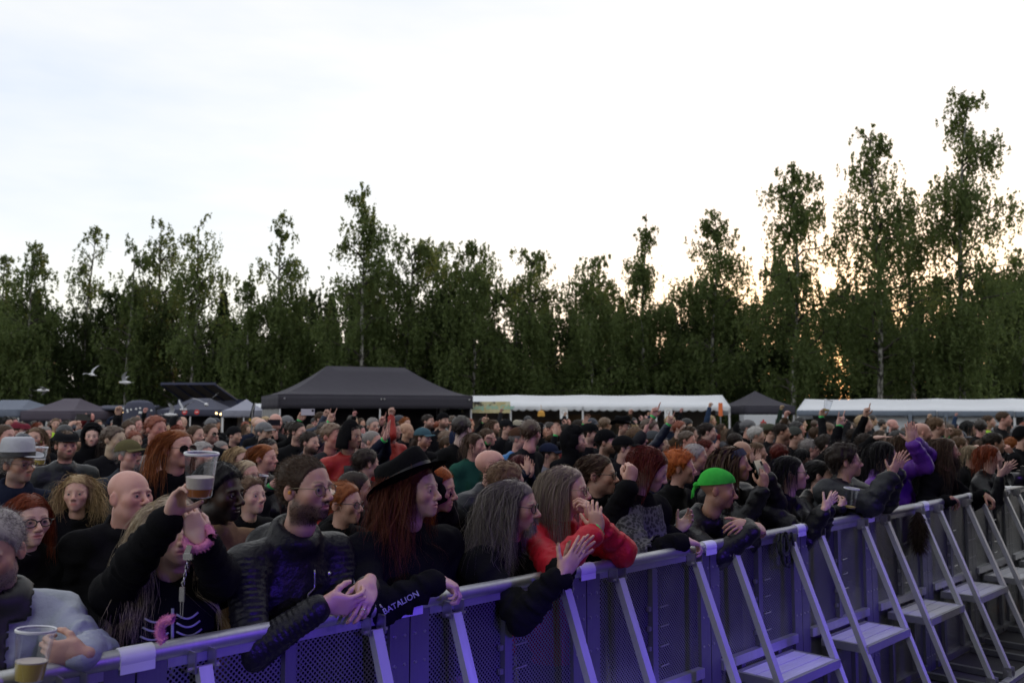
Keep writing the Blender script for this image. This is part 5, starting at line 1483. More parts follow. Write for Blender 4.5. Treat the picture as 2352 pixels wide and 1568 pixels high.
# ================================================================== THE CROWD
TOW = BN.copy(); ALG = BD.copy(); UP = np.array([0, 0, 1.0])
def hd(px, py, D, pose='relaxed', fwd=None, palm=None, hint=None, bare=False):
    p = W(px, py, D); d = dict(pose=pose, bare=bare)
    if fwd is not None:
        fwd = nrm(fwd); d['fwd'] = fwd; p = p - fwd * .085
    if palm is not None: d['palm'] = np.asarray(palm, float)
    if hint is not None: d['hint'] = np.asarray(hint, float)
    d['target'] = p
    return d
ALLP = []
DEBUG = False
def proj(p):
    d = np.asarray(p, float) - np.array([0, 0, CAMZ]); f_ = d[1] * _cp + d[2] * _sp; u_ = -d[1] * _sp + d[2] * _cp
    return 1176 + FOC * d[0] / f_, 784 - FOC * u_ / f_
def hero(label, px, py, D, hyaw=70, kind='m', byaw=45, hp=0, hr=0, lean=5, skin='fair', hair=None, beard=None, jk=('cloth', (.007, .007, .0085)), L=None, R=None, specs=None, gear=None, hs=1.0, s=None,
         bw=1.0, fat=1.0, hood=None, collar=.5, rib=0, brow=None, tcol=(.02, .021, .026), bands=(), jname='jacket', group=None, jl=.56, nd=0.0, fold=.010, aw=.92, bres_=None):
    hc = W(px, py, D); h_px = 470. / D
    hs = hs * .935
    lod = 0 if h_px > 100 else 1 if h_px > 62 else 2 if h_px > 43 else 3
    hres, bres, hr_, ns = ((.0042 if D < 4.35 else .0048, .013, .005, 1.05), (.0074, .020, .0075, .42), (.0098, .029, .0098, .13), (.0125, .036, .0112, .09))[lod]
    seed = int(px * 7 + py) % 9973
    aw = .55 * aw + .41
    if bres_: bres = bres_
    if s is None: s = float(np.clip((hc[2] + .1) / 1.76 / math.cos(math.radians(lean)), .88, 1.05))
    G = figure(hc, byaw, hyaw, hp, hr, lean, s, bw, fat, kind, {'L': dict(L or {}), 'R': dict(R or {})}, hres, bres, jk[0], rib, seed, hs, collar, hood, hand_res=hr_, jl=jl, fold=fold if lod < 2 else fold * .7, aw=aw, neckdrop=nd)
    hcol = hair[1] if hair else 'dark'; hcv = HC[hcol] if isinstance(hcol, str) else hcol
    if brow is None: brow = (*[c * .8 for c in hcv], .75 if kind != 'f' else .6)
    bc = (0, 0, 0, 0)
    if kind != 'f': bc = (*[c * .7 for c in hcv], .22)
    if beard: bc = (*(HC[beard[1]] if isinstance(beard[1], str) else beard[1]), beard[0])
    if beard and len(beard) > 2 and beard[2] != 'full': bc = (*bc[:3], bc[3] * .3)
    o = person_obj(G, label, skin, bc, brow, jk[1], jk[0], tcol, group, jname, far=lod >= 2)
    if hair and hair[0] in ('long', 'tail') and lod: hair = (hair[0], hair[1], dict(hair[2], segs=7))
    if hair and hair[0] != 'bald':
        st, col, kw = hair[0], hair[1], dict(hair[2]) if len(hair) > 2 else {}
        n = int(kw.pop('n', 1500) * ns); wd = kw.pop('width', .00065) * (1.1, 2.1, 4.0, 5.0)[lod]
        add_hair(G, hair_mesh(kind, hres, st, seed, n, width=wd, Rh=G.Rh, **kw), col)
    if beard and len(beard) > 2:
        z, ln, n = beard[2], beard[3], int(beard[4] * max(ns, .4))
        vf = beard_mesh(kind, hres, seed, n, ln, .0011 * (1, 1.5, 2.2, 2.8)[lod], G.Rh, z)
        if vf is not None: add_hair(G, vf, beard[1], 'beard' if z != 'moustache' else 'moustache')
    if specs: add_glasses(specs, o, head_matrix(G))
    if gear: add_gear(G, gear[0], gear[1], **(gear[2] if len(gear) > 2 else {}))
    for b in bands: add_band(G, b[0], b[1])
    ALLP.append((hc, label)); G.label = label
    if DEBUG and lod < 2: print('DBG', label[:40], {k: [tuple(int(v) for v in proj(A_[j])) for j in 'SEW'] for k, A_ in G.arm.items()})
    return G
BLK = (.006, .006, .0072); BLK2 = (.0105, .0105, .0125); CHA = (.026, .026, .03); NAVY = (.014, .018, .035)
def sh_(col, **k): d = dict(length=.04, thick=.007, n=2200, lift=.3); d.update(k); return ('short', col, d)
def lg(col, **k): d = dict(length=.40, thick=.010, n=1700); d.update(k); return ('long', col, d)
def tl(col, **k): d = dict(length=.34, thick=.008, n=1300, tail=(0, .125, .03)); d.update(k); return ('tail', col, d)
BALD = ('bald', 'lbrown')

# ---- front rows, left to right
g1 = hero('grey-bearded man in light grey jacket at the left edge, holding a drink', -14, 1262, 2.66, 12, 'm', 30, -14, skin='fair', hair=sh_('grey', length=.03), beard=(.6, 'grey', 'full', .012, 700), jk=('nylon', (.33, .36, .45)),
     L=hd(108, 1496, 2.40, 'grip', fwd=(-.95, -.25, .12), palm=(-.2, .9, .1), hint=(1.0, .1, -.9)), collar=.3, fat=1.25, bw=1.15, aw=1.1, lean=10, fold=.009)
hero('woman with straight auburn hair and black-rimmed glasses at the left, black coat', 66, 1196, 3.85, 52, 'f', 45, 2, skin='pale', hair=lg('red', length=.30), specs='black', jk=('cloth', BLK), brow=(.10, .04, .02, .7))
hero('man in a sparkling silver hat and thin glasses at the left edge', 42, 1066, 5.3, 68, 'm', 45, 0, skin='tan', hair=sh_('grey'), specs='metal', beard=(.45, 'grey'), gear=('tophat', (.42, .43, .46)), jk=('cloth', NAVY), hood='down')
hero('blonde woman with big loose curls, turned to look at the camera', 178, 1134, 5.35, 14, 'f', 40, 6, skin='fair', hair=lg('blond', length=.34, curl=.55, thick=.016, n=2600), jk=('cloth', BLK), fat=1.1)
hero('large bald man in a black jacket with white lanyard', 298, 1138, 4.1, 62, 'heavy', 42, 4, skin='pink', hair=('bald', 'lbrown'), jk=('cloth', (.007, .007, .0085)), bw=1.22, fat=1.28, collar=.7, brow=(.3, .2, .12, .35), hs=1.06, aw=1.1)
g7 = hero('dark-skinned man with short afro, moustache and tan jacket beside the raised cup', 503, 1132, 3.45, 72, 'm', 45, -2, skin='dark', hair=('curly', 'black', dict(length=.035, thick=.014, n=2200, rec=.004)), beard=(.85, 'black'), jk=('cotton', (.20, .125, .068)), collar=1.0, bw=1.05)
hero('man with long straight ginger hair and aviator sunglasses', 408, 1030, 5.15, 60, 'm', 45, 2, skin='pink', hair=lg('ginger', length=.46, rec=.012, thick=.008), specs='sun', jk=('cloth', BLK))
# woman raising a cup, handcuff on the other wrist
g6 = hero('woman in black skeleton-print hoodie raising a beer cup with both arms', 398, 1222, 2.90, 40, 'f', 30, 6, lean=4, skin='pale', hair=lg((.44, .36, .26), length=.50, curl=.18, n=2100, thick=.014), jk=('cotton', (.0065, .0065, .008)), jname='hoodie',
     R=hd(425, 1112, 2.56, 'cup', fwd=np.array([.35, .05, .9]), palm=np.array([.75, -.35, -.2]), hint=(-.75, -.55, -.75)),
     L=hd(434, 1176, 2.60, 'grip', fwd=np.array([-.40, .05, .9]), palm=np.array([-.5, .85, 0]), hint=(.85, -.45, -.8)), aw=1.02, collar=.4, fold=.007)
add_band(g6, 'R', 'black', .03, .031)
hero('bearded man in a black flat cap and black leather jacket', 152, 1022, 7.0, 42, 'm', 42, 0, skin='pink', hair=sh_('brown'), beard=(.8, 'brown'), gear=('flatcap', BLK2), jk=('leather', (.025, .027, .03)), bw=1.1)
hero('dark-haired man with black hood up and white drawstring, behind the flat cap', 212, 1002, 9.4, 22, 'm', 40, 0, hair=sh_('black'), skin='pale', jk=('cotton', BLK), hood='up', jname='hoodie')
hero('man in an olive army cap with grey goatee', 296, 1046, 6.8, 68, 'm', 45, 5, skin='pink', hair=sh_('grey', n=900), beard=(.6, 'grey', 'goatee', .03, 300), gear=('cap', (.10, .088, .042)), jk=('cotton', (.04, .045, .055)), collar=.8)
hero('long-haired young bearded man pointing, between the maroon cap and the flat cap', 80, 1005, 9.6, 18, 'm', 40, 0, hair=lg('lbrown', length=.42), beard=(.8, 'lbrown'), R=hd(92, 1032, 9.2, 'point', fwd=(.8, -.2, .35)), jk=('cloth', BLK2))
hero('man in a maroon cloth cap near the left edge', 48, 990, 11.0, 80, 'm', 45, 0, skin='pink', hair=sh_('brown', n=600), gear=('flatcap', (.16, .025, .04)), jk=('cloth', CHA))
hero('shaven-headed man with an ear plug at the left edge', 10, 1002, 8.0, 78, 'm', 45, 0, skin='pink', hair=sh_('brown', length=.008, thick=.002, n=500), jk=('cloth', BLK2))
hero('short-haired boy with ear plug behind the curly blonde woman', 346, 1072, 7.4, 82, 'm', 50, 0, hair=sh_('grey', length=.02), jk=('cloth', CHA), hs=.92)
hero('blonde woman with straight fringe and dark sunglasses above the raised cup', 548, 1056, 7.6, 62, 'f', 45, 0, hair=lg('blond', length=.28, n=2400), specs='sun', jk=('cloth', BLK2), skin='fair')
hero('older woman with short fair hair and red lips right of the tan jacket', 574, 1140, 5.2, 58, 'f', 45, 8, hair=('curly', 'lbrown', dict(length=.05, thick=.016, n=1800)), skin='pale', jk=('cloth', BLK))
hero('grey-blonde woman with thin glasses just behind the red-lipped woman', 566, 1092, 6.4, 66, 'f', 45, 4, hair=tl('ash', rec=.01), skin='pink', jk=('cloth', BLK2), specs='metal')
hero('woman with auburn ponytail and pursed lips in a black jacket', 607, 1052, 6.9, 78, 'f', 48, 4, hair=tl('ginger'), skin='pink', jk=('leather', BLK2), R=hd(622, 1118, 6.6, 'grip', hint=(-.3, -.5, -1)), bands=(('R', 'green'),))
# ---- leather jacket man
g19 = hero('man in ribbed black leather jacket with glasses and beard, hands clasped on the rail', 702, 1122, 3.10, 62, 'm', 50, 2, lean=14, skin='fair', hair=sh_('brown', rec=.016, length=.024, thick=.004, n=3600, lift=.15, comb=(.1, .7, .1)), beard=(.88, (.035, .022, .015), 'full', .012, 900), specs='metal',
     jk=('leather', (.009, .009, .011)), rib=1, hood='down', bw=1.05, fat=1.05, aw=1.0, fold=.003, bres_=.0075,
     R=hd(806, 1388, 2.93, 'cup', fwd=nrm(ALG * .8 + TOW * .35 - UP * .1), palm=np.array([.1, .9, .3]), hint=-ALG * .8 - UP * .9 - TOW * .2),
     L=hd(836, 1380, 2.97, 'cup', fwd=nrm(-ALG * .55 + TOW * .5 - UP * .45), palm=-TOW * .6 - UP * .4, hint=-UP * 1.0 - TOW * .5 + ALG * .15))
hero('person with cropped ginger hair and glasses peering past the leather jacket man', 790, 1156, 4.75, 72, 'f', 50, 0, hair=sh_('ginger', length=.05, thick=.012), specs='black', skin='fair', jk=('cloth', BLK))
hero('shaven-headed man turned away behind the black felt hat', 817, 1124, 5.3, 102, 'm', 60, 0, hair=sh_('dark', length=.012, thick=.002, n=900), skin='olive', jk=('cloth', BLK))
hero('dark-haired man seen from behind below the red-jacketed hooded man', 842, 1064, 7.0, 128, 'm', 70, 0, hair=sh_('dark', length=.05, thick=.014), jk=('cloth', BLK2))
g23 = hero('tall hooded man in black hoodie and open red jacket', 806, 1000, 7.6, 62, 'm', 35, -4, hair=sh_('dark'), skin='olive', beard=(.4, 'dark'), jk=('nylon', (.34, .022, .018)), bw=1.05)
hero('bald man with grey stubble left of the teal cap', 856, 1014, 8.9, 72, 'm', 45, 2, hair=sh_('grey', length=.01, thick=.002, n=400), skin='pink', jk=('cloth', NAVY), L=hd(893, 985, 8.6, 'flat', fwd=(.25, -.1, 1), palm=(-1, 0, 0), hint=(.2, -.3, -1)), R=hd(886, 990, 8.5, 'flat', fwd=(.2, -.1, 1), palm=(1, 0, 0), hint=(-.2, -.6, -1)), bands=(('R', 'green'),))
# ---- black felt hat woman and the raised arm behind her
g24 = hero('woman in wide black felt hat with long auburn hair and lettered black sleeve', 952, 1126, 3.50, 70, 'f', 45, 4, lean=12, skin='pale', hair=lg((.115, .032, .014), length=.44, curl=.32, n=2300), gear=('felt', BLK, dict(tilt=-.42, tilt_side=.0, dz=.0, scale=1.06)), jk=('cotton', (.0065, .0065, .008)),
     R=hd(1052, 1349, 3.26, 'rail', fwd=nrm(ALG * .6 + TOW * .55 - UP * .35), palm=-UP, hint=-ALG * 1.0 - UP * .75 + TOW * .1), bw=1.2, fat=1.25, aw=1.15, brow=(.10, .04, .02, .7))
g25 = hero('person in black with one arm laid over the head, green wristband, behind the felt hat', 1000, 1122, 4.25, 78, 'f', 50, -6, hair=lg('orange', length=.34, n=900), skin='fair', jk=('cotton', (.0065, .0065, .008)), R=None,
     L=hd(888, 1060, 4.0, 'relaxed', fwd=(-.97, -.05, -.08), palm=(.1, .2, -1), hint=(.75, .0, 1.0)), bands=(('L', 'green'),), aw=1.3, fat=1.1)
hero('bald man with ear plug in dark quilted jacket left of the half-up grey hair', 1130, 1072, 5.7, 84, 'm', 50, 6, skin='pink', hair=BALD, jk=('puffer', (.022, .024, .03)), brow=(.3, .2, .12, .4), bw=1.05)
hero('fair wavy-haired person mostly hidden behind the long grey hair', 1165, 1108, 4.9, 120, 'm', 60, 0, hair=sh_('lbrown', length=.06, thick=.014), jk=('cloth', BLK))
# ---- grey long hair man over the rail
g26 = hero('man with long grey hair and black glasses, clapping with both arms over the rail', 1182, 1162, 3.82, 74, 'm', 66, -2, lean=20, skin='fair', hair=lg((.17, .15, .135), length=.48, curl=.42, n=2600, thick=.010), beard=(.6, 'grey', 'goatee', .035, 400), specs='black', jk=('cloth', (.007, .007, .0085)),
     R=hd(1320, 1276, 3.50, 'flat', fwd=nrm(ALG * .55 + UP * .55 + TOW * .1), palm=np.array([-.2, .9, .3]), hint=-UP * 1.1 + TOW * 1.0), L=hd(1330, 1268, 3.60, 'flat', fwd=nrm(ALG * .6 + UP * .55 + TOW * .25), palm=np.array([.2, -.9, -.3]), hint=-UP * .7 + ALG * .6), aw=1.15, fat=1.08)
# ---- red jacket
g27 = hero('woman in bright red jacket with half-up grey-blonde hair, hands at her mouth', 1302, 1126, 4.10, 72, 'f', 48, 2, lean=8, skin='fair', hair=lg((.27, .22, .17), length=.46, n=2000, thick=.010, rec=.008), specs='metal', jk=('nylon', (.50, .014, .030)),
     R=hd(1366, 1172, 3.80, 'relaxed', fwd=(-.15, -.05, 1), palm=(.2, 1, .1), hint=(-.3, -.6, -.5)), L=hd(1343, 1150, 3.95, 'grip', fwd=(-.35, -.1, .9), palm=(-.9, .3, 0), hint=(.9, .1, -.8)), bands=(('R', 'green'),), aw=1.22, fat=1.12, bw=1.05, collar=1.0, fold=.008)
g30 = hero('man with brown curls tied back, glasses and black coat, one fist raised', 1374, 1090, 4.9, 74, 'm', 50, 0, lean=6, skin='fair', hair=tl('brown', curl=.3, length=.22, n=1900, thick=.014, rec=.012), specs='black', jk=('cloth', BLK), R=hd(1453, 1070, 4.55, 'fist', fwd=(.2, -.05, 1), palm=(-.3, 1, 0), hint=(.5, -.5, -1)), aw=1.25, collar=1.2, bw=1.1)
g31 = hero('woman with dark red hair looking down, grey leopard-print shawl, hand on the rail', 1492, 1076, 4.75, 78, 'f', 50, -24, lean=10, skin='pale', hair=lg('dred', length=.26, n=2000, thick=.014), jk=('cotton', (.0065, .0065, .008)),
     R=hd(1606, 1250, 4.46, 'rail', fwd=nrm(ALG * .75 + TOW * .35 - UP * .25), palm=-UP, hint=-ALG * .8 - UP * .8), L=hd(1560, 1215, 4.9, 'relaxed', hint=-UP), fat=1.15, aw=1.15)
hero('woman with bright orange bob and blue scarf', 1562, 1074, 6.0, 82, 'f', 50, 0, skin='pink', hair=('curly', 'orange', dict(length=.065, thick=.022, n=2600)), jk=('cloth', BLK), collar=1.0)
hero('tanned man with cropped grey hair behind the orange bob', 1598, 1050, 7.4, 74, 'm', 45, 0, skin='tan', hair=sh_('grey', length=.02), jk=('cloth', BLK))
# ---- green bandana
g33 = hero('man in bright green bandana and leather jacket leaning on crossed arms on the rail', 1648, 1124, 5.05, 78, 'm', 48, -6, lean=26, skin='tan', hair=('bald', 'dark'), beard=(.9, (.03, .022, .018), 'goatee', .028, 500), gear=('bandana', (.045, .42, .055)), jk=('leather', (.009, .009, .011)), collar=1.0, hood='down',
     R=hd(1752, 1212, 4.80, 'relaxed', fwd=nrm(ALG * .9 - UP * .05), palm=-TOW - UP, hint=-ALG * .9 - UP * .8 + TOW * .3), L=hd(1694, 1206, 4.72, 'relaxed', fwd=nrm(-ALG * .9 - UP * .0), palm=-TOW - UP, hint=ALG * .9 - UP * .8), bw=1.08, aw=1.12, fold=.008)
g34 = hero('woman with brown dreadlocks under a paisley headband, holding up a phone', 1684, 1066, 5.6, 74, 'f', 45, 2, skin='tan', hair=lg('brown', length=.36, n=700, width=.0034, thick=.012, rec=.01, segs=9), gear=('headband', (.05, .055, .085)), jk=('leather', BLK2), R=hd(1754, 1085, 5.25, 'grip', fwd=(.0, -.1, 1), palm=(-.3, 1, 0), hint=(.3, -.6, -1)), L=hd(1750, 1062, 5.4, 'grip', fwd=(-.3, 0, .9), palm=(-.2, 1, 0), hint=(.8, 0, -.8)), aw=1.1)
g35 = hero('woman with sleek black hair, glasses and black leather jacket, clapping low', 1815, 1086, 5.65, 80, 'f', 50, 3, lean=8, skin='pale', hair=lg('black', length=.30, n=1500, thick=.008), specs='black', jk=('leather', (.009, .009, .011)), R=hd(1907, 1150, 5.38, 'flat', fwd=nrm(ALG * .8 + UP * .4), palm=(-.3, .9, .2), hint=-UP), L=hd(1912, 1146, 5.5, 'flat', fwd=nrm(ALG * .8 + UP * .4), palm=(.3, -.9, -.2), hint=-UP + ALG * .3), aw=1.15)
g36 = hero('young woman with black hair pulled into a bun, holding a cup beside the clapping woman', 1880, 1092, 6.25, 80, 'f', 50, 4, lean=7, skin='pale', hair=tl('black', length=.16, n=1000, thick=.006), jk=('leather', (.009, .009, .011)), R=hd(1944, 1150, 5.85, 'grip', fwd=nrm(ALG + UP * .3), palm=(-.3, .9, .2), hint=-UP), L=hd(1953, 1150, 5.95, 'grip', fwd=nrm(ALG + UP * .3), palm=(.3, -.9, -.2), hint=-UP), aw=1.05)
g37 = hero('woman with short dark curls, glasses and black puffer jacket, clapping high', 1942, 1060, 6.1, 80, 'f', 50, 5, lean=8, skin='fair', hair=('curly', 'dark', dict(length=.075, thick=.03, n=2600)), specs='metal', jk=('puffer', (.016, .018, .022)), R=hd(2060, 1062, 5.82, 'flat', fwd=(.45, -.05, .9), palm=(-.3, .9, 0), hint=(.1, -.4, -1)), L=hd(2072, 1056, 5.98, 'open', fwd=(.5, 0, .85), palm=(.3, -.9, 0), hint=(.5, 0, -1)), bands=(('R', 'green'),), fat=1.2, aw=1.3, bw=1.08)
hero('dark-haired person with violet clip behind the clapping puffer jacket woman', 2030, 1046, 6.9, 96, 'f', 60, 0, hair=lg('black', length=.3), jk=('nylon', (.12, .035, .25)), skin='pale')
g38 = hero('person in purple jacket clapping with both arms above the head', 2076, 1030, 7.3, 84, 'f', 50, 0, hair=lg('brown', length=.25), jk=('nylon', (.105, .022, .26)), skin='fair', R=hd(2090, 990, 6.95, 'flat', fwd=(-.1, -.1, 1), palm=(.1, 1, 0), hint=(.9, -.3, -.2)), L=hd(2098, 988, 7.1, 'flat', fwd=(-.1, 0, 1), palm=(0, -1, 0), hint=(1, 0, -.1)), aw=1.15)
g39 = hero('long-haired man with full brown beard, black coat, both hands over the far rail', 2172, 1036, 7.35, 80, 'm', 50, 3, lean=10, skin='tan', hair=lg('brown', length=.46, n=1800, curl=.15), beard=(1.0, (.045, .032, .022), 'full', .16, 900), jk=('cloth', BLK), R=hd(2195, 1152, 6.98, 'rail', fwd=nrm(ALG * .9 - UP * .3), palm=-UP, hint=-ALG - UP), L=hd(2283, 1152, 7.2, 'rail', fwd=nrm(TOW * .7 - UP * .6), palm=-TOW, hint=ALG - UP), bands=(('L', 'green'),), aw=1.15, bw=1.1)
g40 = hero('smiling red-haired woman clapping near the right edge', 2274, 1050, 7.9, 76, 'f', 50, 4, hair=lg('red', length=.22), skin='pale', jk=('leather', BLK2), R=hd(2312, 1074, 7.5, 'flat', fwd=(.6, -.1, .7), palm=(-.3, .9, 0), hint=-UP), L=hd(2322, 1070, 7.6, 'open', fwd=(.7, 0, .6), palm=(.3, -.9, 0), hint=-UP))

# ---- second band of the crowd: read off one by one at smaller size
def mid(label, px, py, h, hyaw=70, kind='m', hair=None, jk=('cloth', BLK2), **k):
    return hero(label, px, py, 470. / h, hyaw, kind, hair=hair, jk=jk, **k)
HL_ = hd
def up_arm(px, py, D, pose, lean_=(0.1, -.1, 1), hint=(.2, -.4, -1), **k): return hd(px, py, D, pose, fwd=lean_, palm=(.2, -1, 0), hint=hint, **k)
mid('man in a teal baseball cap with reddish beard', 972, 1006, 45, 66, gear=('cap', (.05, .10, .125)), beard=(.7, 'ginger'), hair=sh_('brown', n=500), jk=('cloth', BLK2))
mid('grey-haired man with thin glasses in front of the big tent opening', 857, 978, 40, 40, hair=sh_('grey', length=.03), specs='metal')
mid('dark-bearded man with swept grey hair left of the red jacket', 712, 1016, 52, 66, hair=sh_('dark', length=.05), beard=(.9, 'dark', 'full', .03, 300))
mid('dark-haired man with side beard behind the swept grey hair', 684, 992, 47, 70, hair=sh_('dark'), beard=(.5, 'dark'))
mid('bald man photographing with a phone below the grey tent wall', 634, 968, 38, 55, hair=BALD, skin='pink', L=hd(618, 985, 11.6, 'grip', fwd=(-.1, -.1, 1), hint=(0, -.3, -1)))
mid('bald man just left of the raised dark phone', 600, 978, 36, 70, hair=BALD, skin='pale')
mid('man with receding hair and dark sunglasses in a black shirt', 484, 996, 46, 62, hair=sh_('brown', rec=.02), specs='sun')
mid('bearded man with high forehead left of the sunglasses man', 450, 1000, 48, 68, hair=sh_('brown', rec=.02), beard=(.5, 'brown'))
mid('stern bald man taller than his neighbours, below the navy tent', 356, 978, 42, 66, 'heavy', hair=BALD, skin='pink')
mid('man with thick swept brown hair beside the purple-haired woman', 296, 986, 40, 60, hair=sh_('brown', length=.06, thick=.014), skin='pale')
mid('woman with a purple mohawk', 302, 1004, 38, 62, 'f', hair=sh_('purple', length=.05), skin='pale')
mid('man in a navy hood with grey beard below the food truck', 262, 980, 38, 30, hair=sh_('grey'), beard=(.9, 'grey', 'full', .04, 200), hood='up', jk=('cotton', NAVY))
mid('dark-haired woman seen from behind right of the drawstring hood', 254, 1028, 50, 110, 'f', hair=lg('dark', length=.2), jk=('cotton', (.10, .01, .015)))
mid('navy-hooded person bending behind the ginger-haired man', 486, 1012, 40, 90, hair=sh_('dark'), hood='up', jk=('cotton', NAVY))
mid('bearded man with short grey hair and glasses, mid-left', 508, 1034, 44, 66, hair=sh_('grey', length=.02), specs='black', beard=(.4, 'grey'))
mid('person in a dark bucket hat left of the dark phone', 538, 1000, 38, 80, gear=('beanie', BLK2), hair=sh_('dark', n=300))
mid('person in dark beanie right behind the long ginger hair', 460, 1036, 42, 95, gear=('beanie', BLK), hair=sh_('dark', n=200))
mid('man in grey hood seen from behind, under the ponytail woman', 680, 1056, 46, 115, hair=sh_('dark'), hood='up', jk=('cotton', (.05, .055, .065)))
mid('older man with crew cut and white cap band by the black hat', 1030, 1024, 45, 72, hair=sh_('brown', length=.025), skin='tan', beard=(.4, 'brown'))
mid('man with wavy brown shoulder hair in a green jacket', 1090, 1022, 56, 72, hair=lg('brown', length=.2, curl=.3, n=1500), jk=('cotton', (.018, .075, .055)), skin='pink')
mid('person in navy hood seen from the side by the green jacket', 1062, 1008, 46, 84, hair=sh_('dark'), hood='up', jk=('cotton', (.014, .02, .05)))
mid('man raising a fist with green wristband below the drinks sign', 1120, 1004, 42, 80, hair=sh_('brown'), R=up_arm(1138, 985, 10.4, 'fist'), bands=(('R', 'green'),), skin='pink')
mid('man in a brown cap, glasses and bright blue rain jacket', 1192, 1008, 50, 74, gear=('cap', (.07, .035, .022)), specs='metal', jk=('nylon', (.03, .16, .42)), hair=sh_('grey', n=400), skin='pink')
mid('woman with sleek maroon hair from behind, clapping over her head', 1198, 1072, 58, 120, 'f', hair=lg('maroon', length=.22), jk=('cloth', NAVY), L=hd(1222, 1062, 7.7, 'open', fwd=(.1, -.1, 1), palm=(-.4, -.9, 0), hint=(.5, 0, -1)), R=hd(1214, 1058, 7.6, 'flat', fwd=(0, -.1, 1), palm=(.4, .9, 0), hint=(-.3, -.3, -1)))
mid('woman in navy cap with red peak and glasses', 1262, 1044, 50, 72, 'f', gear=('cap', (.014, .018, .04)), specs='metal', hair=lg('dark', length=.16, n=900), jk=('cloth', (.25, .25, .28)))
mid('tall man with black hood up and grinning beard', 1322, 1012, 56, 72, hair=sh_('dark'), beard=(.8, 'brown', 'full', .02, 200), hood='up', jk=('cotton', BLK), bw=1.1)
mid('man in black baseball cap with white badge', 1356, 996, 46, 76, gear=('cap', BLK), hair=sh_('dark', n=300), beard=(.6, 'dark'))
mid('bearded man in a backwards black beanie', 1392, 1016, 54, 74, gear=('beanie', BLK), hair=sh_('dark', n=300), beard=(.8, 'brown', 'full', .02, 250))
mid('man in black cap and glasses right of the beanie man', 1434, 1030, 56, 80, gear=('cap', BLK), specs='black', hair=sh_('dark', n=300))
mid('man in a wide black cowboy hat', 1432, 980, 40, 56, gear=('cowboy', BLK), beard=(.7, 'brown'), hair=sh_('brown', n=300), specs='metal')
mid('bare-armed man pointing high in front of the white marquee, green wristband', 1462, 1006, 52, 78, hair=sh_('lbrown'), specs='metal', skin='pink', R=up_arm(1516, 924, 8.8, 'point', (.30, -.1, 1), bare=True), bands=(('R', 'green'),), jk=('cotton', CHA))
mid('person in dark sleeve making horns beside the pointing arm', 1502, 1014, 47, 78, gear=('cap', (.06, .065, .075)), hair=sh_('brown', n=300), R=up_arm(1552, 942, 9.7, 'horns', (.25, -.1, 1)), bands=(('R', 'green'),), jk=('leather', NAVY))
mid('man with neat dark brown hair in profile above the orange bob', 1626, 992, 44, 80, hair=sh_('dark', length=.05), skin='pale')
mid('woman with long straight brown hair above the dark red hair', 1586, 996, 38, 82, 'f', hair=lg('brown', length=.3))
mid('woman with red bun, eyes closed', 1624, 1030, 46, 78, 'f', hair=tl('dred', length=.14), skin='pink')
mid('bald man with glasses behind the dreadlock woman', 1706, 1036, 48, 76, hair=BALD, specs='metal', skin='olive')
mid('woman with raised clapping hands and rings over the phone', 1740, 1038, 46, 76, 'f', hair=lg('lbrown', length=.15), R=hd(1728, 1036, 9.6, 'open', fwd=(-.1, -.1, 1), palm=(.5, -.8, 0), hint=(0, -.4, -1)), L=hd(1742, 1034, 9.7, 'open', fwd=(.2, 0, 1), palm=(-.5, -.8, 0), hint=(.5, 0, -1)))
mid('woman with bleached white curls and sunglasses on her head', 1738, 1000, 40, 78, 'f', hair=('curly', 'white', dict(length=.06, thick=.02, n=1500)))
mid('dark brown-haired man from behind left of the white curls', 1690, 1016, 44, 120, hair=sh_('dark', length=.04, thick=.012))
mid('woman with rounded dark red hair from behind, above the clapping glasses woman', 1792, 1044, 48, 125, 'f', hair=('curly', 'dred', dict(length=.05, thick=.02, n=1600)))
mid('black-haired woman from behind right of the rounded dark red hair', 1844, 1052, 48, 120, 'f', hair=lg('black', length=.14))
mid('greying man with swept hair under the raised striped sleeve', 1862, 1030, 46, 84, hair=sh_('grey', length=.06), skin='pink')
mid('man with short dark hair and stubble right of the army cap', 1796, 992, 42, 78, hair=sh_('dark'), beard=(.4, 'dark'), skin='tan')
mid('man in green army cap facing right', 1770, 992, 36, 80, gear=('cap', (.06, .065, .045)), hair=sh_('brown', n=300))
mid('man in grey beanie right of the dark stubble', 1826, 1002, 40, 84, gear=('beanie', (.06, .065, .06)), hair=sh_('brown', n=300))
mid('person in black striped sleeve making horns high at the right, green band', 1900, 1024, 55, 80, hair=sh_('dark'), R=up_arm(1931, 958, 8.3, 'horns', (.12, -.1, 1), (-.3, -.4, -1)), bands=(('R', 'green'),), jk=('cotton', BLK), skin='pale')
mid('man shading his eyes with a black-sleeved arm', 1990, 1018, 48, 80, hair=sh_('dark'), skin='pale', R=hd(2040, 994, 9.2, 'flat', fwd=(.95, -.1, .1), palm=(0, 0, -1), hint=(-.9, -.3, .5)), jk=('cotton', BLK), aw=1.1)
mid('bald man with dark beard right of the purple sleeves', 2118, 994, 48, 82, hair=BALD, beard=(.7, 'dark'), skin='pink')
mid('young man with neat brown quiff at the right', 2152, 980, 44, 82, hair=sh_('lbrown', length=.05, thick=.012), skin='fair')
mid('person raising a phone with green wristband before the right marquee window', 2196, 1002, 40, 84, hair=sh_('lbrown', length=.05), R=up_arm(2176, 984, 11.2, 'grip'), bands=(('R', 'green'),))
mid('short fair haired person below the phone at the right', 2204, 1024, 44, 88, hair=sh_('lbrown', length=.05, thick=.012))
mid('woman with sunglasses in front of the bearded man', 2232, 1046, 48, 86, 'f', hair=lg('ash', length=.2), specs='sun', skin='pink')
mid('man with dark swept hair near the right edge', 2284, 1018, 50, 84, hair=sh_('dark', length=.06, thick=.012), skin='tan')
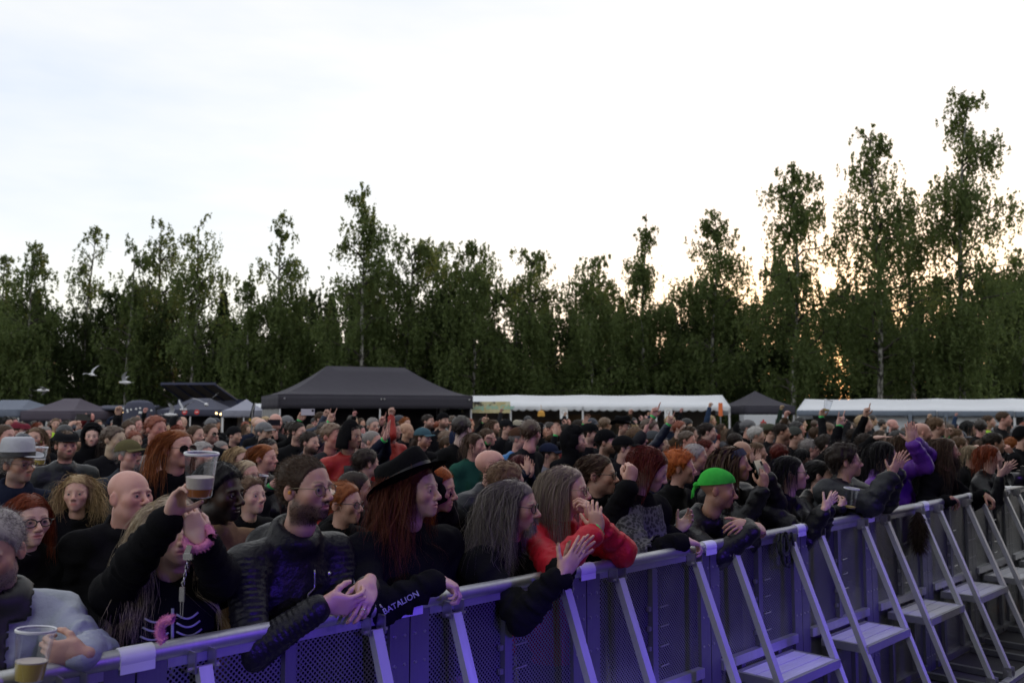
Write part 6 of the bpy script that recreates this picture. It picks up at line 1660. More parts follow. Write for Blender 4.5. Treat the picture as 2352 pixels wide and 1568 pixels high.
mid('person raising clasped hands with white wristband near the right edge', 2258, 1030, 44, 86, hair=sh_('brown'), R=hd(2246, 1004, 9.9, 'fist', fwd=(.05, -.1, 1), hint=(-.2, -.3, -1)), L=hd(2252, 1004, 10.0, 'fist', fwd=(.05, 0, 1), hint=(.4, 0, -1)), bands=(('R', 'white'),), jk=('cotton', BLK))
mid('ginger man in profile at the right edge, arm raised', 2330, 1024, 44, 84, hair=sh_('ginger'), R=hd(2316, 1018, 10.0, 'fist', fwd=(-.5, -.1, .6), hint=(.2, 0, -1)), bands=(('R', 'white'),), skin='pink')
mid('man in black beanie cut by the right photo edge', 2350, 1004, 46, 90, gear=('beanie', BLK), hair=sh_('dark', n=200), beard=(.6, 'dark'))
mid('person holding a cup high at the right in front of the white marquee', 1878, 1000, 42, 80, hair=sh_('brown'), R=up_arm(1889, 942, 11.0, 'grip', (.15, -.1, 1)), bands=(('R', 'green'),))
mid('person in black pointing up left of the arched window', 1968, 1004, 44, 82, hair=sh_('dark'), R=up_arm(1993, 934, 10.4, 'point', (.2, -.1, 1)), jk=('cotton', BLK))
mid('bare-armed person throwing horns high before the big black tent', 738, 1010, 50, 72, hair=sh_('brown'), R=up_arm(773, 936, 9.1, 'horns', (.3, -.1, 1), bare=True), bands=(('R', 'green'),), jk=('cotton', (.06, .065, .09)))
mid('person filming with a white phone under the big tent edge', 672, 990, 44, 70, hair=sh_('dark'), R=up_arm(694, 950, 10.4, 'grip', (.3, -.1, .8)), bands=(('R', 'green'),), jk=('cotton', BLK))
mid('person in blue-grey sleeve with raised fist beside the bare-armed horns', 738, 962, 34, 72, hair=sh_('brown', rec=.02), R=up_arm(752, 942, 13.4, 'fist', (.35, -.1, .8)), jk=('cotton', (.06, .07, .10)))
mid('person in red sleeve raising a fist before the middle tent pole', 904, 988, 42, 72, hair=sh_('dark'), R=up_arm(899, 938, 11.0, 'fist', (.02, -.1, 1)), jk=('nylon', (.30, .02, .015)))
mid('person pointing up just left of the red raised sleeve', 878, 985, 38, 72, hair=sh_('lbrown'), R=up_arm(884, 950, 11.8, 'point', (.25, -.1, 1)), jk=('cotton', CHA), skin='pink')
mid('ginger-haired woman in the mouth of the big black tent', 932, 972, 30, 45, 'f', hair=lg('ginger', length=.15))
mid('man in black knit beanie with beard before the tent', 1018, 966, 34, 50, gear=('beanie', BLK), hair=sh_('dark', n=200), beard=(.8, 'dark'))
mid('bearded man with undercut before the right half of the tent', 984, 968, 34, 60, hair=sh_('dark'), beard=(.8, 'dark', 'full', .02, 150))
mid('person pointing under the drinks sign', 1112, 972, 28, 60, hair=sh_('dark'), R=up_arm(1122, 945, 16.0, 'point', (.2, -.1, 1)), jk=('cotton', BLK), bands=(('R', 'green'),))
mid('man in cream flat cap below the marquee edge', 1196, 982, 36, 76, gear=('flatcap', (.34, .31, .24)), hair=sh_('grey', n=200), skin='pink')
mid('man in black cap with white badge left of the cream cap', 1164, 982, 36, 70, gear=('cap', BLK2), hair=sh_('dark', n=200))
mid('long-haired man with moustache under the drinks sign', 1134, 980, 34, 60, hair=lg('brown', length=.3), beard=(.7, 'brown'))
mid('person clapping overhead with green wristband below the marquee notice', 1300, 992, 38, 78, hair=sh_('dark'), L=hd(1284, 984, 12.1, 'open', fwd=(-.1, -.1, 1), hint=(.3, 0, -1)), R=hd(1276, 985, 12.0, 'flat', fwd=(0, -.1, 1), hint=(-.3, 0, -1)), bands=(('R', 'green'),))
mid('person in dark sleeve raising an open hand before the marquee', 1330, 980, 34, 74, hair=sh_('dark'), R=up_arm(1346, 962, 13.4, 'open', (.3, -.1, .8)), bands=(('R', 'green'),))
mid('person with fist and green band at the far left, in front of the dome cover', 330, 985, 30, 60, hair=sh_('dark'), gear=('cap', BLK), R=up_arm(318, 950, 15.2, 'fist'), bands=(('R', 'green'),))
mid('person in dark sleeves filming with a black phone before the food truck', 150, 985, 36, 60, hair=sh_('dark'), R=hd(178, 960, 12.6, 'grip', fwd=(.6, -.1, .6), hint=(-.3, -.3, -1)), L=hd(186, 968, 12.7, 'grip', fwd=(.4, 0, .7), hint=(.4, 0, -1)), jk=('cotton', BLK))
mid('man in bright red top at the far left crowd', 106, 996, 34, 60, hair=sh_('grey'), jk=('cotton', (.45, .02, .015)), skin='pink')
mid('person in yellow hi-vis vest below the plum tent', 128, 974, 28, 30, hair=sh_('lbrown'), jk=('nylon', (.45, .75, .04)))
mid('person in yellow hi-vis vest before the right marquee', 2272, 968, 30, 50, hair=sh_('brown'), jk=('nylon', (.40, .70, .04)))
mid('tall man with crew cut above the others at the right marquee', 2306, 962, 36, 55, hair=sh_('brown', length=.015), skin='pink')
# ------------------------------------------------------------------ far crowd: shared figures, each person an object of its own
def m_hair_far():
    m, nt, b = nodes('hair_far'); a = nd(nt, 'ShaderNodeAttribute', attribute_type='OBJECT', attribute_name='hairtint'); n = noise(nt, 90, 3)
    mr = nd(nt, 'ShaderNodeMapRange'); mr.inputs['To Min'].default_value = .5; mr.inputs['To Max'].default_value = 1.5; nt.links.new(n.outputs['Fac'], mr.inputs[0])
    s1 = nd(nt, 'ShaderNodeVectorMath', operation='SCALE'); nt.links.new(a.outputs['Color'], s1.inputs[0]); nt.links.new(mr.outputs[0], s1.inputs['Scale']); nt.links.new(s1.outputs[0], b.inputs['Base Color']); b.inputs['Roughness'].default_value = .5
    return m
HAIRF = m_hair_far()
FAR_MATS = [SKIN_F, EYEW, EYEI, CLOTH, HAIRF]
def far_mesh(kind, style, hyaw, pose, gearkind, hood, seed):
    hc = np.array([0, 0, 1.62]); ar = {'L': {}, 'R': {}}
    if pose == 'up': ar['R'] = dict(target=hc + np.array([-.20, -.12, .36]), pose='fist', fwd=np.array([0, -.1, 1.0]), palm=np.array([0, -1.0, 0]), hint=np.array([-.6, -.3, -1]))
    if pose == 'phone':
        ar['R'] = dict(target=hc + np.array([-.08, -.38, .05]), pose='grip', fwd=np.array([.1, -.2, 1.0]), palm=np.array([0, 1.0, 0]), hint=np.array([-.4, -.3, -1])); ar['L'] = dict(target=hc + np.array([.06, -.38, .05]), pose='grip', fwd=np.array([-.1, -.2, 1.0]), palm=np.array([0, 1.0, 0]), hint=np.array([.4, -.3, -1]))
    if pose == 'clap':
        ar['R'] = dict(target=hc + np.array([-.03, -.33, -.22]), pose='flat', fwd=np.array([.1, -.4, 1.0]), palm=np.array([1, 0, 0.]), hint=np.array([-1, 0, -.7])); ar['L'] = dict(target=hc + np.array([.05, -.33, -.22]), pose='flat', fwd=np.array([-.1, -.4, 1.0]), palm=np.array([-1, 0, 0.]), hint=np.array([1, 0, -.7]))
    G = figure(hc, 0, hyaw, 0, 0, 4, 1.0, 1.0 if kind != 'f' else .9, 1.0 if kind != 'heavy' else 1.2, kind, ar, .0115, .034, 'cloth', 0, seed, 1.0, .5, hood, hand_res=.011, fold=.005)
    Vs = [G.V]; Fq = [G.F[0]]; mi = [G.MI[:len(G.F[0])]]; off = len(G.V); M = [G.mask]
    for V, F, m in ((G.JV, G.JF, 3), (G.TV, G.TF, 3)):
        Vs.append(V); Fq.append(F + off); off += len(V); mi.append(np.full(len(F), m)); M.append(np.zeros((len(V), 4)))
    if style:
        kw = dict(short=dict(length=.04, thick=.012, n=150), long=dict(length=.3, thick=.014, n=260), curly=dict(length=.06, thick=.022, n=220))[style]
        V, F = hair_mesh(kind, .0115, style, seed, width=.004, Rh=G.Rh, **kw)
        V = V @ G.Rh.T + G.headC - G.base; Vs.append(V); Fq.append(F + off); off += len(V); mi.append(np.full(len(F), 4)); M.append(np.zeros((len(V), 4)))
    if gearkind:
        for pn, me, m in get_gear(gearkind):
            nv = len(me.vertices); v = np.empty(nv * 3, np.float32); me.vertices.foreach_get('co', v); v = v.reshape(-1, 3) @ G.Rh.T + G.headC - G.base
            fq = np.array([list(p.vertices) for p in me.polygons if len(p.vertices) == 4]); Vs.append(v); Fq.append(fq + off); off += nv; mi.append(np.full(len(fq), 4)); M.append(np.zeros((nv, 4)))
    me = mesh_np('far_person', np.concatenate(Vs), np.concatenate(Fq), np.concatenate(mi), True, {'mask': np.concatenate(M)})
    for m in FAR_MATS: me.materials.append(m)
    return me, G.base, G.headC
lib = []
for i, (kd, st, hy, po, ge, ho, desc) in enumerate((
    ('m', 'short', 18, None, None, None, 'short-haired man'), ('m', 'short', 30, None, None, None, 'cropped man'), ('m', None, 25, None, None, None, 'bald man'), ('f', 'long', 22, None, None, None, 'long-haired woman'),
    ('f', 'long', 35, None, None, None, 'woman with loose hair'), ('f', 'curly', 20, None, None, None, 'curly-haired woman'), ('m', 'long', 25, None, None, None, 'long-haired man'), ('m', 'short', 25, None, 'cap', None, 'man in a cap'),
    ('m', 'short', 15, None, 'beanie', None, 'man in a beanie'), ('m', 'short', 30, None, None, 'up', 'person with hood up'), ('heavy', 'short', 20, None, None, None, 'heavy man'), ('m', 'short', 20, 'up', None, None, 'man with one fist up'),
    ('f', 'long', 20, 'clap', None, None, 'clapping woman'), ('m', 'short', 10, 'phone', None, None, 'man holding up both hands'), ('heavy', None, 30, None, None, None, 'heavy bald man'), ('m', 'short', 95, None, None, None, 'man turned away'), ('f', 'long', 30, 'up', None, None, 'woman with one arm up'), ('m', 'short', 30, None, 'cap', None, 'man in a low cap'))):
    lib.append((*far_mesh(kd, st, hy, po, ge, ho, 50 + i), desc, ge))
frnd = random.Random(21)
JCOL = [('black', BLK), ('black', BLK2), ('charcoal', CHA), ('black', BLK), ('navy', NAVY), ('grey', (.07, .07, .08)), ('dark green', (.02, .035, .025)), ('denim blue', (.03, .05, .10)), ('black', BLK2), ('dark red', (.09, .012, .014)), ('brown', (.05, .032, .02)), ('black', BLK)]
HCOL = [('dark', 'dark'), ('brown', 'brown'), ('light brown', 'lbrown'), ('black', 'black'), ('dark', 'dark'), ('blond', 'blond'), ('grey', 'grey'), ('dark', 'dark'), ('brown', 'brown'), ('black', 'black'), ('ginger', 'red')]
GCOL = [('black', BLK), ('dark', CHA), ('navy', NAVY), ('grey', (.1, .1, .11))]
taken = [(h[0], h[1]) for h, _ in ALLP]
ZONES = [(-40, 60, 'before the slate blue tent'), (60, 185, 'before the plum tent'), (185, 305, 'before the food truck'), (305, 350, 'before the dome cover'), (350, 490, 'before the navy tent'), (490, 585, 'before the light grey tent'), (585, 645, 'before the grey tent wall'),
         (645, 885, 'left of big tent pole'), (885, 1090, 'right of big tent pole'), (1090, 1180, 'under the drinks sign'), (1180, 1300, 'before the left marquee'), (1300, 1540, 'before the mid marquee'),
         (1540, 1690, 'before the marquee end'), (1690, 1830, 'before the first aid tent'), (1830, 2060, 'before the right marquee'), (2060, 2180, 'before the arched windows'), (2180, 2420, 'at the right edge')]
used = {}
def far_person(i, x, y, px, s, yaw):
    me, base, hc, desc, ge = lib[i]
    jn, jc = frnd.choice(JCOL); hn, hcx = frnd.choice(HCOL); gn, gc = frnd.choice(GCOL)
    o = link('person', me, None, (x, y, 0), (0, 0, R(yaw)), (s, s, s))
    o['skin'] = c4([c * frnd.uniform(.85, 1.1) for c in SK[frnd.choice(['fair', 'pink', 'pale', 'tan', 'fair', 'pink'])]])
    o['beard'] = c4((*HC[hcx], frnd.choice([0, 0, .5, .85]) if 'woman' not in desc else 0)); o['brow'] = c4((*[c * .8 for c in HC[hcx]], .6)); o['tint'] = c4(jc)
    o['hairtint'] = c4(gc if ge else HC[hcx])
    zone = next((z for a, b, z in ZONES if a <= px < b), 'at the side')
    row = 'near' if y < 9.6 else 'middle' if y < 13 else 'far' if y < 18 else 'last'
    d = desc if ge or 'bald' in desc or 'hood' in desc else f'{hn}-haired {desc}' if 'hair' not in desc else desc.replace('long-haired', 'long ' + hn + '-haired').replace('curly-haired', 'curly ' + hn + '-haired').replace('short-haired', 'short ' + hn + '-haired').replace('loose hair', 'loose ' + hn + ' hair')
    if ge: d = d.replace('a low cap', f'a low {gn} cap').replace('a cap', f'a {gn} cap').replace('a beanie', f'a {gn} beanie')
    lab = f'{d} in {jn}, {row} rows, {zone}'
    used.setdefault(lab, []).append(o)
    tag(o, lab, 'person', 'people standing in the far crowd')
    return o
nfar = 0
rows = [8.2, 9.1, 10.1, 11.2, 12.4, 13.7, 15.2, 16.9, 18.8, 21.0, 23.2]
for Y in rows:
    n_ = int(1.24 * Y / (.78 if Y < 12 else .85 if Y < 16 else .95))
    for k in range(n_):
        px = -40 + 2440 * (k + .5 + frnd.uniform(-.33, .33)) / n_
        yy = Y + frnd.uniform(-.4, .4); x = (px - 1176) / 2000. * yy
        if any(abs(x - a) < .42 and abs(yy - b) < .45 for a, b in taken): continue
        # stay on the audience side of the barrier
        if (np.array([x, yy, 0]) - BJ0) @ BN > -.6: continue
        if Y < 9.6 and px > 1380: continue
        taken.append((x, yy))
        i = frnd.choices(range(len(lib)), [6, 6, 1.4, 4, 3.5, 1.8, 3.5, 4, 3, 4, 2.5, 2.6, 1.4, .8, .8, 1.6, 1.6, 3])[0]
        tall = frnd.gauss(1.0, .035) * (.955 if 'woman' in lib[i][3] else 1.02)
        far_person(i, x, yy, px, min(1.09, max(.92, tall)), 45 + frnd.uniform(-14, 14)); nfar += 1
ORD = ['leftmost', 'second from left', 'third from left', 'fourth from left', 'fifth from left', 'sixth from left']
for lab, os_ in used.items():
    if len(os_) > 1:
        os_.sort(key=lambda o: o.location.x / o.location.y)
        for k, o in enumerate(os_): o['label'] = f'{lab}, {ORD[min(k, 5)]}'
print('people', len(ALLP), 'far', nfar)
# ------------------------------------------------------------------ things held, worn and lying about
BEER = mat('amber_beer', (.42, .13, .02), .15, var=.1); LAGER = mat('pale_drink', (.55, .42, .10), .2, var=.1); FOAM = mat('beer_foam', (.62, .55, .48), .8, var=.12, scale=60, bumps=(120, .4, .003))
def cup(label, loc, rot=(0, 0, 0), s=1.0, beer=BEER, fill=.32, foam=.16, group='plastic beer cups held up'):
    root = empty('beer_cup', loc); root.rotation_euler = rot; root.scale = (s, s, s); tag(root, label, 'cup', group)
    r0, r1, h = .036, .048, .130
    rr = lambda z: r0 + (r1 - r0) * z / h
    MB().lathe([(0, 0), (r0 * .9, 0), (r0, .004), (rr(.06), .06), (rr(.1), .1), (r1, h)], 28).build('cup_wall', CLEAR, root, smooth=True, angle=60)
    MB().lathe([(r1 - .002, h - .006), (r1 + .0022, h - .005), (r1 + .0028, h), (r1 + .001, h + .0025), (r1 - .002, h)], 28).build('rim', WPL, root, smooth=True)
    zf = fill * h; zt = zf + foam * h
    MB().lathe([(0, .003), (r0 * .93, .003), (rr(zf) - .0015, zf), (0, zf)], 24).build('drink', beer, root, smooth=True, angle=50)
    if foam: MB().lathe([(0, zf), (rr(zf) - .0016, zf + .0005), (rr(zt) - .0015, zt), (rr(zt) * .7, zt - .004), (0, zt - .006)], 24).build('foam', FOAM, root, smooth=True, angle=60)
    return root
pc = W(457, 1141, 2.56)
cup('clear plastic cup of amber beer with foam, held up high over the crowd', pc, (R(3), R(3), 0), .98, BEER, .20, .26)
cup('clear plastic cup of pale yellow drink held over the rail at the left corner', W(66, 1562, 2.31), (R(-4), R(4), 0), .98, LAGER, .36, .03)
cup('nearly empty clear cup held by the young woman with the black bun', W(1952, 1166, 5.80), (R(4), R(6), 0), 1.0, LAGER, .1, .0)
cup('clear cup held beside the silver hat', W(90, 1066, 6.6), (0, R(4), 0), 1.0, LAGER, .25, .05)
cup('clear cup lifted before the right marquee', W(1898, 943, 10.9), (R(8), R(12), 0), 1.05, LAGER, .15, .0)
cup('clear cup held low by the ponytail woman', W(596, 1131, 6.55), (0, R(6), 0), 1.0, LAGER, .2, .05)
# pink furry handcuffs
PINK = mat('pink_fur', (.80, .27, .48), .9, var=.3, scale=160, bumps=(300, .8, .006))
A = g6.arm['L']; zc = nrm(A['W'] - A['E']); wc = A['W'] + zc * .008
hcx = empty('furry_handcuffs', wc); tag(hcx, 'pink furry handcuffs with steel chain hanging from the raised wrist', 'handcuffs')
def fur_ring(c, ax, R0, r, a0, a1, n=26, seed=1, arc_up=None):
    ax = nrm(ax); ref = np.array([0, 0, 1.0]) if abs(ax[2]) < .9 else np.array([1.0, 0, 0]); x = nrm(np.cross(ref, ax)); y = np.cross(ax, x)
    P = [np.asarray(c) + R0 * (math.cos(a) * x + math.sin(a) * y) for a in np.linspace(a0, a1, n)]
    V, F = tube_np(P, r * (1 + .10 * np.sin(np.arange(n) * 2.3)), 10)
    rng = np.random.default_rng(seed); N_ = vnormals(V, F); k = 1500; i = rng.integers(0, len(V), k)
    S = np.zeros((k, 3, 3)); S[:, 0] = V[i]; d = N_[i] + rng.normal(size=(k, 3)) * .5
    for j in (1, 2): S[:, j] = S[:, j - 1] + d * .0022
    return cat_np([(V, F), ribbons(S, .0007, rng)])
lo_ = np.array([0, 0, 0.])
link('upper_cuff', mesh_np('upper_cuff', *fur_ring((0, 0, 0), zc, .036, .0115, .2, 6.0)), hcx, mats=PINK)
MB().box((-.012, -.045, -.028), (.008, .005, .014), roty(.3)).box((-.012, -.046, -.046), (.013, .006, .009)).build('lock_plate', SILVER, hcx)
ch0 = np.array([-.012, -.046, -.056]); 
for k in range(7):
    c = ch0 + np.array([-.002 * k, 0, -.011 * k]); a = nrm((1, .2, 0) if k % 2 else (0, 1, .1))
    link('chain_link', mesh_np('chain_link', *tube_np([c + .0065 * (math.cos(t) * nrm(np.cross(a, (0, 0, 1.0))) * .6 + math.sin(t) * np.array([0, 0, 1.15])) for t in np.linspace(0, 2 * np.pi, 13)], np.full(13, .0014), 5)), hcx, mats=SILVER)
ce = ch0 + np.array([-.014, 0, -.078])
MB().box(ce + (0, 0, -.018), (.007, .004, .02)).build('lock_plate', SILVER, hcx)
for sx in (-.004, .004): MB().tube([ce + (sx, 0, -.036), ce + (sx * .7, 0, -.085)], .0013, 5).build('swivel_arm', SILVER, hcx)
link('lower_cuff', mesh_np('lower_cuff', *fur_ring(ce + np.array([-.030, 0, -.122]), (0.15, 1, 0), .034, .0105, -1.0, 1.8, seed=4)), hcx, mats=PINK)

# lettering and prints laid onto the cloth
def drape(G, me, origin, adir, ndir, lift=.0025, reach=.25):
    """project a flat text mesh (xy) onto the jacket: x runs along adir, surface is met along -ndir"""
    bv = surf(G); a = nrm(adir); n_ = nrm(np.asarray(ndir) - (np.asarray(ndir) @ a) * a); b = np.cross(n_, a)
    nv = len(me.vertices); co = np.empty(nv * 3, np.float32); me.vertices.foreach_get('co', co); co = co.reshape(-1, 3)
    o0 = np.asarray(origin) - G.base; out = co.copy()
    for i in range(nv):
        p = o0 + a * co[i, 0] + b * co[i, 1] + n_ * reach
        hit = bv.ray_cast(Vector(p.tolist()), Vector((-n_).tolist()), reach * 2)
        q = np.array(hit[0]) if hit[0] is not None else o0 + a * co[i, 0] + b * co[i, 1]
        out[i] = q + n_ * lift
    me.vertices.foreach_set('co', out.ravel().astype(np.float32)); me.update(); return me
def letters(body, size, bold=.0):
    me = text_mesh(body, size, bold, 0.0)
    bm = bmesh.new(); bm.from_mesh(me); bmesh.ops.triangulate(bm, faces=bm.faces); 
    bmesh.ops.subdivide_edges(bm, edges=[e for e in bm.edges if e.calc_length() > .008], cuts=1); bmesh.ops.triangulate(bm, faces=bm.faces); bm.to_mesh(me); bm.free(); return me
PRINT = mat('pale_print', (.36, .38, .42), .7, var=.25, scale=40)
A = g24.arm['R']; dn = nrm(A['E'] - A['S']); outw = nrm(-ALG * .75 - np.array([0, 1.0, 0]) * .9)
me = drape(g24, letters('PANZER', .032, .0005), A['S'] + dn * .165, dn, np.array([-.35, -1, .0])); link('sleeve_lettering', me, g24.jobj, mats=PRINT)
fo = nrm(A['W'] - A['E']); me = drape(g24, letters('BATALION', .029, .0004), A['E'] + fo * .10 - UP * .012, fo, np.array([.1, -1, .12])); link('sleeve_lettering', me, g24.jobj, mats=PRINT)
ch = g24.SC + g24.Rz @ np.array([.10, -.15, -.13]); me = drape(g24, letters('ELUVEITIE', .021, .0004), ch, g24.Rz @ np.array([1.0, 0, 0]) , g24.Rz @ np.array([0, -1.0, 0])); link('chest_lettering', me, g24.jobj, mats=PRINT)
def strip(G, pts, width, mat_, name, ndir, parent=None, lift=.003):
    """narrow strip laid on the jacket along body-frame points"""
    bv = surf(G); n_ = nrm(ndir); P = []
    for p in pts:
        w = G.SC + G.Rz @ np.asarray(p) - G.base + n_ * .13; hit = bv.ray_cast(Vector(w.tolist()), Vector((-n_).tolist()), .6)
        if hit[0] is not None: P.append(np.array(hit[0]) + n_ * lift)
    if len(P) < 2: return None
    P = np.array(P); T = np.gradient(P, axis=0); S = np.cross(T, n_); S /= np.linalg.norm(S, axis=1)[:, None] + 1e-9
    V = np.stack([P - S * width / 2, P + S * width / 2], 1).reshape(-1, 3); k = len(P)
    F = np.array([(2 * i, 2 * i + 1, 2 * i + 3, 2 * i + 2) for i in range(k - 1)])
    o = link(name, mesh_np(name, V, F), parent or G.jobj, mats=mat_); sm = o.modifiers.new('thickness', 'SOLIDIFY'); sm.thickness = .002; sm.offset = 1
    return o
fr_ = lambda G: G.Rz @ np.array([0, -1.0, .15])
ZIP = mat('zip_metal', (.30, .30, .32), .35, .8, .3, 200)
strip(g19, [(.0 + .03 * (z > -.1), -.1, z) for z in np.linspace(-.03, -.40, 24)], .007, ZIP, 'zip', fr_(g19))
strip(g19, [(-.03 - .085 * f, -.1, -.235 + .035 * f) for f in np.linspace(0, 1, 8)], .006, ZIP, 'pocket_zip', fr_(g19))
strip(g19, [(.055 + .085 * f, -.1, -.215 + .05 * f) for f in np.linspace(0, 1, 8)], .006, ZIP, 'pocket_zip', fr_(g19))
for (x, z, w, h_) in ((.03, -.145, .013, .036), (-.115, -.20, .032, .012), (.06, -.212, .034, .013)):
    strip(g19, [(x - w / 2, -.1, z), (x, -.1, z), (x + w / 2, -.1, z)], h_, SILVER, 'zip_pull', fr_(g19), lift=.006)
q = strip(g19, [(.10, -.1, -.055), (.108, -.1, -.055), (.116, -.1, -.055)], .016, SILVER, 'snap_button', fr_(g19), lift=.004)
# ear plugs (orange) for the man in leather
OR = mat('ear_plug_foam', (.65, .30, .04), .8)
for G in (g19, g24):
    e = G.headC + G.Rh @ (np.array([-.082, .004, -.008]) * G.hs) - G.base
    MB().lathe([(0, -.006), (.0055, -.005), (.006, .004), (0, .007)], 8, e).build('ear_plug', OR, G.obj, smooth=True)
# white drawstrings, lanyard, patterned trim
WHT = mat('white_cord', (.7, .7, .73), .8, var=.1)
for (G, pts, w, nm) in ((g23, [(.03 + .01 * math.sin(f * 5), -.1, -.03 - .32 * f) for f in np.linspace(0, 1, 14)], .012, 'drawstring'),):
    strip(G, pts, w, WHT, nm, fr_(G))
strip(g23, [(.0, -.1, z) for z in np.linspace(.0, -.42, 16)], .16, BBAND, 'hoodie_front', fr_(g23), lift=.002)
hood_q = MB()
V, F = shell_cap(.030, -.12, .0, n=28, rows=10); V = V.copy(); V[:, 1] = np.where(V[:, 1] < -.075, -.075 + (V[:, 1] + .075) * .15, V[:, 1])
keep = [f for f in F if not (np.mean([V[i][1] for i in f]) < -.055 and np.mean([V[i][2] for i in f]) < .085)]
hood_q.add(V, keep); hb = hood_q.build('hood', COTTON, g23.obj, smooth=True, angle=80); hb.matrix_local = head_matrix(g23); hb['tint'] = c4(BLK); sm = hb.modifiers.new('thickness', 'SOLIDIFY'); sm.thickness = .012
def m_leopard():
    m, nt, b = nodes('leopard_print'); v = nd(nt, 'ShaderNodeTexVoronoi'); v.inputs['Scale'].default_value = 55; t = nd(nt, 'ShaderNodeTexCoord'); nt.links.new(t.outputs['Object'], v.inputs['Vector'])
    rp = nd(nt, 'ShaderNodeValToRGB'); rp.color_ramp.elements[0].position = .42; rp.color_ramp.elements[0].color = (.02, .02, .022, 1); rp.color_ramp.elements[1].position = .58; rp.color_ramp.elements[1].color = (.10, .098, .10, 1)
    nt.links.new(v.outputs['Distance'], rp.inputs[0]); nt.links.new(rp.outputs[0], b.inputs['Base Color']); b.inputs['Roughness'].default_value = .9; return m
# leopard shawl: offset shell over the shoulders of the red-haired woman
def shawl(G, name, m, zlo, zhi, off, keep):
    V, F = G.JV, G.JF; N_ = vnormals(V, F); loc = (V + G.base - G.SC) @ G.Rz
    mk = keep(loc); Fk = F[mk[F].all(1)]; us, inv = np.unique(Fk, return_inverse=True)
    o = link(name, mesh_np(name, V[us] + N_[us] * off, inv.reshape(Fk.shape)), G.obj, mats=m); sm = o.modifiers.new('thickness', 'SOLIDIFY'); sm.thickness = .006; return o
shawl(g31, 'shawl', m_leopard(), 0, 0, .012, lambda l: (l[:, 2] > -.30 - .06 * np.sin(l[:, 0] * 30)) & (l[:, 2] < .06) & (l[:, 0] < .10) & (l[:, 1] > -.26))
shawl(g1, 'hood', BBAND, 0, 0, .014, lambda l: ((np.abs(l[:, 0]) < .05) & (l[:, 2] > -.45) & (l[:, 1] < 0) & (l[:, 1] > -.2)) | ((l[:, 2] > .0) & (np.abs(l[:, 0]) < .11)))
strip(g30, [(.02 - .10 * f, -.1, -.06 - .40 * f) for f in np.linspace(0, 1, 20)], .032, mat('patterned_ribbon', (.22, .20, .30), .7, var=.8, scale=70), 'patterned_trim', fr_(g30))
SCARF = mat('blue_scarf', (.04, .06, .16), .9, var=.5, scale=40)
# silver skeleton print on the hoodie
for k in range(6):
    z = -.03 - .027 * k; w = .085 - .006 * abs(k - 2.5)
    for sg in (-1, 1): strip(g6, [(sg * (.012 + w * f) , -.1, z - .018 * math.sin(f * 3.0)) for f in np.linspace(0, 1, 9)], .006, PRINT, 'printed_rib', fr_(g6))
strip(g6, [(0, -.1, z) for z in np.linspace(-.01, -.22, 12)], .009, PRINT, 'printed_spine', fr_(g6))
LAN = mat('white_lanyard', (.62, .64, .70), .7, var=.3, scale=30)
gb = [p for p in bpy.data.objects if p.get('label', '').startswith('large bald man')][0]
# lanyard: fine strap hanging on the bald man's chest
jb = [c for c in gb.children if c.name.startswith('jacket')][0]
bvj = BVHTree.FromPolygons([v.co for v in jb.data.vertices], [p.vertices for p in jb.data.polygons])
P = []
n42 = rotz(R(42)) @ np.array([0, -1.0, .1]); sc0 = W(298, 1138, 4.1) + rotz(R(42)) @ np.array([0, .05, 0]) + np.array([0, 0, -.255]) - np.array(gb.location)
for f in np.linspace(0, 1, 16):
    w0 = sc0 + rotz(R(42)) @ np.array([.075 + .01 * f, 0, .04 - .30 * f]) + n42 * .4; hit = bvj.ray_cast(Vector(w0.tolist()), Vector((-n42).tolist()), .8)
    if hit[0] is not None: P.append(np.array(hit[0]) + n42 * .004)
if len(P) > 3:
    P = np.array(P); T = np.gradient(P, axis=0); S = np.cross(T, n42); S /= np.linalg.norm(S, axis=1)[:, None]
    V = np.stack([P - S * .008, P + S * .008], 1).reshape(-1, 3); o = link('lanyard', mesh_np('lanyard', V, np.array([(2 * i, 2 * i + 1, 2 * i + 3, 2 * i + 2) for i in range(len(P) - 1)])), gb, mats=LAN); sm = o.modifiers.new('t', 'SOLIDIFY'); sm.thickness = .002
# rings
def ring(G, k, off, r=.0105):
    A = G.arm[k]; M = A['handM']; c = A['W'] + M @ np.array(off) - G.base
    link('ring', mesh_np('ring', *tube_np([c + M @ np.array([r * math.cos(t), r * math.sin(t), 0]) for t in np.linspace(0, 2 * np.pi, 13)], np.full(13, .0016), 5)), G.obj, mats=SILVER)
ring(g31, 'R', (.0, -.012, .112)); ring(g19, 'L', (.01, -.012, .115))
# phones
def phone(label, px, py, D, rz, tilt=0, col=(.012, .012, .014), s=1.0, wide=True):
    o = empty('smartphone', W(px, py, D), R(rz)); o.rotation_euler = (R(tilt), 0, R(rz)); tag(o, label, 'phone', 'phones held up'); o.scale = (s, s, s)
    w, h = (.078, .038) if wide else (.038, .078)
    MB().box((0, 0, 0), (w, .004, h)).build('case', mat('phone_case', col, .3, var=.1), o)
    MB().box((w * .72, -.0055, h * .45 if wide else h * .7), (.012, .0015, .012)).build('camera_bump', DARK, o)
    MB().box((0, .0046, 0), (w - .004, .0006, h - .004)).build('screen', DARK, o)
phone('dark phone held up below the grey tent wall', 629, 970, 11.5, 20, s=1.05)
phone('white phone held up under the big tent edge', 707, 946, 10.3, 15, col=(.55, .53, .58))
phone('black phone held up before the food truck', 192, 958, 12.5, 10, s=1.25)
phone('black phone gripped by the dreadlock woman', 1744, 1072, 5.3, 60, -20, s=1.1)
phone('small black phone raised before the right marquee window', 2172, 971, 11.1, 60, wide=False)
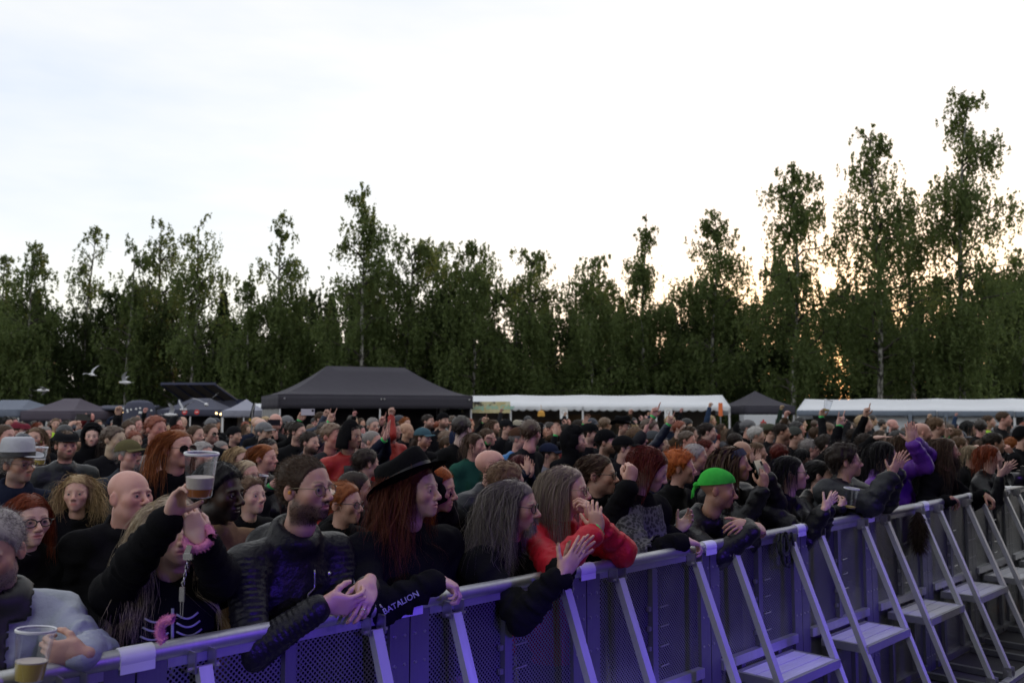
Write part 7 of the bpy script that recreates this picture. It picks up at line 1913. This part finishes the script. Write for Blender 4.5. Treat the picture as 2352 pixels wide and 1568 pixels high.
# dark strap bundle hung over the rail
STR = mat('dark_green_webbing', (.022, .028, .02), .8, var=.3, scale=40)
sb = empty('strap_bundle', bar_pt(3.66, .03, RAILZ)); tag(sb, 'dark green webbing straps looped over the rail beside the bandana man', 'strap')
rs = random.Random(4)
for k in range(7):
    P = []; l = rs.uniform(.10, .20); x0 = rs.uniform(-.05, .05); sp = rs.uniform(.02, .06)
    for t in np.linspace(0, 1, 12): P.append(ALG * (x0 + sp * math.sin(t * math.pi * 2)) + TOW * (.03 + .02 * math.sin(t * 3 + k)) + UP * (.01 - l * math.sin(math.pi * t)))
    link('strap_loop', mesh_np('strap_loop', *tube_np(P, np.full(12, .008), 6)), sb, mats=STR)
# dark fur tail hung on the rail farther along
ft_ = empty('fur_tail', bar_pt(5.62, .06, RAILZ - .02)); tag(ft_, 'dark brown fur tail hanging from the rail below the purple jacket', 'fur tail')
rng = np.random.default_rng(9); k = 1600; t0_ = rng.uniform(0, 1, k); a = rng.uniform(0, 6.28, k); rr = .045 * np.sin(np.pi * np.clip(t0_ * .85 + .1, 0, 1)) * np.sqrt(rng.uniform(0, 1, k))
S = np.zeros((k, 4, 3)); S[:, 0] = np.stack([np.cos(a) * rr, np.sin(a) * rr, -.26 * t0_], 1); d = np.stack([np.cos(a) * .5, np.sin(a) * .5, -np.ones(k)], 1) + rng.normal(size=(k, 3)) * .25
for j in range(1, 4): S[:, j] = S[:, j - 1] + d * .022
o = link('fur', mesh_np('fur', *ribbons(S, .0016, rng)), ft_, mats=HAIR); o['tint'] = c4((.035, .022, .016))
# bottle, wire ring and board lying in the pit
PET = m_clear('clear_bottle', (.72, .76, .78), .1); LBL = mat('pale_bottle_label', (.42, .44, .50), .6, var=.15)
xr = np.array([[0, 0, 1], [0, 1, 0], [-1, 0, 0]], float)
def ground_pt(px, py):
    d = ray(px, py); t = -CAMZ / d[2]; return np.array([d[0] * t, d[1] * t, 0.0])
bt = empty('water_bottle', ground_pt(2188, 1478) + UP * .036, R(-8)); tag(bt, 'clear plastic bottle with pale label lying on the pit floor', 'bottle')
MB().lathe([(0, -.10), (.03, -.10), (.033, -.09), (.033, .03), (.028, .06), (.012, .085), (.012, .10), (0, .10)], 18, rot=xr).build('bottle_body', PET, bt, smooth=True, angle=60)
MB().lathe([(.0336, -.07), (.0342, -.07), (.0342, .015), (.0336, .015)], 18, rot=xr).build('label_sleeve', LBL, bt, smooth=True); MB().lathe([(0, .098), (.0145, .098), (.0145, .116), (0, .116)], 12, rot=xr).build('bottle_cap', WPL, bt)
bt.scale = (1.25, 1.25, 1.25)
rg = empty('wire_ring', ground_pt(2275, 1448) + UP * .006); tag(rg, 'thin loose wire ring lying on the pit floor', 'wire')
link('wire', mesh_np('wire', *tube_np([np.array([.085 * math.cos(t), .085 * math.sin(t), .003 * math.sin(3 * t)]) for t in np.linspace(0, 5.6, 24)], np.full(24, .0022), 5)), rg, mats=STEEL)
bd = empty('wooden_board', ground_pt(2336, 1404) + UP * .02, R(40)); tag(bd, 'brown wooden board lying at the foot of the farthest step', 'board')
MB().box((0, 0, .02), (.32, .14, .02)).build('plank', mat('brown_plank', (.20, .09, .03), .6, var=.3, scale=5), bd)
# photographer at the right edge: hand and camera reach into the frame
gph = hero('photographer at the right edge, only the hands and camera in the picture', 2475, 985, 5.6, -100, 'm', -120, 0, hair=sh_('dark'), skin='fair', jk=('cloth', BLK),
     L=hd(2362, 1122, 5.45, 'grip', fwd=(-.6, 0, .5), palm=(.2, .2, 1), hint=(0, 0, -1)), R=hd(2384, 1105, 5.5, 'grip', fwd=(-.5, 0, .6), palm=(-1, 0, 0), hint=(0, 0, -1)))
pcam = empty('photo_camera', W(2362, 1098, 5.45), R(90)); tag(pcam, 'black photo camera with lens held at the right photo edge', 'camera')
MB().box((0, 0, 0), (.07, .035, .048)).box((0, .0, .06), (.03, .03, .016)).build('camera_body', FRAME_B, pcam)
yr = np.array([[1, 0, 0], [0, 0, -1], [0, 1, 0]], float)
MB().lathe([(0, -.03), (.036, -.03), (.036, .05), (.042, .06), (.042, .11), (.038, .115), (.03, .10), (0, .098)], 20, (0, -.005, -.005), rot=np.array([[1, 0, 0], [0, 0, 1], [0, -1, 0]], float) @ np.diag([1, 1, 1])).build('camera_lens', FRAME_B, pcam, smooth=True, angle=40)
